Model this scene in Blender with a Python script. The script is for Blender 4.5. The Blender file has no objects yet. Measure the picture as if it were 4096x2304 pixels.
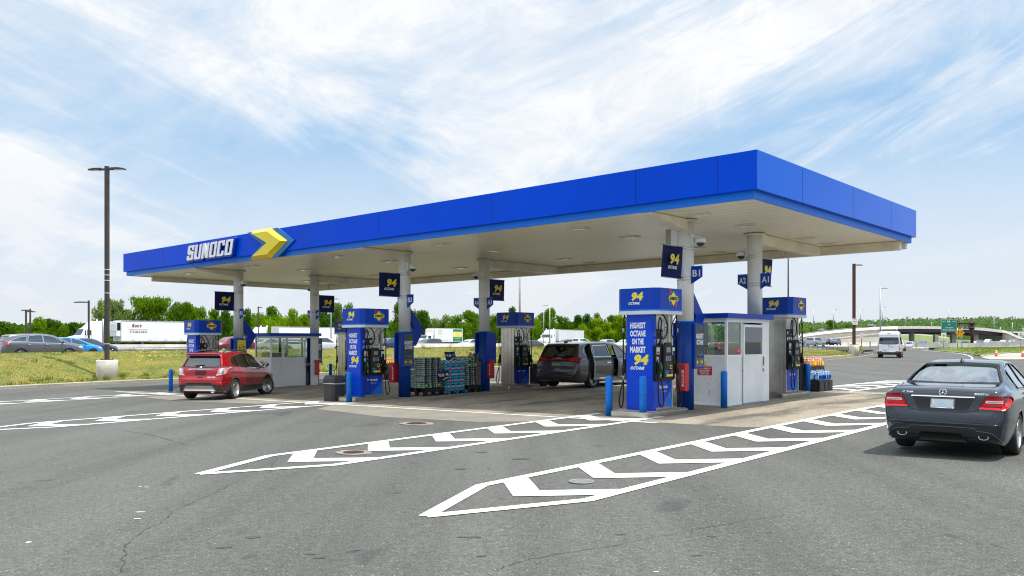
import bpy, bmesh, math, random
from mathutils import Vector, Matrix
from mathutils.bvhtree import BVHTree
R = math.radians
rnd = random.Random(7)
scene = bpy.context.scene
COL = scene.collection

# ---------------------------------------------------------------- camera, sky, sun, exposure
F, HX, HY, EYE = 3300.0, 2048.0, 1365.0, 1.70        # photograph: focal length, horizon (4096 px wide), eye height
cam_d = bpy.data.cameras.new('camera')
cam = bpy.data.objects.new('camera', cam_d); COL.objects.link(cam)
cam.location = (0, 0, EYE); cam.rotation_euler = (R(90), 0, 0)
cam_d.sensor_width = 36; cam_d.lens = 36 * F / 4096; cam_d.shift_y = (HY - 1152) / 4096
cam_d.clip_start = 0.1; cam_d.clip_end = 6000
scene.camera = cam
SUN = Vector((.33, -.14, 1)).normalized()
SKY_STRENGTH, SUN_STRENGTH, EXPOSURE = 0.11, 3.9, 0.43
scene.view_settings.view_transform = 'Standard'; scene.view_settings.look = 'None'
scene.view_settings.gamma = 1; scene.view_settings.exposure = EXPOSURE
scene.render.resolution_x = 1024; scene.render.resolution_y = 576
try:
    scene.cycles.use_denoising = True
    scene.cycles.max_bounces = 8; scene.cycles.transparent_max_bounces = 16
    scene.cycles.caustics_reflective = False; scene.cycles.caustics_refractive = False
    scene.cycles.sample_clamp_indirect = 6
    scene.cycles.pixel_filter_type = 'BLACKMAN_HARRIS'; scene.cycles.filter_width = 1.15
except Exception: pass

world = bpy.data.worlds.new('World'); scene.world = world; world.use_nodes = True
nt = world.node_tree; nt.nodes.clear()
def N(tree, t, **kw):
    n = tree.nodes.new(t)
    for k, v in kw.items():
        if k.startswith('i_'):
            key = k[2:]; key = int(key) if key.isdigit() else key
            n.inputs[key].default_value = v
        else: setattr(n, k, v)
    return n
def ramp(tree, fac, stops):
    r = tree.nodes.new('ShaderNodeValToRGB'); e = r.color_ramp.elements
    while len(e) < len(stops): e.new(0.5)
    for k, (p, c) in enumerate(stops):
        e[k].position = p; e[k].color = c if len(c) == 4 else (*c, 1)
    tree.links.new(fac, r.inputs[0]); return r.outputs[0]
def mth(tree, op, a, b=None, c=None):
    m = tree.nodes.new('ShaderNodeMath'); m.operation = op
    for k, v in enumerate((a, b, c)):
        if v is None: continue
        if isinstance(v, (int, float)): m.inputs[k].default_value = v
        else: tree.links.new(v, m.inputs[k])
    return m.outputs[0]
def mixc(tree, fac, a, b, blend='MIX'):
    m = tree.nodes.new('ShaderNodeMix'); m.data_type = 'RGBA'; m.blend_type = blend
    for idx, v in ((0, fac), (6, a), (7, b)):
        if isinstance(v, (int, float)): m.inputs[idx].default_value = v
        elif isinstance(v, tuple): m.inputs[idx].default_value = v if len(v) == 4 else (*v, 1)
        else: tree.links.new(v, m.inputs[idx])
    return m.outputs[2]
L = nt.links.new
sky = N(nt, 'ShaderNodeTexSky', sky_type='NISHITA', sun_disc=False)
sky.sun_elevation = math.asin(SUN.z); sky.sun_rotation = math.atan2(SUN.x, SUN.y)
sky.air_density = 1.0; sky.dust_density = 1.6; sky.ozone_density = 1.2; sky.altitude = 30
tc = N(nt, 'ShaderNodeTexCoord')
sep = N(nt, 'ShaderNodeSeparateXYZ'); L(tc.outputs['Generated'], sep.inputs[0])
def cloud_noise(scale, tilt, sc, det, rough, dist, off=(0, 0, 0)):
    mp = N(nt, 'ShaderNodeMapping'); mp.vector_type = 'TEXTURE'; mp.inputs['Rotation'].default_value = (0, R(tilt), 0)
    mp.inputs['Scale'].default_value = sc; mp.inputs['Location'].default_value = off
    L(tc.outputs['Generated'], mp.inputs[0])
    n = N(nt, 'ShaderNodeTexNoise', i_Scale=scale, i_Detail=det, i_Roughness=rough, i_Distortion=dist)
    L(mp.outputs[0], n.inputs['Vector']); return n.outputs[0]
# broad veils, streaked wisps leaning up to the right (right half) and down to the right (left half), small mottles
veil = cloud_noise(2.3, -14, (1.5, 1.2, .75), 5, .55, .7, (.55, .2, .35))
wr = cloud_noise(5.5, -24, (2.4, 1.6, .50), 10, .66, 1.1, (.3, .1, .2))
wl = cloud_noise(4.6, 20, (2.4, 1.6, .55), 10, .66, 1.0, (.9, .4, .1))
puff = cloud_noise(13, -18, (1.5, 1.2, .8), 8, .68, .6, (.2, .7, .1))
X_ = sep.outputs[0]
sw = ramp(nt, mth(nt, 'ADD', X_, .5), [(.38, (0,) * 3), (.62, (1,) * 3)])
wm = nt.nodes.new('ShaderNodeMix'); wm.data_type = 'FLOAT'; L(sw, wm.inputs[0]); L(wl, wm.inputs[2]); L(wr, wm.inputs[3]); wisp = wm.outputs[0]
side = ramp(nt, mth(nt, 'ADD', X_, .5), [(0.0, (.02,) * 3), (.30, (.07,) * 3), (.50, (.14,) * 3), (.60, (.10,) * 3), (.78, (.03,) * 3), (1, (.0,) * 3)])   # thickest in the middle
v1 = ramp(nt, mth(nt, 'ADD', veil, side), [(0.38, (0,) * 3), (.58, (1,) * 3)])
w1 = ramp(nt, mth(nt, 'ADD', wisp, mth(nt, 'MULTIPLY', side, .6)), [(0.41, (0,) * 3), (.62, (1,) * 3)])
p1 = ramp(nt, puff, [(.42, (0,) * 3), (.66, (1,) * 3)])
fac = mth(nt, 'ADD', mth(nt, 'MULTIPLY', v1, .50), mth(nt, 'MULTIPLY', w1, .46))
fac = mth(nt, 'ADD', fac, mth(nt, 'MULTIPLY', mth(nt, 'MULTIPLY', p1, mth(nt, 'ADD', w1, .3)), .14))
fac = mth(nt, 'ADD', mth(nt, 'MULTIPLY', fac, .92), .10)
Zs = mth(nt, 'MAXIMUM', sep.outputs[2], 0.0)
low = ramp(nt, Zs, [(0.0, (1,) * 3), (.10, (.80,) * 3), (.22, (.34,) * 3), (.40, (.06,) * 3)])
fac = mth(nt, 'MINIMUM', mth(nt, 'MAXIMUM', fac, low), 1.0)
cloudcol = ramp(nt, puff, [(.34, (5.9, 6.15, 6.5)), (.62, (6.95, 7.0, 7.0))])
lowcol = ramp(nt, Zs, [(0.0, (5.35, 5.6, 5.9)), (.10, (5.6, 5.95, 6.35)), (.25, (6.2, 6.4, 6.7))])
cc = mixc(nt, low, cloudcol, lowcol)
blue = mixc(nt, .75, sky.outputs[0], (.95, 3.35, 6.1, 1))
up = ramp(nt, Zs, [(.40, (1,) * 3), (.72, (2.1,) * 3)])        # unseen sky above the frame brightened, added to fill the shade
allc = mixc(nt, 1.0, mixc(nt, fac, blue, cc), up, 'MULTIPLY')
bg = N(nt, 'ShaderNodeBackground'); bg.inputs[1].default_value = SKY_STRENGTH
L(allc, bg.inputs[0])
wo = N(nt, 'ShaderNodeOutputWorld'); L(bg.outputs[0], wo.inputs[0])

sd = bpy.data.lights.new('sun', 'SUN'); sd.energy = SUN_STRENGTH; sd.angle = R(0.55); sd.color = (1, .965, .91)
so = bpy.data.objects.new('sun', sd); COL.objects.link(so); so.location = (0, 0, 60)
so.rotation_euler = SUN.to_track_quat('Z', 'Y').to_euler()

# ---------------------------------------------------------------- ground shape and frames
def cl(a, lo, hi): return max(lo, min(hi, a))
def g(X, Y): return .0195 * (cl(X, -25, 8) - 4.3) - .003 * (cl(Y, 0, 45) - 20.5)
UX, UY, VX, VY, OX, OY = .743, -.669, .669, .743, 4.31, 20.5
TH = math.atan2(UY, UX)                                # turn of the station's own frame
def W(lx, ly, z=None):
    X = OX + lx * UX + ly * VX; Y = OY + lx * UY + ly * VY
    return Vector((X, Y, g(X, Y) if z is None else z))
def gp(px, py):                                        # the ground point seen at a pixel of the photograph
    z = 0
    for i in range(60):
        Y = F * (EYE - z) / (py - HY); X = (px - HX) / F * Y; z = .5 * z + .5 * g(X, Y)
    return Vector((X, Y, g(X, Y)))
def at(px, py, Y): return Vector(((px - HX) / F * Y, Y, EYE - (py - HY) * Y / F))

# ---------------------------------------------------------------- materials
MATS = {}
def mat(name, c, rough=.6, metal=0.0, var=.08, scale=3.0, bump=0.0, bscale=60.0, coat=0.0, spec=.5, c2=None, emit=None, trans=0.0):
    if name in MATS: return MATS[name]
    m = bpy.data.materials.new(name); m.use_nodes = True; t = m.node_tree
    b = t.nodes['Principled BSDF']; b.inputs['Roughness'].default_value = rough; b.inputs['Metallic'].default_value = metal
    b.inputs['Coat Weight'].default_value = coat; b.inputs['Coat Roughness'].default_value = .04
    b.inputs['Specular IOR Level'].default_value = spec
    if trans: b.inputs['Transmission Weight'].default_value = trans
    tcx = N(t, 'ShaderNodeTexCoord'); n = N(t, 'ShaderNodeTexNoise', i_Scale=scale, i_Detail=5, i_Roughness=.6)
    t.links.new(tcx.outputs['Object'], n.inputs['Vector'])
    if c2 is None: c2 = tuple(max(0, x * (1 - 2.2 * var)) for x in c); c = tuple(min(1, x * (1 + var * .8)) for x in c)
    col = ramp(t, n.outputs[0], [(.3, c2), (.7, c)])
    t.links.new(col, b.inputs['Base Color'])
    if bump:
        n2 = N(t, 'ShaderNodeTexNoise', i_Scale=bscale, i_Detail=4); t.links.new(tcx.outputs['Object'], n2.inputs['Vector'])
        bp = N(t, 'ShaderNodeBump', i_Strength=bump, i_Distance=.02); t.links.new(n2.outputs[0], bp.inputs['Height'])
        t.links.new(bp.outputs[0], b.inputs['Normal'])
    if emit: b.inputs['Emission Color'].default_value = (*c, 1); b.inputs['Emission Strength'].default_value = emit
    MATS[name] = m; return m
def glassmat(name, tint, alpha, rough=.02):
    """window glass: see-through tint with a mirror-like skin"""
    m = bpy.data.materials.new(name); m.use_nodes = True; t = m.node_tree; t.nodes.clear()
    tr = N(t, 'ShaderNodeBsdfTransparent'); tr.inputs[0].default_value = (*tint, 1)
    gl = N(t, 'ShaderNodeBsdfGlossy', i_Roughness=rough); gl.inputs[0].default_value = (.92, .96, 1, 1)
    fr = N(t, 'ShaderNodeFresnel', i_IOR=1.5)
    mx = N(t, 'ShaderNodeMixShader'); o = N(t, 'ShaderNodeOutputMaterial')
    geo = N(t, 'ShaderNodeNewGeometry')
    f = mth(t, 'MINIMUM', mth(t, 'ADD', mth(t, 'MULTIPLY', fr.outputs[0], 1.4), alpha), 1.0)
    f = mth(t, 'MULTIPLY', f, mth(t, 'SUBTRACT', 1.0, geo.outputs['Backfacing']))
    t.links.new(f, mx.inputs[0]); t.links.new(tr.outputs[0], mx.inputs[1]); t.links.new(gl.outputs[0], mx.inputs[2])
    t.links.new(mx.outputs[0], o.inputs[0]); MATS[name] = m; return m
M = {}
M['white'] = mat('white_paint', (.82, .83, .83), .5, var=.04)
M['offwhite'] = mat('white_panel', (.78, .79, .80), .55, var=.05, scale=1.2, bump=.05, bscale=300)
M['soffit'] = mat('soffit_metal', (.66, .62, .54), .42, var=.05, scale=.6)
M['trim'] = mat('beam_paint', (.84, .78, .63), .5, var=.08, scale=1.5)
M['colwhite'] = mat('column_paint', (.86, .87, .86), .4, var=.06, scale=1.5)
M['blue'] = mat('deep_blue', (.0, .050, .44), .35, var=.06, scale=.5, spec=.25)
M['fascia'] = mat('fascia_blue', (.0, .074, .74), .35, var=.05, scale=.25, spec=.08)
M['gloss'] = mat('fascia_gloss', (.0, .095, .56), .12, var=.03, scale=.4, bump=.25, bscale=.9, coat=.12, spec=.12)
M['strip'] = mat('light_blue_strip', (.0, .17, .78), .4, var=.04, spec=.25)
M['bollard'] = mat('bollard_blue', (.001, .17, .66), .5, var=.10, scale=6, bump=.1, spec=.3)
M['colblue'] = mat('column_blue', (.001, .050, .30), .45, var=.12, scale=4, spec=.3)
M['navy'] = mat('navy', (.003, .012, .10), .6, var=.08, spec=.25)
M['pumpblue'] = mat('wrap_blue', (.0, .055, .58), .25, var=.05, spec=.3)
M['halo'] = mat('halo_blue', (.0, .11, .58), .35, var=.02, spec=.25)
M['glow'] = mat('glow_blue', (.02, .22, .62), .3, var=.02)
M['yellow'] = mat('sign_yellow', (.88, .70, .02), .35, var=.03)
M['red'] = mat('sign_red', (.55, .015, .02), .4, var=.05)
M['lwhite'] = mat('letter_white', (.82, .83, .84), .4, var=.01)
M['lgrey'] = mat('letter_grey', (.62, .63, .63), .45, var=.02)
M['black'] = mat('black_plastic', (.009, .009, .010), .45, var=.15, spec=.3)
M['dark'] = mat('dark_rubber', (.02, .02, .021), .75, var=.15)
M['dgrey'] = mat('dark_grey', (.05, .05, .052), .6, var=.1)
M['grey'] = mat('mid_grey', (.25, .25, .25), .5, var=.08)
M['steel'] = mat('stainless', (.52, .50, .46), .24, metal=1.0, var=.10, scale=2)
M['galv'] = mat('galvanised', (.42, .43, .44), .5, metal=.6, var=.12)
M['chrome'] = mat('chrome', (.8, .8, .82), .10, metal=1.0, var=.02)
M['alloy'] = mat('alloy_rim', (.60, .60, .61), .28, metal=.85, var=.04)
M['tyre'] = mat('tyre', (.022, .022, .022), .8, var=.15)
M['bronze'] = mat('bronze_pole', (.055, .042, .036), .5, var=.1)
M['rust'] = mat('rusty_steel', (.085, .03, .02), .8, var=.3, scale=8)
M['gantry'] = mat('weathering_steel', (.050, .016, .014), .75, var=.2)
M['girder'] = mat('girder_paint', (.024, .016, .034), .6, var=.2)
M['lensred'] = mat('lens_red', (.62, .003, .006), .12, var=.06, spec=.45)
M['lensdark'] = mat('lens_dark', (.09, .002, .004), .15, var=.06)
M['lenspink'] = mat('lens_smoke', (.42, .14, .14), .12, c2=(.60, .45, .45), scale=20)
M['frit'] = mat('window_rubber', (.006, .006, .007), .55, var=.05, spec=.2)
M['lensclear'] = mat('lens_clear', (.62, .60, .60), .15, var=.05, coat=1)
M['amber'] = mat('amber', (.75, .16, .01), .3, var=.05)
M['orange'] = mat('cone_orange', (.80, .085, .012), .5, var=.05)
M['signgreen'] = mat('sign_green', (.0, .20, .10), .5, var=.03)
M['signamber'] = mat('sign_amber', (.78, .34, .01), .5, var=.03)
M['green'] = mat('nozzle_green', (.008, .16, .055), .4, var=.08)
M['neon'] = mat('neon_green', (.20, .75, .03), .5, var=.03)
M['pink'] = mat('neon_pink', (.80, .015, .26), .5, var=.03)
M['vest'] = mat('hi_vis', (.38, .62, .03), .6, var=.06)
M['interior'] = mat('car_interior', (.045, .045, .048), .8, var=.2)
M['cardboard'] = mat('cardboard', (.36, .28, .19), .8, var=.1)
M['greenback'] = mat('poster_backdrop', (.05, .085, .05), .4, c2=(.012, .02, .013), scale=9)
M['asphaltgrey'] = mat('poster_road', (.12, .12, .12), .4, var=.1)
M['skin'] = mat('skin', (.35, .18, .11), .55, var=.05)
M['cloth'] = mat('dark_cloth', (.02, .022, .03), .85, var=.15)
M['hair'] = mat('hair', (.015, .011, .009), .7, var=.2)
M['glass'] = glassmat('clear_glass', (.80, .86, .84), .05)
M['tint'] = glassmat('tinted_glass', (.10, .11, .11), .07)
M['cglass'] = glassmat('green_tint_glass', (.58, .68, .64), .12)
M['farglass'] = mat('far_glass', (.03, .04, .045), .08, var=.3, spec=.8)
def paint(name, c, rough=.28, metal=.35):
    m = mat('paint_' + name, c, rough, metal, var=.03, scale=2, coat=1.0, spec=.3)
    return m
# ---------------------------------------------------------------- mesh helpers
def tag(o, label=None, cat=None, group=None, kind=None):
    if label: o['label'] = label
    if cat: o['category'] = cat
    if group: o['group'] = group
    if kind: o['kind'] = kind
    return o
def empty(name, loc=(0, 0, 0), rz=0.0, label=None, cat=None, group=None, parent=None):
    o = bpy.data.objects.new(name, None); COL.objects.link(o); o.location = loc; o.rotation_euler = (0, 0, rz)
    o.empty_display_size = .2
    if parent: o.parent = parent; KIDS.setdefault(parent.name, []).append(o)
    return tag(o, label, cat, group)
KIDS = {}
def copy_tree(o, parent=None, label=None, loc=None, rz=None, group=None):
    c = o.copy(); COL.objects.link(c)
    if parent is not None: c.parent = parent
    if label: c['label'] = label
    if group: c['group'] = group
    if loc is not None: c.location = loc
    if rz is not None: c.rotation_euler = (0, 0, rz)
    if parent is not None: KIDS.setdefault(parent.name, []).append(c)
    for ch in list(KIDS.get(o.name, [])): copy_tree(ch, c)
    return c
class Pl:                                              # a flat frame for signs
    def __init__(s, o, r, u):
        s.o = Vector(o); s.r = Vector(r).normalized(); s.u = Vector(u).normalized(); s.n = s.r.cross(s.u)
    def __call__(s, a, b, d=0): return s.o + s.r * a + s.u * b + s.n * d
    def at(s, a, b, d=0): return Pl(s(a, b, d), s.r, s.u)
TXT = {}
def text_mesh(body, bold, ext, shear=0.0, res=2):
    k = (body, bold, ext, shear)
    if k in TXT: return TXT[k]
    cu = bpy.data.curves.new('t', 'FONT'); cu.body = body; cu.size = 1; cu.offset = bold; cu.extrude = ext; cu.resolution_u = res
    cu.space_character = 1.0 + bold * 1.5
    ob = bpy.data.objects.new('t', cu); COL.objects.link(ob)
    dg = bpy.context.evaluated_depsgraph_get(); me = bpy.data.meshes.new_from_object(ob.evaluated_get(dg))
    vs = [tuple(v.co) for v in me.vertices]; fs = [tuple(p.vertices) for p in me.polygons]
    bpy.data.objects.remove(ob); bpy.data.curves.remove(cu); bpy.data.meshes.remove(me)
    x0 = min(v[0] for v in vs); x1 = max(v[0] for v in vs); y0 = min(v[1] for v in vs); y1 = max(v[1] for v in vs)
    vs = [((x - (x0 + x1) / 2) / (x1 - x0), (y - (y0 + y1) / 2) / (y1 - y0), z) for x, y, z in vs]
    TXT[k] = (vs, fs); return TXT[k]
class MB:
    def __init__(s): s.v = []; s.f = []; s.m = []; s.mats = []; s.sm = []
    def mi(s, m):
        if m not in s.mats: s.mats.append(m)
        return s.mats.index(m)
    def add(s, vs, fs, m, smooth=False):
        k = len(s.v); s.v += [tuple(v) for v in vs]; i = s.mi(m)
        for f in fs: s.f.append(tuple(a + k for a in f)); s.m.append(i); s.sm.append(smooth)
        return s
    def box(s, x0, x1, y0, y1, z0, z1, m, T=None):
        vs = [Vector((x, y, z)) for x in (x0, x1) for y in (y0, y1) for z in (z0, z1)]
        if T is not None: vs = [T @ v for v in vs]
        return s.add(vs, [(0, 1, 3, 2), (4, 6, 7, 5), (0, 4, 5, 1), (2, 3, 7, 6), (0, 2, 6, 4), (1, 5, 7, 3)], m)
    def cyl(s, p0, p1, r0, m, r1=None, n=16, cap=True, smooth=True):
        p0 = Vector(p0); p1 = Vector(p1); r1 = r0 if r1 is None else r1
        d = (p1 - p0).normalized(); a = d.orthogonal().normalized(); b = d.cross(a)
        vs = [p + (a * math.cos(2 * math.pi * i / n) + b * math.sin(2 * math.pi * i / n)) * r for p, r in ((p0, r0), (p1, r1)) for i in range(n)]
        s.add(vs, [(i, (i + 1) % n, n + (i + 1) % n, n + i) for i in range(n)], m, smooth)
        if cap:
            k = len(s.v) - 2 * n; j = s.mi(m)
            s.f.append(tuple(k + i for i in range(n))[::-1]); s.f.append(tuple(k + n + i for i in range(n))); s.m += [j, j]; s.sm += [False, False]
        return s
    def lathe(s, prof, c, m, n=16, axis='z', smooth=True, T=None):
        vs = []; c = Vector(c)
        for r, h in prof:
            for i in range(n):
                a = 2 * math.pi * i / n; x, y = r * math.cos(a), r * math.sin(a)
                v = Vector((x, y, h)) if axis == 'z' else Vector((h, x, y)) if axis == 'x' else Vector((x, h, y))
                vs.append(T @ (v + c) if T is not None else v + c)
        k = len(prof)
        fs = [(j * n + i, j * n + (i + 1) % n, (j + 1) * n + (i + 1) % n, (j + 1) * n + i) for j in range(k - 1) for i in range(n)]
        if prof[0][0] > 1e-4: fs.append(tuple(range(n))[::-1])
        if prof[-1][0] > 1e-4: fs.append(tuple((k - 1) * n + i for i in range(n)))
        return s.add(vs, fs, m, smooth)
    def tube(s, pts, r, m, n=8, closed=False):
        pts = [Vector(p) for p in pts]; K = len(pts); vs = []; a = None
        for i, p in enumerate(pts):
            d = (pts[(i + 1) % K] - pts[i - 1]) if closed else (pts[min(i + 1, K - 1)] - pts[max(i - 1, 0)])
            d.normalize()
            a = d.orthogonal().normalized() if a is None else (a - d * a.dot(d)).normalized()
            b = d.cross(a); vs += [p + (a * math.cos(2 * math.pi * j / n) + b * math.sin(2 * math.pi * j / n)) * r for j in range(n)]
        fs = [(i * n + j, i * n + (j + 1) % n, ((i + 1) % K) * n + (j + 1) % n, ((i + 1) % K) * n + j) for i in range(K if closed else K - 1) for j in range(n)]
        if not closed: fs += [tuple(range(n))[::-1], tuple((K - 1) * n + j for j in range(n))]
        return s.add(vs, fs, m, True)
    def prism(s, poly, pl, d0, d1, m):                 # polygon in a Pl frame, from depth d0 to d1
        n = len(poly); vs = [pl(a, b, d) for d in (d0, d1) for a, b in poly]
        return s.add(vs, [tuple(range(n))[::-1], tuple(range(n, 2 * n))] + [(i, (i + 1) % n, n + (i + 1) % n, n + i) for i in range(n)], m)
    def poly(s, pts, m, pl=None, d=0.0):
        vs = [pl(a, b, d) for a, b in pts] if pl else pts
        return s.add(vs, [tuple(range(len(vs)))], m)
    def rect(s, pl, a0, a1, b0, b1, d, m): return s.poly([(a0, b0), (a1, b0), (a1, b1), (a0, b1)], m, pl, d)
    def text(s, body, pl, ca, cb, w, h, m, d=.003, bold=.0, ext=0.0, shear=0.0):
        vs, fs = text_mesh(body, bold, 1.0 if ext else 0.0)
        return s.add([pl(ca + x * w + y * h * shear, cb + y * h, d + z * ext) for x, y, z in vs], fs, m)
    def build(s, name, parent=None, loc=(0, 0, 0), rz=0.0, bevel=0.0, label=None, cat=None, group=None, kind=None, auto=None, seg=2):
        me = bpy.data.meshes.new(name); me.from_pydata(s.v, [], s.f)
        for m in s.mats: me.materials.append(m)
        me.polygons.foreach_set('material_index', s.m); me.polygons.foreach_set('use_smooth', s.sm); me.update()
        if auto:
            me.polygons.foreach_set('use_smooth', [True] * len(s.f)); me.set_sharp_from_angle(angle=R(auto))
        o = bpy.data.objects.new(name, me); COL.objects.link(o); o.location = loc; o.rotation_euler = (0, 0, rz)
        if parent: o.parent = parent; KIDS.setdefault(parent.name, []).append(o)
        if bevel:
            b = o.modifiers.new('bevel', 'BEVEL'); b.width = bevel; b.segments = seg; b.limit_method = 'ANGLE'; b.angle_limit = R(40)
        return tag(o, label, cat, group, kind)
def sheet(name, polys, m, dz, kind='structure', cuts=True, zf=g, thick=0.0, **kw):
    """flat outlines laid on the ground's shape: cut along its creases and lifted dz"""
    bm = bmesh.new()
    for p in polys:
        try: bm.faces.new([bm.verts.new((q[0], q[1], 0)) for q in p])
        except ValueError: pass
    if cuts:
        for co, no in (((-25, 0, 0), (1, 0, 0)), ((8, 0, 0), (1, 0, 0)), ((0, 0, 0), (0, 1, 0)), ((0, 45, 0), (0, 1, 0))):
            bmesh.ops.bisect_plane(bm, geom=bm.verts[:] + bm.edges[:] + bm.faces[:], plane_co=co, plane_no=no)
    for f in bm.faces:
        f.normal_update()
        if f.normal.z < 0: f.normal_flip()
    for v in bm.verts: v.co.z = zf(v.co.x, v.co.y) + dz
    me = bpy.data.meshes.new(name); bm.to_mesh(me); bm.free(); me.materials.append(m)
    o = bpy.data.objects.new(name, me); COL.objects.link(o)
    return tag(o, kind=kind, **kw)
def band(pts, w):                                      # a stripe along a polyline, as quads
    out = []; n = len(pts); P = [Vector((p[0], p[1])) for p in pts]; Ls = []; Rs = []
    for i in range(n):
        d0 = (P[i] - P[i - 1]).normalized() if i else (P[1] - P[0]).normalized()
        d1 = (P[i + 1] - P[i]).normalized() if i < n - 1 else d0
        t = (d0 + d1).normalized(); nn = Vector((-t.y, t.x)); k = w / 2 / max(.4, nn.dot(Vector((-d0.y, d0.x))))
        Ls.append(P[i] + nn * k); Rs.append(P[i] - nn * k)
    for i in range(n - 1): out.append([Rs[i], Rs[i + 1], Ls[i + 1], Ls[i]])
    return out
def smooth_line(pts, k=6):
    out = []; P = [Vector(p) for p in pts]
    for i in range(len(P) - 1):
        a = P[max(i - 1, 0)]; b = P[i]; c = P[i + 1]; d = P[min(i + 2, len(P) - 1)]
        for j in range(k):
            t = j / k; out.append(.5 * ((2 * b) + (c - a) * t + (2 * a - 5 * b + 4 * c - d) * t * t + (3 * b - a - 3 * c + d) * t ** 3))
    out.append(P[-1]); return out

# ---------------------------------------------------------------- writing and emblems shared by the station's signs
def ninety_four(mb, pl, ca, cb, s, glow=True, word=True):
    if glow:
        mb.text('94', pl, ca + .02 * s, cb + .095 * s, .80 * s, .50 * s, M['glow'], .003, .09, shear=.22)
    mb.text('94', pl, ca, cb + .11 * s, .74 * s, .47 * s, M['yellow'], .006, .055, shear=.22)
    if word: mb.text('OCTANE', pl, ca - .19 * s, cb - .26 * s, .72 * s, .145 * s, M['lwhite'], .006, .045, shear=.25)
def diamond_logo(mb, pl, ca, cb, s):
    D = M['navy']
    for sc, m, d in ((.86, M['halo'], .003), ):
        mb.poly([(ca + s * .5 * sc * math.cos(t) * 1.1, cb + s * .42 * sc * math.sin(t)) for t in [i * math.pi / 12 for i in range(24)]], m, pl, d)
    a = Pl(pl(ca, cb, 0), pl.r * .60 - pl.u * .80, pl.r * .80 + pl.u * .60)
    mb.poly([(-.54 * s, -.05 * s), (-.50 * s, -.09 * s), (-.36 * s, -.065 * s), (.34 * s, -.065 * s), (.34 * s, -.11 * s), (.53 * s, 0), (.34 * s, .11 * s), (.34 * s, .065 * s), (-.36 * s, .065 * s), (-.50 * s, .09 * s)], M['red'], a, .005)
    for k, m, d in ((1.0, D, .007), (.93, M['yellow'], .009)):
        mb.poly([(ca + x * s * k, cb + y * s * k) for x, y in ((-.46, .02), (-.36, .13), (-.22, .13), (0, .36), (.22, .13), (.38, .13), (.50, 0), (.38, -.13), (.22, -.13), (0, -.36), (-.22, -.13), (-.40, -.13))], m, pl, d)
    block_word(mb, 'SUNOCO', pl, ca, cb, .68 * s, .155 * s, D, .011, shear=.2)
# heavy squared condensed capitals for the raised fascia letters and the diamond emblem
def _mir(P): return [(1 - a, b) for a, b in P][::-1]
_LB = [(0, .07), (.12, 0), (.34, 0), (.34, 1), (.12, 1), (0, .93)]; _TB = [(.34, .85), (.66, .85), (.66, 1), (.34, 1)]; _BB = [(.34, 0), (.66, 0), (.66, .15), (.34, .15)]
_RU = [(.66, .66), (1, .66), (1, .93), (.88, 1), (.66, 1)]; _RL = [(.66, 0), (.88, 0), (1, .07), (1, .34), (.66, .34)]
BLOCK = {'O': [_LB, _mir(_LB), _TB, _BB], 'C': [_LB, _TB, _BB, _RU, _RL],
    'U': [[(0, .07), (.12, 0), (.34, 0), (.34, 1), (0, 1)], [(.66, 0), (.88, 0), (1, .07), (1, 1), (.66, 1)], _BB],
    'S': [[(0, .50), (.37, .58), (.37, 1), (.12, 1), (0, .93)], _TB, _RU, [(0, .50), (.37, .36), (1, .50), (1, .54), (.63, .60), (.37, .66)], [(.63, 0), (.88, 0), (1, .07), (1, .50), (.63, .42)], _BB, [(0, .07), (.12, 0), (.37, 0), (.37, .33), (0, .33)]],
    'N': [[(0, 0), (.34, 0), (.34, 1), (0, 1)], [(.66, 0), (1, 0), (1, 1), (.66, 1)], [(.0, 1), (.38, 1), (1, 0), (.62, 0)]]}
def block_word(mb, word, pl, ca, cb, w, h, m, d, ext=0.0, shear=0.0, gap=.14, grow=0.0):
    n = len(word); cw = w / (n + gap * (n - 1)); q = 0
    for k, ch in enumerate(word):
        for P in BLOCK[ch]:
            q += 1; c = (sum(a for a, b in P) / len(P), sum(b for a, b in P) / len(P)); out = []
            for a, b in P:
                x = ca - w / 2 + (k * (1 + gap) + a) * cw + (grow if a > .5 else -grow); y = (b - .5) * h + (grow if b > .5 else -grow)
                out.append((x + y * shear, cb + y))
            if ext: mb.prism(out, pl, d, d + ext + q * .0004, m)
            else: mb.poly(out, m, pl, d + q * .0002)
def wave(pl, mb, a0, a1, b0, b1, m, d):
    mb.rect(pl, a0, a1, b0, b1, d, m)
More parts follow.
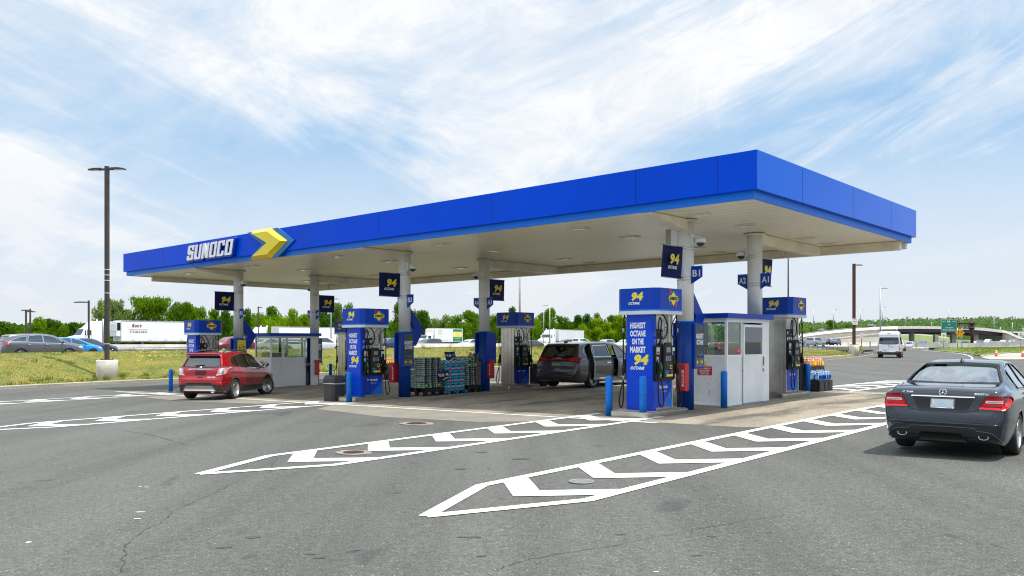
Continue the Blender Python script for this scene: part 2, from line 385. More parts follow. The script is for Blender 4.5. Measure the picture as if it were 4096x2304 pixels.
# ---------------------------------------------------------------- the setting: ground, lot, kerbs, markings
def asphalt(name, c, c2, stain=True):
    m = bpy.data.materials.new(name); m.use_nodes = True; t = m.node_tree; b = t.nodes['Principled BSDF']; b.inputs['Roughness'].default_value = .88
    b.inputs['Specular IOR Level'].default_value = .3
    tcx = N(t, 'ShaderNodeTexCoord'); P = tcx.outputs['Object']
    def noise(s, d=4, r=.6, sc=None, dist=0):
        n = N(t, 'ShaderNodeTexNoise', i_Scale=s, i_Detail=d, i_Roughness=r, i_Distortion=dist)
        if sc:
            mp = N(t, 'ShaderNodeMapping'); mp.inputs['Rotation'].default_value = (0, 0, -TH); mp.inputs['Scale'].default_value = sc
            t.links.new(P, mp.inputs[0]); t.links.new(mp.outputs[0], n.inputs['Vector'])
        else: t.links.new(P, n.inputs['Vector'])
        return n.outputs[0]
    col = ramp(t, noise(.12, 6, .65), [(.3, c2), (.7, c)])
    streak = ramp(t, noise(1.0, 5, .6, (.9, .06, 1)), [(.34, (.80,) * 3), (.62, (1.07,) * 3)])          # tyre wear along the lanes
    col = mixc(t, 1.0, col, streak, 'MULTIPLY')
    grain = ramp(t, noise(55, 3, .75), [(.34, (.50,) * 3), (.52, (1.0,) * 3), (.66, (1.65, 1.62, 1.52))])
    col = mixc(t, .9, col, grain, 'MULTIPLY')
    grain2 = ramp(t, noise(14, 3, .7), [(.36, (.84,) * 3), (.62, (1.12,) * 3)])
    col = mixc(t, 1.0, col, grain2, 'MULTIPLY')
    v = N(t, 'ShaderNodeTexVoronoi', i_Scale=24.0); t.links.new(P, v.inputs['Vector'])                 # pale stones in the mix
    spk = ramp(t, v.outputs['Distance'], [(.0, (1,) * 3), (.10, (1,) * 3), (.16, (0,) * 3)])
    vr = N(t, 'ShaderNodeSeparateColor'); t.links.new(v.outputs['Color'], vr.inputs[0])
    sel = mth(t, 'MULTIPLY', spk, mth(t, 'GREATER_THAN', vr.outputs[0], .72))
    col = mixc(t, mth(t, 'MULTIPLY', sel, .8), col, (.46, .44, .38))
    if stain:
        s1 = ramp(t, noise(.55, 3, .5, (1.0, .75, 1), .6), [(.66, (0,) * 3), (.70, (1,) * 3)])
        s2 = ramp(t, noise(2.1, 2, .5, (1.3, .8, 1)), [(.70, (0,) * 3), (.735, (1,) * 3)])
        col = mixc(t, mth(t, 'MULTIPLY', mth(t, 'MAXIMUM', s1, s2), .42), col, (.030, .030, .031))
    t.links.new(col, b.inputs['Base Color'])
    bp = N(t, 'ShaderNodeBump', i_Strength=.5, i_Distance=.01); t.links.new(noise(70, 3), bp.inputs['Height']); t.links.new(bp.outputs[0], b.inputs['Normal'])
    MATS[name] = m; return m
ASPH = asphalt('asphalt', (.108, .107, .095), (.083, .082, .073))
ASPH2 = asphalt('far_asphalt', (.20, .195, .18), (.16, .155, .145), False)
def concrete(name, c, c2, joints=True, dirt=True):
    m = asphalt(name, c, c2, False); t = m.node_tree; b = t.nodes['Principled BSDF']
    lnk = b.inputs['Base Color'].links[0]; col = lnk.from_socket
    tcx = N(t, 'ShaderNodeTexCoord'); mp = N(t, 'ShaderNodeMapping')
    mp.inputs['Rotation'].default_value = (0, 0, -TH); t.links.new(tcx.outputs['Object'], mp.inputs[0])
    sp = N(t, 'ShaderNodeSeparateXYZ'); t.links.new(mp.outputs[0], sp.inputs[0])
    if joints:
        for k, per, off in ((0, 2.74, .6), (1, 3.0, .2)):
            f = mth(t, 'FRACT', mth(t, 'ADD', mth(t, 'DIVIDE', sp.outputs[k], per), off))
            ln = mth(t, 'LESS_THAN', f, .010)
            col = mixc(t, mth(t, 'MULTIPLY', ln, .75), col, (.06, .055, .05))
    if dirt:
        n = N(t, 'ShaderNodeTexNoise', i_Scale=.7, i_Detail=7, i_Roughness=.68, i_Distortion=.5)
        m2 = N(t, 'ShaderNodeMapping'); m2.inputs['Scale'].default_value = (1.5, .35, 1); t.links.new(mp.outputs[0], m2.inputs[0]); t.links.new(m2.outputs[0], n.inputs['Vector'])
        col = mixc(t, mth(t, 'MULTIPLY', ramp(t, n.outputs[0], [(.48, (0,) * 3), (.64, (1,) * 3)]), .80), col, (.065, .060, .052))
    t.links.new(col, b.inputs['Base Color']); return m
PAD = concrete('pad_concrete', (.33, .285, .215), (.25, .215, .165))
WALK = concrete('kerb_concrete', (.42, .39, .33), (.30, .27, .22), False, False)
BARR = mat('barrier_concrete', (.68, .64, .56), .85, var=.13, scale=.8, bump=.2, bscale=20)
PAINT = mat('road_paint', (.80, .80, .78), .6, c2=(.66, .65, .62), scale=2.5)
t_ = PAINT.node_tree; b_ = t_.nodes['Principled BSDF']; src = b_.inputs['Base Color'].links[0].from_socket; tcx = N(t_, 'ShaderNodeTexCoord')
def pn(s, d): n = N(t_, 'ShaderNodeTexNoise', i_Scale=s, i_Detail=d, i_Roughness=.7); t_.links.new(tcx.outputs['Object'], n.inputs['Vector']); return n.outputs[0]
c_ = mixc(t_, mth(t_, 'MULTIPLY', ramp(t_, pn(38, 4), [(.60, (0,) * 3), (.68, (1,) * 3)]), .8), src, (.20, .195, .18))      # chips
c_ = mixc(t_, mth(t_, 'MULTIPLY', ramp(t_, pn(1.1, 6), [(.50, (0,) * 3), (.66, (1,) * 3)]), .30), c_, (.38, .37, .35))         # tyre grime
t_.links.new(c_, b_.inputs['Base Color'])
PAINT_W = mat('worn_paint', (.60, .58, .53), .7, var=.15, scale=9)
PAINT_Y = mat('yellow_paint', (.62, .40, .10), .7, var=.15, scale=5)
GRASS = mat('grass_ground', (.205, .165, .024), .95, c2=(.085, .115, .010), scale=.55, bump=.6, bscale=14)
GRASS2 = mat('green_grass_ground', (.16, .205, .018), .95, c2=(.08, .125, .010), scale=.8, bump=.6, bscale=14)
FARG = mat('far_ground', (.10, .12, .04), .95, var=.2, scale=.02)

big = MB(); big.poly([(-2500, -200, -1.6), (2500, -200, -1.6), (2500, 5000, -1.6), (-2500, 5000, -1.6)], FARG)
big.build('ground', kind='structure')
sheet('asphalt_lot', [[(-40, -12), (60, -12), (130, 60), (300, 172), (300, 262), (60, 262), (-40, 60)]], ASPH, 0)
# fuelling pad: concrete slab under the canopy, running out to the right
def LW(pts): return [W(a, b) for a, b in pts]
sheet('concrete_pad', [LW([(-25.7, -3.15), (3.10, -3.15), (3.46, -2.9), (3.46, 9.6), (-25.7, 9.6)])], PAD, .004)
sheet('pad_edge_line', [LW([(-25.7, -3.30), (1.2, -3.30), (1.2, -3.155), (-25.7, -3.155)])], PAINT_W, .006)
beige = mat('sandy_asphalt', (.22, .195, .15), .9, c2=(.150, .142, .125), scale=1.3)
sheet('worn_lane', [LW([(-9.0, -4.6), (-5.2, -5.3), (-2.2, -5.0), (-1.3, -4.3), (-1.3, -3.32), (-10, -3.32)]),
                    LW([(-20.2, -4.5), (-16.5, -4.9), (-12.6, -4.3), (-12.2, -3.32), (-20.6, -3.32)])], beige, .003)
# hatched lane dividers painted in front of (and behind) each island
def hatch(x0, x1, ya, yb, n, first, per=1.52, w=.17, flip=1, tipx=None, yc=0):
    tipx = (x0 + x1) / 2 if tipx is None else tipx
    P = []
    def S(pts, ww): P.extend([[W(*q) for q in quad] for quad in band([(a, yc + flip * (b - yc)) for a, b in pts], ww)])
    S([(x0, yb), (x0, ya + 1.75), (tipx, ya + .12)], w); S([(x1, yb), (x1, ya + 1.75), (tipx, ya + .12)], w)
    for k in range(n):
        y = first + k * per
        if y + .9 > yb + .4: break
        q = [[(x0 + w / 2, y + .62), (tipx, y), (tipx, y + .46), (x0 + w / 2, y + 1.08)], [(x1 - w / 2, y + .62), (tipx, y), (tipx, y + .46), (x1 - w / 2, y + 1.08)]]
        P.extend([[W(a, yc + flip * (b - yc)) for a, b in f] for f in q])
    return P
def marking(name, P, dz=.009, m=PAINT): return sheet(name, P, m, dz)
marking('lane_marking', hatch(3.52, 5.12, -12.65, 12.5, 16, -11.22))
marking('lane_marking', hatch(-1.20, .54, -12.65, -1.95, 6, -11.14))
marking('lane_marking', hatch(-11.75, -10.05, -12.75, -2.3, 6, -11.35))
marking('lane_marking', hatch(-22.75, -21.15, -12.3, -1.7, 7, -11.0))
marking('lane_marking', hatch(-.95, .65, -20.0, -9.3, 7, -18.6, flip=-1))
marking('lane_marking', hatch(-11.9, -10.3, -20.0, -9.3, 7, -18.6, flip=-1))
# kerb round the far side of the lot
KP = [(-31, -16), (-33.2, -9.3), (-34.8, -4.9), (-35.2, -1), (-35.1, 2), (-34.4, 6), (-32.7, 12.2), (-30.4, 18), (-28.2, 23.5), (-26.2, 29), (-24.3, 34.5), (-22.2, 46), (-21.8, 59.2), (-23.6, 75), (-27.5, 90), (-33, 104)]
KS = [W(p.x, p.y) for p in smooth_line([(a, b, 0) for a, b in KP], 5)]
KS += [Vector((48.5, 114, 0)), Vector((50.5, 121, 0)), Vector((56, 134, 0)), Vector((64, 152, 0))]
def rail(name, pts, prof, m, parent=None, dz=0, zf=g, joints=0.0, **kw):
    """a profile (offset, height) swept along a ground line"""
    mb = MB(); vs = []; n = len(prof); P = [Vector((p[0], p[1])) for p in pts]
    for i, p in enumerate(P):
        t = (P[min(i + 1, len(P) - 1)] - P[max(i - 1, 0)]).normalized(); nn = Vector((-t.y, t.x))
        z = zf(p.x, p.y) if callable(zf) else pts[i][2]
        vs += [(p.x + nn.x * a, p.y + nn.y * a, z + b + dz) for a, b in prof]
    fs = [(i * n + j, (i + 1) * n + j, (i + 1) * n + j + 1, i * n + j + 1) for i in range(len(P) - 1) for j in range(n - 1)]
    fs += [tuple(range(n)), tuple((len(P) - 1) * n + j for j in range(n))[::-1]]
    mb.add(vs, fs, m); return mb.build(name, parent, **kw)
rail('kerb', KS, [(-.02, -.02), (-.02, .12), (.02, .145), (.18, .145), (.18, -.02)], WALK, kind='structure')
sheet('kerb_yellow_line', band([W(*p) for p in [(a + .42, b) for a, b in KP]], .12), PAINT_Y, .008)
# grass bank from the kerb up to the road behind it
def bank(pts, zc_list, wdt):
    mb = MB(); vs = []; n = len(pts); K = 9
    for i, p in enumerate(pts):
        t = (pts[min(i + 1, n - 1)] - pts[max(i - 1, 0)]).normalized(); nn = Vector((-t.y, t.x, 0))
        z0 = g(p.x, p.y) + .13; z1 = zc_list[i]; ww = wdt[i]
        for j in range(K + 1):
            s = j / K; h = z0 + (z1 - z0) * (s * s * (3 - 2 * s)) * 1.0
            q = p + nn * (.16 + ww * s); dz = rnd.uniform(-.05, .05) if 0 < j < K else 0
            vs.append((q.x, q.y, h + dz))
        q = p + nn * (.16 + ww + 2.2); vs.append((q.x, q.y, z1 - .5 - .1))
    m = K + 2
    mb.add(vs, [(i * m + j, (i + 1) * m + j, (i + 1) * m + j + 1, i * m + j + 1) for i in range(n - 1) for j in range(m - 1)], GRASS, True)
    return mb, vs, m
nK = len(KS); zc = []; wd = []
for i in range(nK):
    Y = KS[i].y
    if Y < 60: z = 1.0 + (Y - 40) * .012; w_ = 7.5 + max(0, Y - 45) * .35
    else: z = 1.24 + (min(Y, 78) - 60) * .0; w_ = 12.7 + (Y - 60) * .55
    if Y > 78: z = 1.24 - (Y - 78) * .022; w_ = max(3.0, 22.6 - (Y - 78) * .62)
    zc.append(max(z, .35)); wd.append(max(w_, 2.2))
bk, bv, bm_ = bank(KS, zc, wd); bk.build('grass_bank', kind='structure')
# roads behind the bank
def S3(name, pts, m, kind='structure'):
    mb = MB(); mb.poly([Vector(p) for p in pts], m); return mb.build(name, kind=kind)
def LZ(lx, ly, z): v = W(lx, ly, z); return v
mb = MB(); E1 = [Vector(v) for v in bv[bm_ - 1::bm_]]; E1 = [Vector((-60, 20, .35))] + [Vector((p.x, p.y, .42)) for p in E1 if p.y > 33]; n = len(E1)
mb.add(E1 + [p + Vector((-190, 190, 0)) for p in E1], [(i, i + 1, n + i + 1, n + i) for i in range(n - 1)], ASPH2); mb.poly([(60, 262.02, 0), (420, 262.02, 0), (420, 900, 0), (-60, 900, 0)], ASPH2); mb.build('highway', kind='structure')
# concrete barrier along the highway
JER = [(-.30, -.1), (-.30, .08), (-.18, .30), (-.09, .92), (.09, .92), (.18, .30), (.30, .08), (.30, -.1)]
t = empty('concrete_barrier', LZ(-66, 0, .5), 0, 'long pale concrete barrier wall beside the highway, beyond the grass bank', 'barrier')
bl = rail('wall', [LZ(-66, -60 + k * 10, .5) - LZ(-66, 0, .5) for k in range(30)], JER, BARR, t, zf=None)
t2 = empty('guardrail', LZ(-63.5, 0, .45), 0, 'galvanised steel guardrail in front of the pale highway barrier at left', 'guardrail')
def wbeam(name, pts, parent, m, h=.55, post=2.0):
    rail(name, pts, [(-.02, h), (.04, h + .03), (-.02, h + .10), (-.02, h + .18), (.04, h + .25), (-.02, h + .28)], m, parent, zf=None)
    mb = MB(); acc = 0
    for i in range(len(pts) - 1):
        a, b = Vector(pts[i]), Vector(pts[i + 1]); Ls = (b - a).length
        while acc < Ls:
            q = a.lerp(b, acc / Ls); mb.box(q.x - .06, q.x + .06, q.y + .03, q.y + .16, q.z - .2, q.z + h + .27, M['galv']); acc += post
        acc -= Ls
    p = mb.build('post_row', parent); p['kind'] = 'stuff'
wbeam('rail', [LZ(-63.5, y, .5) - LZ(-63.5, 0, .45) for y in range(-30, 31, 6)], t2, M['galv'], .35, 3.8)
# cracks, manholes, paint patches
def jag(pts, k, amp, w):
    P = [];
    for i in range(len(pts) - 1):
        for j in range(k):
            s = j / k; P.append((pts[i][0] + (pts[i + 1][0] - pts[i][0]) * s + rnd.uniform(-amp, amp), pts[i][1] + (pts[i + 1][1] - pts[i][1]) * s + rnd.uniform(-amp, amp)))
    P.append(pts[-1][:2]); out = []
    for i in range(len(P) - 1):
        ww = w * rnd.uniform(.2, 1.0); out += band([P[i], P[i + 1]], ww)
    return out
CR = mat('crack', (.042, .041, .038), .95)
def gpl(pts): return [gp(x * 1.59006, y * 1.59006) for x, y in pts]
cracks = jag(gpl([(302, 1446), (312, 1400), (318, 1372), (372, 1328), (405, 1318), (430, 1290), (500, 1258), (560, 1230), (600, 1210)]), 7, .022, .010)
cracks += jag(gpl([(322, 1085), (380, 1094), (430, 1108), (470, 1120)]), 6, .015, .018)
cracks += jag(gpl([(470, 1120), (560, 1113), (640, 1108)]), 5, .015, .014)
cracks += jag(gpl([(1260, 1430), (1330, 1408), (1450, 1388), (1560, 1372), (1640, 1352), (1760, 1330), (1980, 1295)]), 6, .02, .010)
cracks += jag(gpl([(676, 1190), (690, 1160), (705, 1130)]), 5, .015, .02)
sheet('asphalt_crack', cracks, CR, .005)
PATCH = mat('dark_patch', (.050, .050, .050), .8, var=.1)
def blob(px, py, rx, ry, n=14):
    c = gp(px * 1.59006, py * 1.59006); return [(c.x + .6 * rx * math.cos(a) * rnd.uniform(.7, 1.15), c.y + .6 * ry * math.sin(a) * rnd.uniform(.7, 1.15)) for a in [2 * math.pi * i / n for i in range(n)]]
sp_ = [blob(q[0], q[1], q[2] * .8, q[3] * .55) for q in ((636, 1352, .17, .14), (560, 1378, .16, .10), (806, 1404, .12, .1), (883, 1388, .10, .07), (1190, 1352, .16, .1), (1160, 1352, .09, .06), (1310, 1155, .3, .25), (1210, 1138, .22, .2),
      (1160, 1180, .2, .18), (1370, 1187, .25, .15), (895, 1385, .09, .06), (1210, 1400, .1, .07), (1750, 1398, .1, .06), (1790, 1350, .1, .07), (780, 1395, .1, .07), (1000, 1240, .12, .1), (1560, 1345, .12, .08))]
sheet('tar_spots', sp_, PATCH, .004)
sheet('paint_flecks', [blob(*q) for q in ((350, 1289, .07, .03), (360, 1289, .05, .02), (345, 1306, .07, .03), (368, 1226, .06, .03), (352, 1225, .04, .02), (72, 1365, .05, .03), (1110, 1108, .05, .03), (1650, 1440, .04, .02))], PAINT, .005)
def manhole(px, py, r, label, ring=True):
    c = gp(px * 1.59006, py * 1.59006)
    t = empty('manhole_cover', (c.x, c.y, c.z + .012), TH, label, 'manhole')
    if ring:
        mb = MB(); n = 22; mb.poly([(r * 1.8 * (1.1 if i % 3 else .95) * math.cos(2 * math.pi * i / n), r * 1.6 * math.sin(2 * math.pi * i / n), -.004) for i in range(n)], mat('grout', (.25, .225, .175), .9, var=.2, scale=8)); mb.build('collar', t)
    mb = MB(); mb.lathe([(r, -.006), (r, .004), (r * .9, .006), (r * .88, .002), (0.001, .003)], (0, 0, 0), M['rust'] if ring else M['grey'], 24)
    for k in range(-3, 4): mb.box(-r * .7, r * .7, k * r * .2 - .01, k * r * .2 + .01, .002, .008, M['rust'] if ring else M['grey'])
    mb.build('lid', t)
manhole(890, 1139, .17, 'rusty manhole cover in a broken concrete collar between the white chevrons')
manhole(1463, 1213, .16, 'pale round manhole lid inside the nearest white hatched divider', False)
manhole(1048, 1066, .22, 'brown rusty manhole cover in the bare sandy asphalt in front of the pad')

# ---------------------------------------------------------------- the canopy with its columns
Z = dict(sof=4.70, strip0=4.70, strip1=4.88, top=5.70)
CX0, CX1, CY0, CY1 = -28.05, 2.80, -1.93, 8.95
canopy = empty('canopy', W(0, 0, 0), TH, 'big flat blue fuel station canopy with a light blue lower strip and white round columns', 'canopy')
mb = MB(); x0, x1, y0, y1 = CX0, CX1, CY0, CY1; th = .12
mb.box(x0, x1, y0, y0 + th, 4.88, 5.70, M['fascia']); mb.box(x0, x1, y1 - th, y1, 4.88, 5.70, M['fascia'])
mb.box(x0, x0 + th, y0 + th, y1 - th, 4.88, 5.70, M['fascia']); mb.box(x1 - th, x1, y0 + th, y1 - th, 4.88, 5.70, M['gloss']); mb.box(x1 - .001, x1 + .006, y0 + .003, y1 - .003, 4.881, 5.699, M['gloss'])
mb.build('fascia', canopy, bevel=.006)
mb = MB()                                             # panel joints
for x in (-24.1, -18.1, -14.4, -9.6, -4.8, -.2, 1.9): mb.box(x, x + .012, y0 - .002, y0, 4.89, 5.69, M['navy'])
for y in (.4, 3.6, 6.6): mb.box(x1, x1 + .008, y, y + .012, 4.89, 5.69, M['navy'])
mb.build('panel_joint', canopy)
mb = MB(); i = .10
for (a, b, c, d) in ((x0 + i, x1 - i, y0 + i, y0 + i + .05), (x0 + i, x1 - i, y1 - i - .05, y1 - i), (x0 + i, x0 + i + .05, y0 + i + .05, y1 - i - .05), (x1 - i - .05, x1 - i, y0 + i + .05, y1 - i - .05)):
    mb.box(a, b, c, d, 4.70, 4.90, M['strip'])
mb.build('light_strip', canopy)
sm = mat('soffit_deck', (.86, .79, .60), .34, var=.04, scale=.5); t_ = sm.node_tree; b_ = t_.nodes['Principled BSDF']
src = b_.inputs['Base Color'].links[0].from_socket
tcx = N(t_, 'ShaderNodeTexCoord'); sp = N(t_, 'ShaderNodeSeparateXYZ'); t_.links.new(tcx.outputs['Object'], sp.inputs[0])
fr = mth(t_, 'FRACT', mth(t_, 'MULTIPLY', sp.outputs[1], 2.46)); ln = mth(t_, 'LESS_THAN', fr, .045)
t_.links.new(mixc(t_, mth(t_, 'MULTIPLY', ln, .75), src, (.14, .12, .09)), b_.inputs['Base Color'])
mb = MB(); mb.box(x0 + .15, x1 - .15, y0 + .15, y1 - .15, 4.72, 4.80, sm); mb.build('soffit', canopy)
mb = MB(); mb.box(x0 + .12, x1 - .12, y0 + .12, y1 - .12, 5.30, 5.42, M['grey']); mb.build('roof_deck', canopy)
COLS = [(-.0, 0, 'B1'), (.10, 3.62, 'A1'), (-10.78, .12, 'B3'), (-10.60, 3.80, 'A3'), (-21.80, .28, 'B5'), (-21.62, 4.0, 'A5')]
for (cx, cy, nm) in COLS:
    mb = MB()
    if nm[0] == 'B': mb.prism([(y0 + .17, 4.71), (y0 + .17, 4.66), (cy, 4.40), (cy, 4.71)], Pl((cx - .15, 0, 0), (0, 1, 0), (0, 0, 1)), 0, .30, M['trim'])
    else: mb.box(cx - .14, cx + .14, cy, y1 - .9, 4.42, 4.71, M['trim'])
    mb.build('cross_beam', canopy, bevel=.01)
for q in ((x0 + .2, x1 - .2, y1 - .9, y1 - .72, 4.44, 4.71), (x0 + .2, x1 - .2, y1 - .35, y1 - .2, 4.52, 4.71), (x0 + .2, x0 + .34, y0 + 1.2, y1 - .9, 4.5, 4.71)):
    mb = MB(); mb.box(*q, M['trim']); mb.build('edge_beam', canopy, bevel=.008)
for x in (-26.4, -21, -15.5, -10, -5.0, -1.2): mb = MB(); mb.box(x, x + .22, y1 - 1.0, y1 - .91, 4.50, 4.70, M['trim']); mb.build('stiffener', canopy, bevel=.008)
lamp = None
for cx in (-24.6, -19.3, -13.7, -8.3, -2.9, .75):
    for cy in (-.55, 1.85, 5.6, 7.3):
        if cy == 7.3 and cx < -12: continue
        mb = MB(); mb.box(-.30, .30, -.16, .16, 4.695, 4.722, M['trim']); mb.box(-.19, .19, -.09, .09, 4.683, 4.696, M['lensclear'])
        if lamp is None: lamp = mb.build('recessed_light', canopy, (cx, cy, 0), bevel=.008)
        else:
            o = lamp.copy(); COL.objects.link(o); o.location = (cx, cy, 0)
# raised letters and the arrow on the long front fascia
cw = M['lgrey']
sg = MB(); pf = Pl((0, y0, 0), (1, 0, 0), (0, 0, 1))
SCX, SW, SH, SB = -19.84, 3.50, .56, 5.26
block_word(sg, 'SUNOCO', pf, SCX, SB, SW, SH, M['blue'], .02, .12, .28, .24, .075); sg.build('letter_backing', canopy)
sg = MB(); block_word(sg, 'SUNOCO', pf, SCX, SB, SW, SH, mat('channel_letter', (.92, .92, .92), .5, var=.01), .13, .03, .28, .24, .012); sg.build('raised_lettering', canopy)
def arrow(x, w, y_t, y_b, tip): return [(x, y_t), (x + w, y_t), (x + w + tip, (y_t + y_b) / 2), (x + w, y_b), (x, y_b), (x + tip, (y_t + y_b) / 2)]
sg = MB(); sg.prism(arrow(-17.20, 2.05, 5.715, 4.68, 1.03), pf, .004, .06, mat('teal_edge', (.0, .15, .50), .35)); sg.build('arrow_backing', canopy)
sg = MB(); A = arrow(-16.82, 1.25, 5.74, 4.67, 1.04); I_ = [(-16.62, 5.62), (-15.62, 5.62), (-14.74, 5.205), (-15.62, 4.79), (-16.62, 4.79), (-15.62, 5.205)]
o3 = [pf(a, b, .06) for a, b in A]; i3 = [pf(a, b, .22) for a, b in I_]
sg.add(o3 + i3, [(i, (i + 1) % 6, 6 + (i + 1) % 6, 6 + i) for i in range(6)] + [(6, 7, 8, 11), (11, 8, 9, 10)], M['yellow']); sg.build('arrow_emblem', canopy)

def column(cx, cy, nm):
    z0 = g(*W(cx, cy)[:2])
    mb = MB(); mb.cyl((cx, cy, z0 + 2.2), (cx, cy, 4.72), .203, M['colwhite'], n=32)
    mb.cyl((cx, cy, z0 - .02), (cx, cy, z0 + 2.16), .207, M['colblue'], n=32); mb.cyl((cx, cy, z0 + 2.16), (cx, cy, z0 + 2.2), .209, M['strip'], n=32)
    mb.cyl((cx, cy, 4.66), (cx, cy, 4.695), .30, M['trim'], n=32)
    c = mb.build('column', canopy)
    if nm[0] == 'B':
        mb = MB(); pl = Pl((cx + .08, cy, z0), (0, 1, 0), (0, 0, 1))
        mb.prism([(.15, 3.05), (.82, 2.30), (.44, 1.72), (.15, 1.72), (.15, 1.80), (.40, 2.30), (.15, 2.68)], pl, -.16, .0, M['blue'])
        mb.build('arrow_fin', c)
    return z0
CZ = {nm: column(cx, cy, nm) for cx, cy, nm in COLS}

def frame_at(cx, cy, z0): return W(cx, cy, z0)
def banner(cx, cy, nm, z0):
    side = -1 if nm[0] == 'B' else 1
    t = empty('pole_banner', W(cx, cy, z0), TH, {'B1': 'rippled navy 94 OCTANE banner on the left of the nearest front column', 'A1': 'navy 94 OCTANE banner on the right of the nearest rear column, above the A1 sign',
        'B3': 'navy 94 OCTANE banner left of the column with the B3 sign', 'A3': 'navy 94 OCTANE banner right of the column with the A3 sign', 'B5': 'navy 94 OCTANE banner left of the column with the B5 sign',
        'A5': 'navy 94 OCTANE banner right of the column with the A5 sign'}[nm], 'banner', 'banners on the canopy columns')
    zb = {'B': 3.30, 'A': 3.30}[nm[0]]; h = .78; w = .88
    zb = zb - .06 if nm[1] == '1' else zb + .06
    a0 = side * .21; n = 8; mb = MB(); r = 6; vs = []; dep = .05 if nm in ('B1', 'A1') else .015
    def surf(u, v): return (.0 + dep * math.sin(u * 5.5 + v * 1.3), a0 + side * w * u, zb + h * v)
    for i in range(n + 1):
        for j in range(r + 1): vs.append(surf(i / n, j / r))
    mb.add(vs, [(i * (r + 1) + j, (i + 1) * (r + 1) + j, (i + 1) * (r + 1) + j + 1, i * (r + 1) + j + 1) for i in range(n) for j in range(r)], M['navy'], True)
    mb.build('cloth', t)
    mb = MB(); pl = Pl((.055, a0 + side * w / 2, zb + h / 2), (0, 1, 0), (0, 0, 1)); ninety_four(mb, pl, .04, 0, .56, glow=False)
    pl = Pl((-.055, a0 + side * w / 2, zb + h / 2), (0, -1, 0), (0, 0, 1)); ninety_four(mb, pl, .04, 0, .56, glow=False); mb.build('lettering', t)
    for v in (0, 1):
        mb = MB(); mb.cyl((0, side * .2, zb + h * v), (0, a0 + side * (w + .02), zb + h * v), .012, M['galv'], n=6)
        for dz in (-.035, .035): mb.lathe([(.206, dz - .009), (.212, dz - .009), (.212, dz + .009), (.206, dz + .009)], (0, 0, zb + h * v), M['chrome'], 24)
        mb.build('bracket', t)
for cx, cy, nm in COLS: banner(cx, cy, nm, CZ[nm])
def numsign(cx, cy, z0, txt, side, label):
    t = empty('lane_number_sign', W(cx, cy, z0), TH, label, 'sign', 'lane number signs on the canopy columns')
    y = -.06; a0 = side * .19; w = .30; zt = 3.55 if txt[1] == '1' or txt == 'A2' else 3.44
    pl = Pl((a0 if side > 0 else a0 - w, y, zt), (1, 0, 0), (0, 0, 1))
    hi = [(0, 0), (w, 0), (w, -.27), (0, -.44)] if side > 0 else [(0, 0), (w, 0), (w, -.44), (0, -.27)]
    mb = MB(); mb.prism(hi, pl, -.03, 0, M['blue']); mb.rect(pl, 0, w, -.03, 0, .002, M['strip']); mb.build('plate', t)
    mb = MB(); mb.text(txt, pl, w / 2, -.18, .21, .17, M['lwhite'], .004, .03); mb.build('lettering', t)
for cx, cy, nm in COLS:
    z0 = CZ[nm]; L_ = nm[0]; k = int(nm[1])
    numsign(cx, cy, z0, nm, 1, {'B1': 'blue B1 sign on the right of the nearest front column', 'A1': 'blue A1 sign below a banner on the nearest rear column', 'B3': 'blue B3 sign on the middle front column', 'A3': 'blue A3 sign on the middle rear column', 'B5': 'small blue B5 sign on the farthest front column', 'A5': 'small blue A5 sign on the farthest rear column'}[nm])
    if nm in ('A1', 'B3', 'A3', 'A5'):
        nn = L_ + str(k + 1)
        numsign(cx, cy + .16 if nm == 'B3' else cy, z0, nn, -1, {'A2': 'blue A2 sign on the left of the nearest rear column', 'B4': 'blue B4 sign half hidden behind the middle front column', 'A4': 'blue A4 sign half hidden behind the middle rear column', 'A6': 'small blue sign edge left of the farthest rear column'}[nn])
def camera_dome(cx, cy, side, label):
    t = empty('security_camera', W(cx, cy, 0), TH, label, 'camera', 'security cameras under the canopy')
    mb = MB(); s = side; mb.box(min(s * .18, s * .26), max(s * .18, s * .26), -.09, .09, 4.06, 4.34, M['offwhite']); mb.box(min(s * .24, s * .44), max(s * .24, s * .44), -.04, .04, 4.24, 4.29, M['offwhite']); mb.build('arm', t, bevel=.01)
    mb = MB(); mb.lathe([(.03, 4.24), (.13, 4.22), (.14, 4.13), (.11, 4.11)], (s * .42, 0, 0), M['lwhite'], 20); mb.build('housing', t)
    mb = MB(); mb.lathe([(.105, 4.12), (.09, 4.07), (.05, 4.035), (.001, 4.02)], (s * .42, 0, 0), M['dgrey'], 20); mb.build('dome', t)
for cx, cy, nm in COLS:
    sd_ = 1 if nm[0] == 'B' else -1
    camera_dome(cx, cy, sd_, {'B1': 'white dome camera right of the nearest front column', 'A1': 'white dome camera left of the nearest rear column', 'B3': 'white dome camera right of the middle front column', 'A3': 'white dome camera left of the middle rear column', 'B5': 'white dome camera right of the farthest front column', 'A5': 'white dome camera left of the farthest rear column'}[nm])
# electrical cabinet high on the nearest column
t = empty('electrical_cabinet', W(0, 0, 0), TH, 'beige metal cabinet fixed high on the nearest front column, under the beam', 'cabinet')
mb = MB(); mb.box(-.56, -.36, -.02, .30, 3.98, 4.52, mat('cabinet_beige', (.40, .40, .30), .5)); mb.build('box', t, bevel=.008)
mb = MB(); mb.box(-.355, -.18, -.10, .2, 4.0, 4.60, M['colwhite']); mb.build('mounting_plate', t, bevel=.006)
mb = MB(); mb.cyl((-.50, -.04, 4.06), (-.47, -.04, 4.06), .02, M['chrome']); mb.cyl((-.5, -.04, 4.44), (-.47, -.04, 4.44), .02, M['chrome']); mb.build('hinge', t)

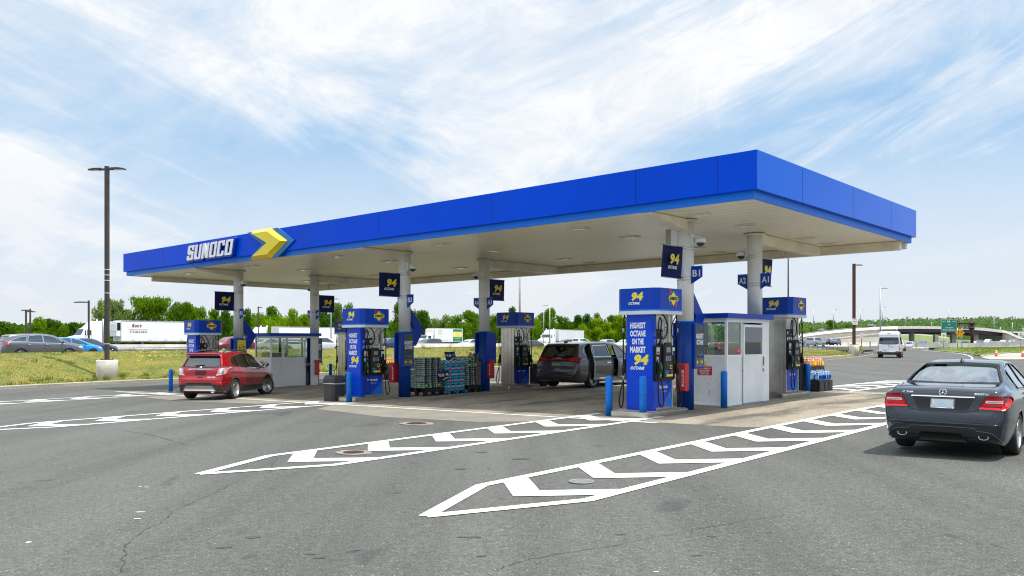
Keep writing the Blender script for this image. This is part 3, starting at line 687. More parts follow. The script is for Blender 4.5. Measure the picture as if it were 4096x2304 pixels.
# poster frames on the columns
def poster(cx, cy, z0, kind, label, xs=.25, ya=-.24, z1=1.02, z2=2.16, w=.48):
    t = empty('poster_frame', W(cx, cy, z0), TH, label, 'poster', 'poster frames on the columns')
    s_ = 1 if xs > 0 else -1
    mb = MB(); mb.box(min(xs, xs - s_ * .07), max(xs, xs - s_ * .07), ya, ya + w, z1, z2, M['blue']); mb.build('frame', t, bevel=.012)
    pl = Pl((xs, ya + w / 2, (z1 + z2) / 2), (0, s_, 0), (0, 0, 1)); W2 = w / 2 - .045; H2 = (z2 - z1) / 2 - .045; mb = MB()
    if kind == 'octane':
        mb.rect(pl, -W2, W2, -H2, H2, .003, M['greenback']); mb.rect(pl, -W2, W2, -H2, -H2 + .42 * H2, .004, M['asphaltgrey'])
        mb.rect(pl, -W2, W2, H2 - .28, H2, .004, mat('poster_sky', (.07, .09, .10), .4, c2=(.04, .06, .05), scale=6))
        cb = -H2 + .50 * H2; bl_ = mat('poster_car', (.04, .14, .25), .3)      # a generic low sports coupe
        mb.poly([(-.13, cb), (-.12, cb + .05), (-.05, cb + .07), (.0, cb + .125), (.08, cb + .125), (.12, cb + .075), (.15, cb + .07), (.15, cb)], bl_, pl, .006)
        mb.poly([(-.02, cb + .075), (.01, cb + .11), (.06, cb + .11), (.08, cb + .075)], M['black'], pl, .008)
        for xx in (-.07, .10): mb.poly([(xx + .03 * math.cos(a * .5236), cb + .03 * math.sin(a * .5236)) for a in range(12)], M['dark'], pl, .010)
        mb.text('HIGHEST', pl, 0, H2 - .29, 2 * W2 * .92, .13, M['lwhite'], .008, .05); mb.text('OCTANE', pl, 0, H2 - .44, 2 * W2 * .86, .13, M['lwhite'], .008, .05)
        mb.text('94', pl, .085, -H2 + .12, .11, .085, M['yellow'], .008, .05, shear=.2); mb.poly([(-.12 + x, -H2 + .12 + y2) for x, y2 in ((-.05, 0), (0, .04), (.05, 0), (0, -.04))], M['yellow'], pl, .008)
    elif kind == 'drink':
        mb.rect(pl, -W2, W2, -H2, H2, .003, M['yellow']); nv = M['navy']
        mb.text('2', pl, -.10, H2 - .36, .10, .17, nv, .006, .03); mb.text('$', pl, .01, H2 - .32, .05, .09, nv, .006, .03); mb.text('7', pl, .11, H2 - .36, .10, .17, nv, .006, .03)
        mb.text('FOR', pl, .0, H2 - .42, .05, .03, nv, .006, .02); mb.text('Flavored Drink', pl, 0, H2 - .21, .22, .035, nv, .006, .01); mb.rect(pl, -.13, .13, H2 - .50, H2 - .495, .006, nv)
        for xx, cc_ in ((-.075, mat('drink_blue', (.01, .12, .55), .3)), (.075, mat('drink_orange', (.75, .20, .01), .3))):
            bp_ = [(-.05, 0), (.05, 0), (.055, .12), (.045, .17), (.055, .24), (.035, .30), (.022, .32), (.022, .37), (-.022, .37), (-.022, .32), (-.035, .30), (-.055, .24), (-.045, .17), (-.055, .12)]
            mb.poly([(xx + a, -H2 + .12 + b) for a, b in bp_], cc_, pl, .006); mb.rect(pl, xx - .045, xx + .045, -H2 + .19, -H2 + .29, .008, M['lwhite'])
            mb.rect(pl, xx - .024, xx + .024, -H2 + .45, -H2 + .49, .008, M['amber'])
        mb.poly([(-W2, -H2), (W2, -H2), (W2, -H2 + .14), (0, -H2 + .07), (-W2, -H2 + .02)], M['red'], pl, .005)
    else: mb.rect(pl, -W2, W2, -H2, H2, .003, M['blue'])
    mb.build('poster', t)
    return t
poster(0, 0, CZ['B1'], 'octane', 'blue framed HIGHEST OCTANE poster with a sports car, by the booth at right', .27, -.02)
poster(-10.78, .12, CZ['B3'], 'octane', 'blue framed HIGHEST OCTANE poster above the bottled water stacks', .27, -.30)
poster(-21.62, 4.0, CZ['A5'], 'octane', 'small HIGHEST OCTANE poster right of the far booth', .27, -.25)
poster(-21.80, .28, CZ['B5'], 'drink', 'yellow 2 for $7 drink poster behind the red car', .27, -.25)
poster(.10, 3.62, CZ['A1'], 'drink', 'yellow 2 for $7 drink poster right of the near booth', .27, -.15, .92, 2.10, .50)
poster(-10.60, 3.80, CZ['A3'], 'plain', 'plain dark blue frame back above the red extinguisher box at the middle rear column', .27, -.12)
poster(-10.60, 3.80, CZ['A3'], 'plain', 'dark blue frame edge left of the middle rear column', -.27, -.24)
poster(-10.78, .12, CZ['B3'], 'plain', 'dark blue frame edge left of the middle front column', -.27, -.24)
poster(0, 0, CZ['B1'], 'plain', 'dark blue frame behind the nearest pump, left of the nearest column', -.27, -.24)
poster(-21.80, .28, CZ['B5'], 'plain', 'dark blue frame edge behind the red car roof, left of the yellow poster', -.27, -.24)
poster(-21.62, 4.0, CZ['A5'], 'plain', 'dark blue frame edge between the far booth and its column', -.27, -.24)
def extinguisher(cx, cy, z0, a0, y, label, face=-1):
    t = empty('extinguisher_box', W(cx + a0, cy + y, z0), TH, label, 'fire box', 'red fire extinguisher boxes on the columns')
    mb = MB(); mb.box(0, .26, -.11, .11, .48, 1.16, M['red']); mb.build('box', t, bevel=.02)
    mb = MB(); pl = Pl((.13, -.11, .82), (1, 0, 0), (0, 0, 1)); mb.rect(pl, .05, .105, -.22, .18, .003, M['lwhite'])
    pt = Pl(pl(.077, -.02), (0, 0, 1), (-1, 0, 0)); mb.text('FIRE', pt, 0, 0, .30, .035, M['red'], .006, .05)
    mb.rect(pl, -.10, .02, -.29, .29, .002, mat('window_red', (.28, .05, .05), .1, coat=1)); mb.build('door', t)
extinguisher(0, 0, CZ['B1'], -.02, -.34, 'bright red extinguisher box behind the nearest pump')
extinguisher(-10.78, .12, CZ['B3'], -.46, -.20, 'red extinguisher box left of the middle front column')
extinguisher(-10.60, 3.80, CZ['A3'], .12, .05, 'red extinguisher box right of the middle rear column, by the concrete bin')
extinguisher(-21.62, 4.0, CZ['A5'], .12, -.10, 'small red extinguisher box under the far HIGHEST OCTANE poster')
extinguisher(.10, 3.62, CZ['A1'], .10, .05, 'red extinguisher box mostly hidden behind the yellow poster at right')
# ---------------------------------------------------------------- fuel pumps on steel-edged islands
def island(cx, cy, label, lx=1.10, ly=1.85):
    t = empty('pump_island', W(cx, cy), TH, label, 'pump island', 'steel edged pump islands')
    mb = MB(); r = .16; pts = []
    for sx, sy, a0 in ((1, -1, -90), (1, 1, 0), (-1, 1, 90), (-1, -1, 180)):
        for k in range(5): a = R(a0 + k * 22.5); pts.append((sx * (lx / 2 - r) + r * math.cos(a), sy * (ly / 2 - r) + r * math.sin(a)))
    pl = Pl((0, 0, 0), (1, 0, 0), (0, 1, 0))
    mb.prism(pts, pl, -.03, .125, M['steel']); mb.build('steel_edge', t, bevel=.012)
    mb = MB(); mb.poly([(a * .96, b * .97) for a, b in pts], WALK, pl, .130); mb.build('concrete_top', t)
    return t
def hose(mb, pts, r=.017): mb.tube(smooth_line(pts, 7), r, M['black'], 8)
def nozzle(t, pl, a, b, m, label=None):
    mb = MB()
    mb.tube([pl(a - .05, b + .13, .10), pl(a - .02, b + .06, .12), pl(a, b, .13)], .020, M['galv'] if m is M['green'] else m, 8)
    mb.tube([pl(a - .01, b + .05, .13), pl(a + .01, b - .04, .15), pl(a + .035, b - .13, .14)], .042, m, 8)
    mb.tube([pl(a + .035, b - .12, .14), pl(a + .045, b - .20, .13)], .026, m, 8)
    mb.tube(smooth_line([pl(a - .03, b + .01, .16), pl(a - .06, b - .07, .17), pl(a + .0, b - .14, .16)], 4), .012, M['black'], 6)
    mb.tube([pl(a + .045, b - .20, .13), pl(a + .05, b - .30, .12)], .019, M['galv'], 8)
    return mb.build('nozzle', t)
def pump_face(t, pl, lane, full=True):
    """pl: centre of the face at ground level, a along the lane, b up, d outward"""
    mb = MB(); mb.prism([(-.40, .19), (.40, .19), (.40, .81), (-.40, .81)], pl, .0, .012, M['pumpblue'])
    mb.poly([(-.05, .19), (.40, .19), (.40, .62)], mat('panel_light_blue', (.01, .13, .52), .3, coat=.4), pl, .014)
    mb.poly([(.10, .19), (.40, .19), (.40, .46)], M['strip'], pl, .016)
    mb.text('Ultra', pl, -.11, .665, .19, .075, M['lwhite'], .018, .03, shear=.1); mb.poly([(.0, .63), (.035, .66), (0, .69)], M['yellow'], pl, .018)
    mb.text('tech', pl, .12, .665, .17, .075, M['lwhite'], .018, .03, shear=.1); mb.text('Quality Fuels', pl, .05, .555, .24, .035, M['yellow'], .018, .01, shear=.1)
    mb.build('lower_panel', t)
    mb = MB(); mb.prism([(-.42, .84), (-.36, .81), (.36, .81), (.44, .86), (.44, 1.62), (-.42, 1.62)], pl, .0, .085, M['black']); mb.build('dispenser_head', t, bevel=.01)
    mb = MB(); mb.prism([(-.14, .87), (.22, .87), (.25, .93), (.21, 1.60), (.15, 1.69), (-.06, 1.69), (-.12, 1.60)], pl, .085, .15, M['dark']); h = mb.build('card_terminal', t, bevel=.012)
    mb = MB(); mb.rect(pl, -.05, .12, 1.46, 1.58, .153, M['grey']); mb.rect(pl, -.04, .10, 1.26, 1.38, .153, mat('screen', (.10, .14, .20), .2)); 
    for k in range(4):
        for j in range(2): mb.rect(pl, -.07 + j * .19, -.05 + j * .19, 1.26 + k * .03, 1.28 + k * .03, .154, M['lgrey'])
    mb.rect(pl, -.02, .07, 1.13, 1.20, .153, M['dgrey']); mb.rect(pl, .10, .19, 1.08, 1.17, .153, M['yellow']); mb.rect(pl, .115, .175, 1.095, 1.155, .155, M['black']); mb.build('keypad', h)
    mb = MB()
    for k, m in enumerate(('green', 'strip', 'pumpblue', 'navy', 'red')): mb.rect(pl, -.11 + k * .066, -.055 + k * .066, .965, 1.045, .153, M[m])
    for k in range(5): mb.prism([(-.11 + k * .066, .905), (-.055 + k * .066, .905), (-.055 + k * .066, .955), (-.11 + k * .066, .955)], pl, .151, .16, M['yellow'] if k else M['green'])
    mb.build('grade_buttons', h)
    mb = MB(); mb.rect(pl, -.38, -.24, 1.42, 1.58, .088, M['lgrey']); mb.rect(pl, -.37, -.25, 1.44, 1.48, .090, M['red']); mb.rect(pl, -.38, -.28, 1.24, 1.36, .088, M['lgrey']); mb.rect(pl, -.26, -.22, 1.30, 1.36, .088, M['strip'])
    mb.rect(pl, .30, .33, 1.40, 1.58, .088, M['lgrey']); mb.rect(pl, .34, .37, 1.40, 1.44, .088, M['strip']); mb.rect(pl, .29, .36, 1.12, 1.16, .088, M['yellow'])
    mb.text(lane, pl, .375, 1.53, .075, .08, M['lwhite'], .089, .04); mb.build('stickers', t)
    mb = MB(); mb.prism([(-.44, 1.62), (.0, 1.62), (.0, 2.0), (-.44, 2.0)], pl, 0, .03, M['black'])
    for k, (row) in enumerate((('499', '579', '524'), ('401', '', '532'))):
        for j, s in enumerate(row):
            c = (-.37 + j * .145, 1.715 + k * .17)
            if not s: mb.text('CASH', pl, c[0], c[1] + .03, .06, .02, M['lgrey'], .034, 0); continue
            mb.text(s, pl, c[0], c[1], .085, .10, M['lwhite'], .034, .045); mb.text('9', pl, c[0] + .058, c[1] + .03, .015, .04, M['lwhite'], .034, .02)
    mb.build('price_panel', t)
    mb = MB(); mb.rect(pl, .10, .20, 1.82, 2.10, .004, M['lgrey']); 
    for k in range(5): mb.rect(pl, .11, .19, 1.85 + k * .045, 1.865 + k * .045, .006, M['dgrey'])
    mb.build('notice', t)
    mb = MB()
    for a in (-.30, .38): mb.prism([(a - .07, .98), (a + .07, .98), (a + .07, 1.30), (a - .07, 1.30)], pl, .085, .12, M['black'])
    mb.build('nozzle_holster', t, bevel=.01)
    nozzle(t, pl, -.31, 1.18, M['green']); nozzle(t, pl, .42, 1.12, M['black'])
    mb = MB(); hose(mb, [pl(-.26, .88, .13), pl(-.22, .60, .16), pl(-.20, .34, .17), pl(-.30, .22, .18), pl(-.42, .36, .17), pl(-.42, .8, .17), pl(-.34, 1.5, .17), pl(-.30, 2.05, .16), pl(-.26, 2.18, .15)]); mb.build('hose', t)
    mb = MB(); hose(mb, [pl(-.26, 2.18, .15), pl(-.34, 2.25, .15), pl(-.40, 2.0, .15), pl(-.24, 1.78, .15), pl(-.06, 1.86, .15), pl(-.02, 2.1, .15), pl(-.14, 2.28, .15), pl(-.2, 2.33, .1)]); hose(mb, [pl(.38, 2.30, .14), pl(.20, 2.12, .15), pl(.18, 1.88, .15), pl(.30, 1.76, .15), pl(.40, 1.92, .15), pl(.36, 2.2, .14)], .012); mb.build('hose_loop', t)
    mb = MB(); hose(mb, [pl(.47, .82, .12), pl(.56, .55, .14), pl(.60, .30, .15), pl(.53, .18, .15), pl(.45, .28, .15), pl(.44, .8, .14), pl(.46, 1.9, .13), pl(.43, 2.33, .12)]); mb.build('hose', t)
    mb = MB(); mb.cyl(pl(-.27, 1.97, .155), pl(-.26, 2.08, .152), .028, M['galv'], n=10); mb.cyl(pl(.455, 1.92, .13), pl(.45, 2.02, .13), .028, M['galv'], n=10); mb.build('breakaway_coupling', t)
def make_pump(front):
    t = empty('fuel_pump', (0, 0, 0))
    mb = MB(); mb.box(-.315, .315, -.42, .42, .13, 2.34, M['steel']); mb.box(-.335, .335, -.455, -.40, .13, 2.34, M['steel']); mb.box(-.335, .335, .40, .455, .13, 2.34, M['steel'])
    for x in (-.2, 0, .2): mb.box(x - .012, x + .012, -.462, -.454, .16, 2.33, M['steel'])
    mb.build('cabinet', t, bevel=.008)
    if front:
        pl = Pl((0, -.463, 0), (1, 0, 0), (0, 0, 1)); mb = MB()
        mb.prism([(-.345, .13), (.345, .13), (.345, 2.345), (-.345, 2.345)], pl, 0, .02, M['pumpblue'])
        mb.box(.336, .350, -.463, -.30, .13, 2.345, M['pumpblue']); mb.box(-.350, -.336, -.463, -.30, .13, 2.345, M['pumpblue'])
        wrap = mb.build('wrap_panel', t, bevel=.012)
        mb = MB(); 
        for k, (s, w_) in enumerate((('HIGHEST', .42), ('OCTANE', .42), ('ON THE', .32), ('MARKET', .42))): mb.text(s, pl, -.03, 2.08 - k * .185, w_, .14, M['lwhite'], .024, .045)
        ninety_four(mb, pl.at(0, 0, .02), .06, 1.235, .52); mb.build('lettering', wrap)
    x, y, c = .56, .59, .12
    ring = [(x - c, -y), (x, -y + c), (x, y - c), (x - c, y), (-x + c, y), (-x, y - c), (-x, -y + c), (-x + c, -y)]
    pz = Pl((0, 0, 0), (1, 0, 0), (0, 1, 0)); mb = MB()
    mb.prism(ring, pz, 2.45, 2.93, M['blue']); mb.prism([(a * .999, b * .999) for a, b in ring], pz, 2.41, 2.45, M['strip']); mb.prism([(a * 1.015, b * 1.015) for a, b in ring], pz, 2.33, 2.41, M['lgrey'])
    v = mb.build('valance', t, bevel=.004)
    mb = MB()
    for s in (1, -1):
        ninety_four(mb, Pl((0, -s * y, 0), (s, 0, 0), (0, 0, 1)), .02, 2.695, .42)
        diamond_logo(mb, Pl((s * x, 0, 0), (0, s, 0), (0, 0, 1)), .08, 2.70, .50)
    mb.build('lettering', v)
    for s in (1, -1): pump_face(t, Pl((s * .316, 0, 0), (0, s, 0), (0, 0, 1)), '1')
    return t
pumpB = make_pump(True); pumpA = make_pump(False)
PUMPS = [('B1', 0, -1.60, 'blue wrapped HIGHEST OCTANE pump nearest the camera, between two blue bollards'),
         ('B3', -10.82, -1.48, 'blue wrapped HIGHEST OCTANE pump behind the black trash can, in the middle of the row'),
         ('B5', -21.85, -1.30, 'blue wrapped HIGHEST OCTANE pump behind the red car'),
         ('A1', .00, 5.60, 'bare stainless pump right of the near booth, beside the orange jugs'),
         ('A3', -10.98, 5.95, 'bare stainless pump between the concrete bin and the grey minivan'),
         ('A5', -21.75, 6.1, 'bare stainless pump farthest back, half hidden behind the middle blue pump')]
for nm, cx, cy, lab in PUMPS:
    src = pumpB if nm[0] == 'B' else pumpA; first = nm in ('B1', 'A1')
    loc = W(cx, cy)
    if first: p = src; p.location = loc; p.rotation_euler = (0, 0, TH)
    else: p = copy_tree(src, loc=loc, rz=TH)
    tag(p, lab, 'fuel pump', 'fuel pumps under the canopy')
    island(cx - .03, cy + .02, {'B1': 'steel edged island under the nearest pump', 'B3': 'steel edged island behind the black trash can', 'B5': 'steel edged island hidden behind the red car', 'A1': 'steel edged island left of the orange jugs', 'A3': 'steel edged island left of the grey minivan', 'A5': 'farthest steel edged island, behind the middle pump'}[nm])

# ---------------------------------------------------------------- attendants' booths
def booth(ox, oy, label, open_door=False):
    """ox, oy: near right corner; runs to -x and +y"""
    t = empty('booth', W(ox, oy), TH, label, 'booth', 'attendants\' booths on the islands')
    w, l, h = 1.30, 2.45, 2.27; P = M['offwhite']; mb = MB(); e = .06
    for (a, b) in ((-e, 0), (-w, 0), (-e, l - e), (-w, l - e)): mb.box(a if a > -w else -w, (a if a > -w else -w) + e, b, b + e, 0, h, M['white'])
    mb.box(-w + e, -e, .012, e - .01, .08, 1.27, P); mb.box(-w + e, -e, 0, e, 0, .08, M['white']); mb.box(-w + e, -e, 0, e, 1.27, 1.33, M['white']); mb.box(-w + e, -e, 0, e, 2.17, h, M['white'])
    mb.box(-w + e, -e, l - e, l, 0, 1.33, P); mb.box(-w + e, -e, l - e, l, 2.17, h, M['white']); mb.box(-w / 2 - .04, -w / 2 + .04, l - e, l, 1.33, 2.17, M['dgrey'])
    mb.box(-e + .01, -.012, e, .86, .08, 1.27, P); mb.box(-e, 0, e, .86, 1.27, 1.33, M['white']); mb.box(-e, 0, e, .86, 0, .08, M['white']); mb.box(-e, 0, e, l - e, 2.17, h, M['white']); mb.box(-e, 0, .80, .86, 1.33, 2.17, M['white'])
    mb.box(-e, 0, l - .40, l - e, .0, 2.17, M['white'])
    mb.box(-w, -w + e, e, l - e, 0, 1.33, P); mb.box(-w, -w + e, e, l - e, 2.17, h, M['white']); mb.box(-w, -w + e, 1.2, 1.3, 1.33, 2.17, M['dgrey'])
    mb.box(-w, 0, 0, l, -.03, .03, M['grey']) ; mb.build('wall', t)
    mb = MB(); mb.box(-w - .10, .10, -.12, l + .10, h, h + .125, M['blue']); mb.build('roof', t, bevel=.005)
    mb = MB(); mb.box(-w + e, -e, .025, .032, 1.33, 2.17, M['glass']); wn = mb.build('window', t)
    mb = MB(); mb.box(-.035, -.028, e, .80, 1.33, 2.17, M['glass']); mb.build('window', t)
    mb = MB(); mb.box(-w + e, -w / 2 - .04, l - .035, l - .028, 1.33, 2.17, M['glass']); mb.build('window', t)
    mb = MB(); mb.box(-w + .028, -w + .035, e, l - e, 1.33, 2.17, M['glass']); mb.build('window', t)
    d0 = .86; d1 = l - .42; dx = 0.012; s = .0 if not open_door else -.28
    mb = MB(); mb.box(dx - .01, dx + .025, d0 + s, d1 + s, .06, 1.33, P); mb.box(dx - .012, dx + .028, d0 + s, d0 + .07 + s, 1.33, 2.12, M['white']); mb.box(dx - .012, dx + .028, d1 - .08 + s, d1 + s, 1.33, 2.12, M['white']); mb.box(dx - .012, dx + .028, d0 + .07 + s, d1 - .08 + s, 2.05, 2.12, M['white'])
    d = mb.build('door', t, bevel=.004)
    mb = MB(); mb.box(dx + .005, dx + .011, d0 + .07 + s, d1 - .08 + s, 1.33, 2.05, M['glass']); mb.build('pane', d)
    mb = MB(); mb.box(dx + .03, dx + .06, d1 - .05 + s, d1 - .02 + s, 1.02, 1.26, M['grey']); mb.box(dx + .03, dx + .055, d1 - .06 + s, d1 - .01 + s, .86, .95, M['galv']); mb.build('handle', d, bevel=.005)
    mb = MB(); mb.box(.0, .04, d0 - .02, l - .05, .02, .055, M['galv']); mb.build('threshold', t)
    mb = MB(); mb.box(-1.18, -.72, .25, .9, .9, 1.52, M['cardboard']); mb.box(-.68, -.45, .2, .8, .9, 1.44, mat('box_pale', (.5, .44, .33), .8)); mb.build('stored_boxes', t, bevel=.01)
    mb = MB(); mb.box(-1.2, -.1, .1, .75, .86, .9, M['dgrey']); mb.box(-1.2, -.15, l - .6, l - .1, .86, .9, M['dgrey']); mb.build('counter', t)
    mb = MB(); pl = Pl((0, 0, 0), (0, 1, 0), (0, 0, 1)); mb.rect(pl, .60, .76, 1.36, 1.52, -.024, M['red']); mb.text('NO SMOKING', pl, .68, 1.47, .12, .025, M['lwhite'], -.021, .01); mb.text('STOP ENGINE', pl, .68, 1.42, .12, .025, M['lwhite'], -.021, .01); mb.build('red_notice', t)
    pl = Pl((0, .012, 0), (1, 0, 0), (0, 0, 1)); mb = MB()
    mb.prism([(-.84, .80), (-.42, .80), (-.42, 1.03), (-.84, 1.03)], pl, 0, .006, M['red'])
    for k, s_ in enumerate(('EMERGENCY', 'SHUT-OFF', 'SWITCH')): mb.text(s_, pl, -.63, .975 - k * .065, (.36, .28, .24)[k], .045, M['lwhite'], .009, .03)
    mb.build('emergency_sign', t)
    mb = MB(); mb.prism([(-.78, 1.06), (-.60, 1.06), (-.60, 1.18), (-.78, 1.18)], pl, 0, .07, M['yellow']); mb.cyl(pl(-.69, 1.12, .07), pl(-.69, 1.12, .10), .038, M['red'], n=14); mb.build('shutoff_switch', t, bevel=.008)
    mb = MB()
    for _ in range(16): a, b = rnd.uniform(-1.1, -.08), rnd.uniform(.12, .7); da = rnd.uniform(-.03, .03); mb.poly([(a, b), (a + .008, b), (a + da + .006, b + rnd.uniform(.04, .1)), (a + da, b + .05)], M['dgrey'], pl, .002)
    mb.build('scuff_marks', t)
    return t
booth(.56, 1.08, 'white booth with blue roof and emergency shut-off sign, beside the nearest column')
booth(-21.32, 1.55, 'white booth with blue roof and half open door, in front of the parked red car', True)

# ---------------------------------------------------------------- bollards, bins
bol = None
def bollard(px, py, label, h=.92, worn=False):
    global bol
    c = gp(px, py)
    if bol is None:
        mb = MB(); mb.lathe([(.083, -.01), (.083, .885), (.078, .91), (.060, .925), (.03, .935), (.001, .937)], (0, 0, 0), M['bollard'], 24)
        bol = mb.build('bollard', None, c); o = bol
    else:
        o = bol.copy(); COL.objects.link(o); o.location = c
    o.scale = (1, 1, h / .92); tag(o, label, 'bollard', 'blue bollards guarding the pumps')
    return o
bollard(2436, 1664, 'blue bollard at the left corner of the nearest pump island')
o = bollard(2572, 1671, 'blue bollard with chipped rusty top, right in front of the nearest pump')
mb = MB(); c = o.location
for k in range(9):
    a = R(rnd.uniform(-150, -40)); z = rnd.choice([.88, .86, .02, .03, .5, .83]); w_ = rnd.uniform(.02, .05)
    mb.add([(.0842 * math.cos(a + da), .0842 * math.sin(a + da), z + dz) for da, dz in ((0, 0), (w_ * 8, .004), (w_ * 6, .02), (.05, .028))], [(0, 1, 2, 3)], M['rust'])
mb.build('rust_chip', o)
bollard(2896, 1632, 'blue bollard at the front corner of the near booth')
bollard(3046, 1604, 'blue bollard under the yellow poster at the near booth')
bollard(3230, 1573, 'blue bollard in front of the orange and blue jugs')
bollard(1396, 1609, 'blue bollard right of the black trash can, before the middle pump')
bollard(683, 1567, 'blue bollard standing free at the left of the red car')
bollard(727, 1571, 'blue bollard half hidden behind the rear left of the red car')
bollard(1241, 1540, 'blue bollard right of the far booth door')
bollard(1322, 1530, 'blue bollard behind the black trash can')
bollard(2160, 1543, 'blue bollard left of the grey minivan')
bollard(1069, 1560, 'blue bollard between the red car bonnet and the far booth', .86)
def octbin(c, label, name='trash_can'):
    t = empty(name, c, TH, label, 'trash can')
    mb = MB(); P = lambda s, z: [(s * x, s * y, z) for x, y in ((-.30, -.19), (-.22, -.27), (.22, -.27), (.30, -.19), (.30, .19), (.22, .27), (-.22, .27), (-.30, .19))]
    def loft(rings, m, name, capt=True):
        mb = MB(); vs = [v for r_ in rings for v in r_]; k = len(rings)
        mb.add(vs, [(j * 8 + i, j * 8 + (i + 1) % 8, (j + 1) * 8 + (i + 1) % 8, (j + 1) * 8 + i) for j in range(k - 1) for i in range(8)] + [tuple(range(8))[::-1], tuple(range((k - 1) * 8, k * 8))], m); mb.build(name, t, bevel=.008)
    binm = mat('speckled_black', (.05, .05, .052), .75, c2=(.018, .018, .02), scale=60)
    loft([P(.92, 0), P(.97, .56)], binm, 'bin'); loft([P(1.0, .58), P(1.03, .63), P(1.0, .72), P(.85, .80), P(.84, .82)], binm, 'lid')
    mb = MB(); vs = P(1.02, .55) + P(1.03, .585); vs = [(x, y, z + rnd.uniform(-.015, .012)) for x, y, z in vs]; mb.add(vs, [(i, (i + 1) % 8, 8 + (i + 1) % 8, 8 + i) for i in range(8)], mat('bag_film', (.5, .52, .55), .3)); mb.build('bag_edge', t)
    return t
octbin(gp(1324, 1606) + Vector((.05, .25, 0)), 'speckled black trash can with a white liner, left of the middle pump')
def boxbin(c, m, label, w=.52, d=.50, h=.98, rz=TH):
    t = empty('litter_bin', c, rz, label, 'litter bin')
    mb = MB(); mb.box(-w / 2, w / 2, -d / 2, d / 2, .05, h * .84, m); mb.box(-w / 2 + .03, w / 2 - .03, -d / 2 + .03, d / 2 - .03, 0, .05, m); mb.build('bin', t, bevel=.02)
    mb = MB(); mb.box(-w / 2 - .01, w / 2 + .01, -d / 2 - .01, d / 2 + .01, h * .85, h, m); mb.build('lid', t, bevel=.025)
    return t
PEB = mat('pebble_concrete', (.27, .235, .19), .9, c2=(.12, .105, .085), scale=70)
BIN = W(-10.82, 4.2 - .62); boxbin(BIN, PEB, 'brown pebbled concrete litter bin carrying three oil jugs', .50, .46, 1.10)
boxbin(W(-10.95, 7.35), M['black'], 'black litter bin between the middle rear pump and the grey minivan', .56, .52, .90)
boxbin(W(-.35, 7.35), M['black'], 'black litter bin right of the nearest rear pump', .56, .52, .95)
# oil jugs on the bin
def jugmesh(cm, lm, capm, w=.13, d=.09, h=.29):
    mb = MB(); mb.box(-w / 2, w / 2, -d / 2, d / 2, 0, h * .68, cm); mb.add([(-w / 2, -d / 2, h * .68), (w / 2, -d / 2, h * .68), (w / 2, d / 2, h * .68), (-w / 2, d / 2, h * .68), (.0, -d / 4, h * .88), (w * .36, -d / 4, h * .88), (w * .36, d / 4, h * .88), (.0, d / 4, h * .88)], [(0, 1, 5, 4), (1, 2, 6, 5), (2, 3, 7, 6), (3, 0, 4, 7), (4, 5, 6, 7)], cm)
    return mb
for k, (nm, c, lm, cap, lab) in enumerate((('yellow', (.75, .50, .02), M['red'], M['red'], 'yellow oil jug on the concrete bin'), ('blue', (.01, .12, .50), M['lwhite'], M['yellow'], 'blue oil jug with white label, middle of three on the bin'), ('green', (.10, .20, .19), M['grey'], M['red'], 'grey green oil jug on the concrete bin'))):
    t = empty('oil_jug', BIN + Vector((UX, UY, 0)) * (-.17 + .12 * k) + Vector((VX, VY, 0)) * (-.12 + .10 * k) + Vector((0, 0, 1.10)), TH - .3, lab, 'oil jug', 'oil jugs on the bin')
    mb = jugmesh(mat('jug_' + nm, c, .35), lm, cap, .17, .12, .34); mb.tube([(-.07, 0, .20), (-.085, 0, .29), (.0, 0, .315)], .015, mat('jug_' + nm, c, .35), 6); mb.build('jug', t, bevel=.012)
    mb = MB(); mb.cyl((.035, 0, .29), (.035, 0, .335), .028, cap, n=10); mb.build('cap', t)
    mb = MB(); mb.rect(Pl((0, -.06, .12), (1, 0, 0), (0, 0, 1)), -.065, .065, -.08, .08, .003, lm); mb.build('label', t)

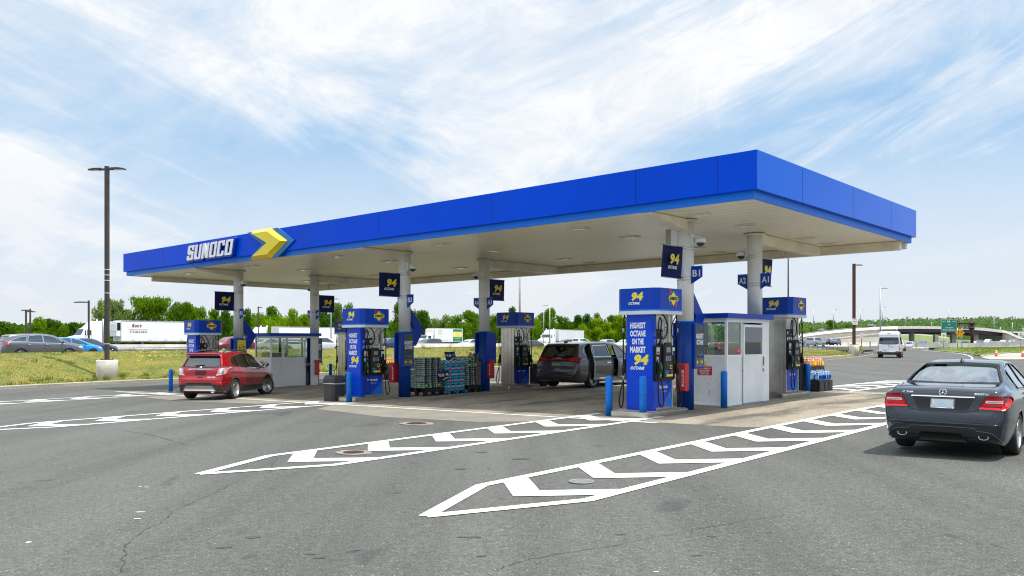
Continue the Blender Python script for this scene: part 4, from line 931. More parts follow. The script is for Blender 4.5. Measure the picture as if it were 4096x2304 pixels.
# ---------------------------------------------------------------- bottled water stacked on pallets
WG = mat('water_green_label', (.006, .075, .042), .3, var=.2); WC = mat('clear_bottle', (.50, .60, .57), .15, c2=(.16, .26, .23), scale=14, coat=.6)
WT = mat('teal_bottle', (.03, .42, .58), .18, c2=(.10, .60, .74), scale=12, coat=.6); WTL = mat('teal_dark', (.005, .16, .36), .25)
WSHADE = mat('case_gap_shade', (.012, .035, .028), .5)
def water_case(kind, sticker):
    t = empty('water_case', (0, 0, 0)); mb = MB(); bx, by = .40, .27; n = 6, 4
    if kind == 'spring':     # bottles lying end-out towards the lane: bands of clear, red cap and green label
        for i in range(6):
            for k in range(3):
                T_ = Matrix.Translation((-bx / 2 + .033 + i * .0667, -by / 2 + .005, .034 + k * .066))
                mb.lathe([(.029, 0), (.0325, .015), (.0325, .060)], (0, 0, 0), WC, 8, 'y', T=T_); mb.lathe([(.033, .060), (.033, .165)], (0, 0, 0), WG, 8, 'y', T=T_)
                mb.lathe([(.0325, .165), (.030, .195), (.014, .228)], (0, 0, 0), WC, 8, 'y', T=T_); mb.lathe([(.016, .228), (.016, .256)], (0, 0, 0), M['red'], 6, 'y', T=T_)
    else:
        for i in range(4):
            for j in range(3):
                x, y = -bx / 2 + .05 + i * .10, -by / 2 + .045 + j * .09
                mb.lathe([(.042, 0), (.046, .02), (.046, .12), (.038, .155), (.015, .185)], (x, y, 0), WT, 9); mb.lathe([(.0165, .183), (.0165, .207)], (x, y, 0), WTL if (i + j) % 2 else M['lwhite'], 6); mb.lathe([(.047, .05), (.047, .10)], (x, y, 0), WTL if (i % 2) else WT, 9)
    mb.box(-bx / 2 + .03, bx / 2 - .03, -by / 2 + .03, by / 2 - .03, .012, .185, WSHADE if kind == 'spring' else WTL); mb.build('bottles', t)  # dark box added inside the case, standing in for shade between the bottles
    if sticker:
        mb = MB(); st = M['neon'] if kind == 'spring' else M['pink']
        for pl in (Pl((.204, 0, .10), (0, 1, 0), (0, 0, 1)), Pl((0, -.140, .10), (1, 0, 0), (0, 0, 1))):
            mb.poly([(-.035 + .048 * math.cos(a * .449), .048 * math.sin(a * .449)) for a in range(14)], st, pl, .004)
        mb.build('price_sticker', t)
    return t
WCASE = {(k, s): None for k in ('spring', 'teal') for s in (0, 1)}
def put_case(kind, s, loc, rz, label, group):
    k = (kind, s)
    if WCASE[k] is None: WCASE[k] = water_case(kind, s); o = WCASE[k]; o.location = loc; o.rotation_euler = (0, 0, rz)
    else: o = copy_tree(WCASE[k], loc=loc, rz=rz)
    return tag(o, label, 'water case', group)
def pallet(cx, cy, lx, ly, h, m, label, cat='pallet', solid=False):
    t = empty('pallet', W(cx, cy), TH, label, cat); mb = MB()
    for k in range(7): mb.box(-lx / 2 + k * (lx - .09) / 6, -lx / 2 + k * (lx - .09) / 6 + .085, -ly / 2, ly / 2, h - .022, h, m)
    mb.build('deck', t)
    mb = MB()
    for x in (-lx / 2, -.05, lx / 2 - .1):
        for y in (-ly / 2, -.05, ly / 2 - .1): mb.box(x, x + .1, y, y + .1, .02, h - .022, m)
    if solid:
        mb.box(-lx / 2, lx / 2, -ly / 2 + .11, -ly / 2 + .13, h * .45, h - .022, m); mb.box(lx / 2 - .03, lx / 2 - .01, -ly / 2 + .1, ly / 2 - .1, h * .55, h - .022, m)
    mb.box(-lx / 2, lx / 2, -ly / 2, -ly / 2 + .1, 0, .02, m); mb.box(-lx / 2, lx / 2, ly / 2 - .1, ly / 2, 0, .02, m); mb.build('feet', t)
    return t
def stack(cx, cy, nx, ny, nz, h, kind, where, group, stick=.35, skip=0):
    z0 = h
    for k in range(nz):
        for i in range(nx):
            for j in range(ny):
                if 0 < i < nx - 1 and k < nz - 1: continue
                w_ = .415 if (k % 2 == 0) else .41; jx, jy = rnd.uniform(-.012, .012), rnd.uniform(-.012, .012)
                x = cx + (i - (nx - 1) / 2) * .415; y = cy + (j - (ny - 1) / 2) * .285
                s = 1 if rnd.random() < stick else 0
                row = ['bottom', 'second', 'third', 'fourth', 'fifth', 'top'][k] if k < nz - 1 else 'top'
                col_ = ['nearest', 'second', 'third', 'fourth', 'fifth'][j]; side = 'lane side' if i == nx - 1 else 'far side' if i == 0 else 'middle'
                put_case(kind, s, W(x + jx, y + jy) + Vector((0, 0, z0 + k * .212)), TH + rnd.uniform(-.015, .015),
                         f"{'green labelled' if kind == 'spring' else 'turquoise'} water case, {row} row, {col_} column, {side}, {where}", group)
IX = -10.82
pallet(IX + .02, 1.08, .95, .90, .26, M['black'], 'black plastic pallet under the left water stack', solid=True)
stack(IX + .0, 1.08, 2, 3, 5, .26, 'spring', 'by the front column', 'green labelled water cases on the left pallet', .30)
tealp = mat('pallet_blue', (.012, .16, .34), .6)
pallet(IX + .05, 2.16, .95, .92, .14, tealp, 'bright blue wooden pallet under the turquoise water cases')
stack(IX + .05, 2.16, 2, 3, 5, .14, 'teal', 'middle stack', 'turquoise water cases on the blue pallet', .8)
pallet(IX - .02, 3.08, .92, .70, .26, M['black'], 'black plastic pallet between the blue pallet and the concrete bin', solid=True)
stack(IX - .02, 3.06, 2, 2, 5, .26, 'spring', 'by the bin', 'green labelled water cases by the bin', .2)
def price_card(loc, txt, label, tilt, w=.46, h=.28, inset=M['glow']):
    t = empty('price_card', loc, TH, label, 'price sign'); pl = Pl((0, 0, 0), (0, 1, 0), (-math.sin(tilt), 0, math.cos(tilt)))
    mb = MB(); mb.prism([(-w / 2, 0), (w / 2, 0), (w / 2, h), (-w / 2, h)], pl, -.012, 0, M['navy']); mb.build('card', t)
    mb = MB(); mb.text('$', pl, -w * .42, h * .60, .035, .075, M['lwhite'], .004, .03); mb.text(txt, pl, -w * .14, h * .50, w * .42, h * .34, M['lwhite'], .004, .03)
    mb.rect(pl, w * .20, w * .42, h * .46, h * .72, .003, inset); mb.poly([(-w * .1, 0), (w * .06, 0), (w * .2, h * .14), (w * .5, h * .2), (w * .5, h * .27), (w * .15, h * .22)], M['yellow'], pl, .003); mb.text('Spring Water', pl, -w * .1, h * .84, w * .35, h * .09, mat('gold_text', (.45, .33, .10), .5), .004, 0); mb.build('lettering', t)
    return t
price_card(W(IX + .46, 1.52) + Vector((0, 0, .52)), '8.99', '$8.99 price card low on the front of the water stacks', .04, .56, .32, M['lgrey'])
price_card(W(IX + .36, 2.0) + Vector((0, 0, .14 + 5 * .212)), '9.99', '$9.99 price card standing on top of the turquoise cases', .35, .50, .30)
# jugs of washer fluid
def fluid_jug(c, nm):
    t = empty('fluid_jug', (0, 0, 0)); cm = mat('fluid_' + nm, c, .12, var=.1, coat=.6); tp = mat('jug_top_' + nm, tuple(min(1, x * .35 + .45) for x in c), .2)
    mb = MB(); mb.lathe([(.070, 0), (.078, .012), (.078, .15), (.066, .185)], (0, 0, 0), cm, 10); mb.lathe([(.066, .185), (.045, .225), (.024, .25), (.024, .262)], (0, 0, 0), tp, 10); mb.tube([(.05, 0, .19), (.075, 0, .225), (.025, 0, .245)], .010, tp, 6); mb.build('jug', t)
    mb = MB(); mb.lathe([(.027, .255), (.027, .28), (.001, .28)], (0, 0, 0), tp, 8); mb.build('cap', t)
    mb = MB(); mb.box(.035, .0795, -.045, .045, .04, .14, M['navy'] if nm == 'blue' else M['yellow']); mb.box(-.045, .045, -.0795, -.035, .04, .14, M['lwhite']); mb.build('label', t)
    return t
JO = fluid_jug((.85, .17, .01), 'orange'); JB = fluid_jug((.01, .25, .75), 'blue'); used = {'o': 0, 'b': 0}
def put_jug(k, loc, label, group):
    src = JO if k == 'o' else JB
    o = src if not used[k] else copy_tree(src); used[k] = 1; o.location = loc; o.scale = (1.22, 1.22, 1.2); o.rotation_euler = (0, 0, TH + rnd.uniform(-.3, .3)); return tag(o, label, 'jug', group)
def crate(loc, w, l, h, label):
    t = empty('display_crate', loc, TH, label, 'crate'); mb = MB(); mb.box(-w / 2, w / 2, -l / 2, l / 2, 0, h, M['black'])
    for k in range(3): mb.box(w / 2, w / 2 + .015, -l / 2 + .05 + k * l / 3, -l / 2 + l / 3 - .03 + k * l / 3, .05, h - .05, M['dark'])
    for k in range(2): mb.box(-w / 2 + .04 + k * w / 2, -.04 + k * w / 2, -l / 2 - .015, -l / 2, .05, h - .05, M['dark'])
    mb.build('crate', t, bevel=.01); return t
CJ = W(-.28, 9.15)
crate(W(-.36, 9.02), .74, 1.15, .36, 'low black crate carrying the blue jugs at right'); crate(W(-.66, 9.42), .42, 1.30, .80, 'taller black crate carrying the orange jugs')
names = ['first', 'second', 'third', 'fourth', 'fifth', 'sixth', 'seventh', 'eighth']
for r_ in range(2):
    for k in range(5): put_jug('b', W(-.10 - .20 * r_, 8.60 + .21 * k) + Vector((0, 0, .36)), f'blue jug, {names[k]} from left, {"front" if r_ == 0 else "rear"} row on the low crate', 'blue jugs on the low crate')
for r_ in range(2):
    for k in range(6): put_jug('o', W(-.55 - .20 * r_, 8.88 + .212 * k) + Vector((0, 0, .80)), f'orange jug, {names[k]} from left, {"front" if r_ == 0 else "rear"} row on the tall crate', 'orange jugs on the tall crate')
CJ2 = W(-22.2, 9.3)
crate(W(-22.2, 9.3), .7, .95, .40, 'small dark crate of blue jugs seen behind the middle pump'); crate(W(-22.65, 9.3), .35, .95, .80, 'far tall crate, mostly hidden behind the far low crate')
for k in range(5): put_jug('b', W(-21.95, 8.93 + .18 * k) + Vector((0, 0, .40)), f'{names[k]} blue jug on the far crate beside the middle column', 'blue jugs on the far crate')
for k in range(4): put_jug('o', W(-22.6, 9.05 + .18 * k) + Vector((0, 0, .80)), f'{names[k]} orange jug on the far tall crate', 'orange jugs on the far crate')
# ---------------------------------------------------------------- vehicles: lofted shells with cut windows and arches
def pchip(P):
    xs = [p[0] for p in P]; ys = [p[1] for p in P]; n = len(xs); d = [(ys[i + 1] - ys[i]) / (xs[i + 1] - xs[i]) for i in range(n - 1)]
    m = [d[0]] + [0 if d[i - 1] * d[i] <= 0 else 2 * d[i - 1] * d[i] / (d[i - 1] + d[i]) for i in range(1, n - 1)] + [d[-1]]
    def f(x):
        if x <= xs[0]: return ys[0]
        if x >= xs[-1]: return ys[-1]
        i = max(k for k in range(n - 1) if xs[k] <= x); h = xs[i + 1] - xs[i]; t = (x - xs[i]) / h
        return (2 * t ** 3 - 3 * t * t + 1) * ys[i] + (t ** 3 - 2 * t * t + t) * h * m[i] + (-2 * t ** 3 + 3 * t * t) * ys[i + 1] + (t ** 3 - t * t) * h * m[i + 1]
    return f
def shell(sp, inset=0.0, yr=None, zb_=None, step=.07):
    T = pchip(sp['top']); B = pchip(sp['bot']); Wd = pchip(sp['wid']); BE = pchip(sp['belt']); tum = sp.get('tum', .4); sh = sp.get('shoulder', .05)
    y0, y1 = sp['top'][0][0], sp['top'][-1][0]
    if yr: y0, y1 = yr
    ys = [y0]; y = y0
    while y < y1 - 1e-6:
        d = .003
        while y + d < y1 and math.hypot(d, T(y + d) - T(y)) < step and math.hypot(d, 1.2 * (Wd(y + d) - Wd(y))) < step: d += .003
        y = min(y1, y + d); ys.append(y)
    rings = []
    for y in ys:
        w = Wd(y) - inset; zt = T(y) - inset; zb = B(y) if zb_ is None else zb_; zt = max(zt, zb + .05)
        be = BE(y) - inset * .3
        zs = min(be, zt - .028); gh = zt - zs; hb = zs - zb; wr = sp.get('wr', .93)
        wt = w - sh - tum * max(0, gh - .03); rc = min(.09, gh * .5 + .01) * sp.get('round', 1)
        half = [(0, zb), (w * .55, zb), (w * wr - .03, zb), (w * wr, zb + hb * .06), (w * (wr + 1) / 2, zb + hb * .22), (w * .995, zb + hb * .48), (w, zb + hb * .62), (w * .995, zb + hb * .78), (w - .012, zs - min(.05, hb * .1)), (w - .03 - sh * .2, zs - .006), (w - sh, zs + gh * .06)]
        for t in (.3, .6): half.append((w - sh + (wt - w + sh) * t, zs + (gh - rc) * t))
        half += [(wt, zt - rc), (wt - rc * .35, zt - rc * .45), (wt - rc * 1.1, zt - rc * .14), (wt * .55, zt - .010), (0, zt)]
        rings.append((y, half))
    vs = []; K = None
    for y, half in rings:
        ring = [(x, y, z) for x, z in half] + [(-x, y, z) for x, z in half[-2:0:-1]]; K = len(ring); vs += ring
    n = len(rings)
    fs = [(i * K + j, i * K + (j + 1) % K, (i + 1) * K + (j + 1) % K, (i + 1) * K + j) for i in range(n - 1) for j in range(K)]
    fs += [tuple(range(K))[::-1], tuple((n - 1) * K + j for j in range(K))]
    fs = [f[::-1] for f in fs]
    return vs, fs
def mesh_obj(vs, fs, mats, name='tmp', mi=None):
    me = bpy.data.meshes.new(name); me.from_pydata(vs, [], fs)
    for m in mats: me.materials.append(m)
    bm = bmesh.new(); bm.from_mesh(me); bmesh.ops.recalc_face_normals(bm, faces=bm.faces); bm.to_mesh(me); bm.free()
    if mi is not None: me.polygons.foreach_set('material_index', mi)
    o = bpy.data.objects.new(name, me); COL.objects.link(o); return o
def boolean(o, cutters):
    for c in cutters:
        b = o.modifiers.new('b', 'BOOLEAN'); b.operation = 'DIFFERENCE'; b.object = c; b.solver = 'EXACT'
        try: b.material_mode = 'TRANSFER'
        except Exception: pass
    dg = bpy.context.evaluated_depsgraph_get(); me = bpy.data.meshes.new_from_object(o.evaluated_get(dg), depsgraph=dg)
    o.modifiers.clear(); o.data = me
    for c in cutters: bpy.data.objects.remove(c)
    return o
def extr(poly, axis, a, b, m, name='cut'):
    """prism cutter: axis x -> poly is (y,z); axis y -> poly is (x,z)"""
    n = len(poly); vs = [((d, p, q) if axis == 'x' else (p, d, q)) for d in (a, b) for p, q in poly]
    return mesh_obj(vs, [tuple(range(n)), tuple(range(n, 2 * n))] + [(i, (i + 1) % n, n + (i + 1) % n, n + i) for i in range(n)], [m], name)
def rounded(poly, r=.04, k=3):
    out = []; n = len(poly)
    for i in range(n):
        p = Vector(poly[i]); a = Vector(poly[i - 1]) - p; b = Vector(poly[(i + 1) % n]) - p; rr = min(r, a.length * .4, b.length * .4)
        s = p + a.normalized() * rr; e = p + b.normalized() * rr
        for j in range(k + 1):
            t = j / k; out.append(tuple((1 - t) ** 2 * s + 2 * t * (1 - t) * p + t * t * e))
    return out
class Skin:
    def __init__(s, vs, fs):
        tri = []
        for f in fs: tri += [(f[0], f[i], f[i + 1]) for i in range(1, len(f) - 1)]
        s.t = BVHTree.FromPolygons([Vector(v) for v in vs], tri)
    def hit(s, a, b, proj, off):
        o, d = {'x+': ((3, a, b), (-1, 0, 0)), 'x-': ((-3, a, b), (1, 0, 0)), 'rear': ((a, -6, b), (0, 1, 0)), 'front': ((a, 6, b), (0, -1, 0)), 'top': ((a, b, 5), (0, 0, -1))}[proj]
        o = Vector(o); d = Vector(d); loc, nrm, _, _ = s.t.ray_cast(o, d)
        if loc is None: return None
        if nrm.dot(d) > 0: nrm = -nrm
        return loc + nrm * off
    def patch(s, mb, poly, proj, m, off=.004, thick=.012, cell=.06):
        bm = bmesh.new(); f = bm.faces.new([bm.verts.new((a, b, 0)) for a, b in poly]); 
        xs = [p[0] for p in poly]; ys = [p[1] for p in poly]
        for lo, hi, ax in ((min(xs), max(xs), 0), (min(ys), max(ys), 1)):
            k = max(1, int((hi - lo) / cell))
            for i in range(1, k):
                co = [0, 0, 0]; co[ax] = lo + (hi - lo) * i / k; no = [0, 0, 0]; no[ax] = 1
                bmesh.ops.bisect_plane(bm, geom=bm.verts[:] + bm.edges[:] + bm.faces[:], plane_co=co, plane_no=no)
        bmesh.ops.triangulate(bm, faces=[f for f in bm.faces if len(f.verts) > 4])
        bm.verts.index_update(); vs = []; ok = []
        for v in bm.verts:
            h = s.hit(v.co.x, v.co.y, proj, off); ok.append(h is not None); vs.append(h if h is not None else Vector((0, 0, 0)))
        fs = [tuple(v.index for v in f.verts) for f in bm.faces if all(ok[v.index] for v in f.verts)]
        if thick:
            n0 = len(vs); bd = [(e.verts[0].index, e.verts[1].index) for e in bm.edges if len(e.link_faces) == 1]
            dd = {'x+': Vector((-1, 0, 0)), 'x-': Vector((1, 0, 0)), 'rear': Vector((0, 1, 0)), 'front': Vector((0, -1, 0)), 'top': Vector((0, 0, -1))}[proj] * (thick + off)
            mp = {}
            for a, b in bd:
                if not (ok[a] and ok[b]): continue
                for q in (a, b):
                    if q not in mp: mp[q] = len(vs); vs.append(vs[q] + dd)
                fs.append((a, b, mp[b], mp[a]))
        bm.free(); mb.add(vs, fs, m, True)
    def ring(s, mb, poly, grow, proj, m, off=.005):
        c = Vector((sum(p[0] for p in poly) / len(poly), sum(p[1] for p in poly) / len(poly))); n = len(poly); P = []
        for i in range(n):
            a, b = Vector(poly[i]), Vector(poly[(i + 1) % n]); k = max(1, int((b - a).length / .06))
            P += [a.lerp(b, j / k) for j in range(k)]
        n = len(P); area = sum(P[i].x * P[(i + 1) % n].y - P[(i + 1) % n].x * P[i].y for i in range(n)); sg = 1 if area > 0 else -1
        O = []
        for i in range(n):
            t = (P[(i + 1) % n] - P[i - 1]).normalized(); O.append(P[i] + Vector((t.y, -t.x)) * sg * grow)
        A = [s.hit(p.x, p.y, proj, off) for p in P]; Bq = [s.hit(p.x, p.y, proj, off) for p in O]
        for i in range(n):
            j = (i + 1) % n; q = [A[i], A[j], Bq[j], Bq[i]]
            if all(v is not None for v in q) and (q[0] - q[1]).length < .3: mb.add(q, [(0, 1, 2, 3)], m, True)
def wheel_mesh(r, w, spokes=5, twin=False, rim_r=.68, hub=None, rimmat=None, name='wheel'):
    """axle along x, outer face towards +x; returns wheel empty with tyre and rim"""
    rimmat = rimmat or M['alloy']
    t = empty(name, (0, 0, 0)); mb = MB(); rr = r * rim_r
    mb.lathe([(rr * .98, -w / 2 + .01), (r * .93, -w / 2), (r * .985, -w / 2 + .025), (r, -w / 2 + .05), (r, w / 2 - .05), (r * .985, w / 2 - .025), (r * .93, w / 2), (rr * 1.0, w / 2 - .006), (rr * .98, w / 2 - .03)], (0, 0, 0), M['tyre'], 32, 'x'); mb.build('tyre', t)
    mb = MB(); mb.lathe([(rr, w / 2 - .008), (rr * .96, w / 2 + .0), (rr * .93, w / 2 - .02), (rr * .92, -w / 2 + .03)], (0, 0, 0), rimmat, 32, 'x'); mb.lathe([(rr * .93, w / 2 - .10), (.001, w / 2 - .10)], (0, 0, 0), M['black'], 24, 'x')
    for k in range(spokes):
        a = 2 * math.pi * k / spokes; offs = (-.10, .10) if twin else (0,)
        for o_ in offs:
            c, s_ = math.cos(a + o_), math.sin(a + o_); c2, s2 = math.cos(a + o_ * 2.2), math.sin(a + o_ * 2.2); q = rr * (.055 if twin or spokes > 7 else .12); x = w / 2 - .018
            i0 = Vector((x, c * rr * .16, s_ * rr * .16)); i1 = Vector((x + .004, c2 * rr * .95, s2 * rr * .95)); n = Vector((0, -(i1 - i0).z, (i1 - i0).y)).normalized()
            mb.add([i0 - n * q * .8, i0 + n * q * .8, i1 + n * q, i1 - n * q] + [v - Vector((.045, 0, 0)) for v in (i0 - n * q * .8, i0 + n * q * .8, i1 + n * q, i1 - n * q)], [(0, 1, 2, 3), (0, 4, 5, 1), (1, 5, 6, 2), (2, 6, 7, 3), (3, 7, 4, 0)], rimmat)
    mb.lathe([(rr * .2, w / 2 - .05), (rr * .2, w / 2 - .012), (rr * .14, w / 2 - .004), (.001, w / 2 - .004)], (0, 0, 0), rimmat, 16, 'x'); mb.build('rim', t)
    return t
def place_wheels(t, sp, proto, steer=0.0):
    first = True
    for yy, st in ((sp['yr'], 0), (sp['yf'], steer)):
        for s in (1, -1):
            w = proto if first else copy_tree(proto, parent=t)
            if first: w.parent = t; KIDS.setdefault(t.name, []).append(w); first = False
            w.location = (s * (sp['trk']), yy, sp['r']); w.rotation_euler = (0, 0, (0 if s > 0 else math.pi) + st)
def interior(t, sp, seats=True, driver=True, rows=2):
    c = sp['cab']; mb = MB(); I = M['interior']; w = sp['W'] / 2 - .14; zf_ = sp.get('floor', .30)
    z1 = sp.get('dash', .95)
    mb.box(-w, w, c[1] - .85, c[1] - .25, .5, z1, I); mb.build('dashboard', t, bevel=.03)
    for row in range(rows):
        y = c[1] - 1.45 - row * .85
        if y < c[0] + .1: break
        for x in ((-.37, .37) if row == 0 else (-.42, 0, .42)):
            mb = MB(); ww = .24 if row == 0 else .20; zt = sp.get('seat', 1.05)
            mb.box(x - ww, x + ww, y - .05, y + .45, .45, .62, I); mb.box(x - ww, x + ww, y - .17, y - .03, .5, zt - (.06 if row else 0), I); mb.box(x - .13, x + .13, y - .16, y - .06, zt + .0, zt + (.19 if row == 0 else .12), I)
            mb.build('seat', t, bevel=.05, seg=3)
    mb = MB(); mb.tube([(-.37 + .17 * math.cos(a * .5236), c[1] - .98 - .07 * math.sin(a * .5236), z1 - .02 + .16 * math.sin(a * .5236)) for a in range(12)], .014, M['black'], 6, True); mb.build('steering_wheel', t)
def lines(sk, mb, pts, proj, w, m, off=.003):
    for q in band(pts, w): sk.patch(mb, [tuple(p) for p in q], proj, m, off, 0, .08)
def make_car(sp, name, loc, rz, label, cat, pm, steer=0.0, wheelp=None):
    t = empty(name, loc, rz, label, cat)
    vs, fs = shell(sp); sk = Skin(vs, fs); body = mesh_obj(vs, fs, [pm], 'body')
    cut = []
    Lh = sp['L'] / 2
    iv, if_ = shell(sp, .055, sp['cabin_y'], sp.get('floor', .34), .10); cut.append(mesh_obj(iv, if_, [M['interior']], 'cut'))
    for w in sp['side_win']:
        for s in (1, -1): cut.append(extr(rounded(w, .04), 'x', s * .42, s * 1.4, M['black']))
    if 'rear_win' in sp: cut.append(extr(rounded(sp['rear_win'], .05), 'y', -Lh - .3, sp.get('rw_y', -Lh + 1.2), M['black']))
    if 'wind' in sp: cut.append(extr(rounded(sp['wind'], .05), 'y', sp['ws_y'], Lh + .3, M['black']))
    for yy in (sp['yr'], sp['yf']):
        n = 26; ra = sp['arch']; zc_ = sp['r']; P = [(yy + ra * math.cos(2 * math.pi * k / n), zc_ + ra * math.sin(2 * math.pi * k / n)) for k in range(n)]
        for s in (1, -1): cut.append(extr(P, 'x', s * (sp['trk'] - .17), s * 1.4, M['black']))
    if sp.get('extra_cut'): cut += [extr(p, ax, a, b, M['black']) for p, ax, a, b in sp['extra_cut']]
    for c in cut:
        bm = bmesh.new(); bm.from_mesh(c.data); bmesh.ops.recalc_face_normals(bm, faces=bm.faces); bm.to_mesh(c.data); bm.free()
    boolean(body, cut); body.parent = t; KIDS.setdefault(t.name, []).append(body); body.name = 'body'
    body.data.polygons.foreach_set('use_smooth', [True] * len(body.data.polygons)); body.data.set_sharp_from_angle(angle=R(38))
    sg = sp.get('sideglass', M['tint']); rg = sp.get('rearglass', M['tint'])
    for w in sp['side_win']:
        for pr in ('x+', 'x-'):
            mb = MB(); sk.patch(mb, rounded(w, .04), pr, sg if not callable(sg) else sg, -.012, 0, .12); o = mb.build('window', t)
            mb = MB(); sk.ring(mb, rounded(w, .04), -.018, pr, M['frit'], .003)
            if sp.get('chrome'): sk.ring(mb, rounded(w, .04), .014, pr, M['chrome'], .004)
            mb.build('frame', o)
    if 'rear_win' in sp:
        mb = MB(); sk.patch(mb, rounded(sp['rear_win'], .05), 'rear', rg, -.012, 0, .12); o = mb.build('rear_window', t)
        mb = MB(); sk.ring(mb, rounded(sp['rear_win'], .05), -.022, 'rear', M['frit'], .002); sk.ring(mb, rounded(sp['rear_win'], .05), .005, 'rear', M['frit'], .002); mb.build('frame', o)
    if 'wind' in sp:
        mb = MB(); sk.patch(mb, rounded(sp['wind'], .05), 'front', M['cglass'], -.012, 0, .12); mb.build('windscreen', t)
    for yy in (sp['yr'], sp['yf']):                       # arch lips
        n = 16; ra = sp['arch']
        for pr in ('x+', 'x-'):
            mb = MB()
            P0 = [(yy + ra * math.cos(math.pi * k / n), sp['r'] + ra * math.sin(math.pi * k / n)) for k in range(n + 1)]; lw = sp.get('lip', .02)
            P1 = [(yy + (ra + lw) * math.cos(math.pi * k / n), sp['r'] + (ra + lw) * math.sin(math.pi * k / n)) for k in range(n + 1)]
            for k in range(n):
                q = [sk.hit(*P0[k], pr, .008), sk.hit(*P0[k + 1], pr, .008), sk.hit(*P1[k + 1], pr, .004), sk.hit(*P1[k], pr, .004)]
                if all(v is not None for v in q): mb.add(q, [(0, 1, 2, 3)], sp.get('lipmat', pm), True)
            if mb.f: mb.build('arch_trim', t)
    wp = wheelp() if wheelp else wheel_mesh(sp['r'], .22, 5)
    place_wheels(t, sp, wp, steer)
    mb = MB(); mb.box(-sp['W'] / 2 + .28, sp['W'] / 2 - .28, sp['yr'] - .5, sp['yf'] + .4, sp['bot'][2][1] - .04, sp['bot'][2][1] + .1, M['dark']); mb.cyl((-sp['trk'] + .1, sp['yr'], sp['r']), (sp['trk'] - .1, sp['yr'], sp['r']), .05, M['dark'], n=8); mb.build('underbody', t)
    return t, sk
def mirror_parts(t, x, y, z, m, glass=True, size=1.0):
    for s in (1, -1):
        mb = MB(); mb.tube([(s * (x - .06), y + .02, z - .03), (s * (x + .05), y, z - .01)], .022, M['black'], 6)
        mb.lathe([(.02, -.05), (.075 * size, -.035), (.085 * size, .0), (.07 * size, .035)], (0, 0, 0), m, 12, 'y', T=Matrix.Translation((s * (x + .12), y, z + .02)) @ Matrix.Diagonal((1.35, -1, .9, 1)))
        o = mb.build('mirror', t)
        mb = MB(); mb.lathe([(.001, .0), (.066 * size, .0)], (0, 0, 0), M['chrome'], 12, 'y', T=Matrix.Translation((s * (x + .12), y - .037, z + .02)) @ Matrix.Diagonal((1.35, 1, .9, 1))); mb.build('mirror_glass', o)
def door_handles(sk, t, ys, z, m):
    for y in ys:
        for s, pr in ((1, 'x+'), (-1, 'x-')):
            h0, h1 = sk.hit(y - .09, z, pr, .0), sk.hit(y + .09, z, pr, .0)
            if h0 is None or h1 is None: continue
            mb = MB(); mb.tube(smooth_line([h0, (h0 * .8 + h1 * .2) + Vector((s * .035, 0, 0)), (h0 * .2 + h1 * .8) + Vector((s * .035, 0, 0)), h1], 4), .015, m, 6); mb.build('door_handle', t)
def seams(sk, t, segs, name='panel_gap', w=.009):
    mb = MB()
    for pr, pts in segs: lines(sk, mb, pts, pr, w, M['black'], .002)
    mb.build(name, t)
def sit_person(x, y, z, label, cloth, skin=M['skin'], hair=M['hair'], par=None, turn=0):
    """a seated figure, one continuous surface from the pelvis up through neck and head, with arms forward"""
    P = [(0, 0, 0), (0, .02, .22), (0, .0, .42), (0, .0, .52), (0, .015, .60), (0, .03, .70), (.19, 0, .42), (.26, .12, .20), (.20, .38, .26), (-.19, 0, .42), (-.26, .12, .20), (-.20, .38, .26)]
    E_ = [(0, 1), (1, 2), (2, 3), (3, 4), (4, 5), (2, 6), (6, 7), (7, 8), (2, 9), (9, 10), (10, 11)]
    rad = [(.16, .12), (.14, .10), (.15, .10), (.055, .055), (.075, .085), (.07, .08), (.065, .06), (.048, .048), (.035, .035), (.065, .06), (.048, .048), (.035, .035)]
    me = bpy.data.meshes.new('person'); me.from_pydata(P, E_, []); o = bpy.data.objects.new('person', me); COL.objects.link(o)
    md = o.modifiers.new('s', 'SKIN'); 
    for i, r_ in enumerate(rad): me.skin_vertices[0].data[i].radius = r_
    me.skin_vertices[0].data[0].use_root = True
    sb = o.modifiers.new('u', 'SUBSURF'); sb.levels = sb.render_levels = 1
    dg = bpy.context.evaluated_depsgraph_get(); m2 = bpy.data.meshes.new_from_object(o.evaluated_get(dg), depsgraph=dg); o.modifiers.clear(); o.data = m2
    m2.materials.append(cloth); m2.materials.append(skin)
    for p in m2.polygons: p.material_index = 1 if (p.center.z > .485 or p.center.y > .33) else 0; p.use_smooth = True
    mb = MB(); mb.lathe([(.085, .60), (.095, .66), (.088, .73), (.05, .775), (.001, .785)], (0, .0, 0), hair, 14); h = mb.build('hair', None); h.parent = o; KIDS.setdefault(o.name, []).append(h)
    o.rotation_euler = (0, 0, turn); o.location = (x, y, z); o['label'] = label; o['category'] = 'person'; return o

def smooth_xy(P): return [(p.x, p.y) for p in smooth_line([(a, b, 0) for a, b in P], 5)]
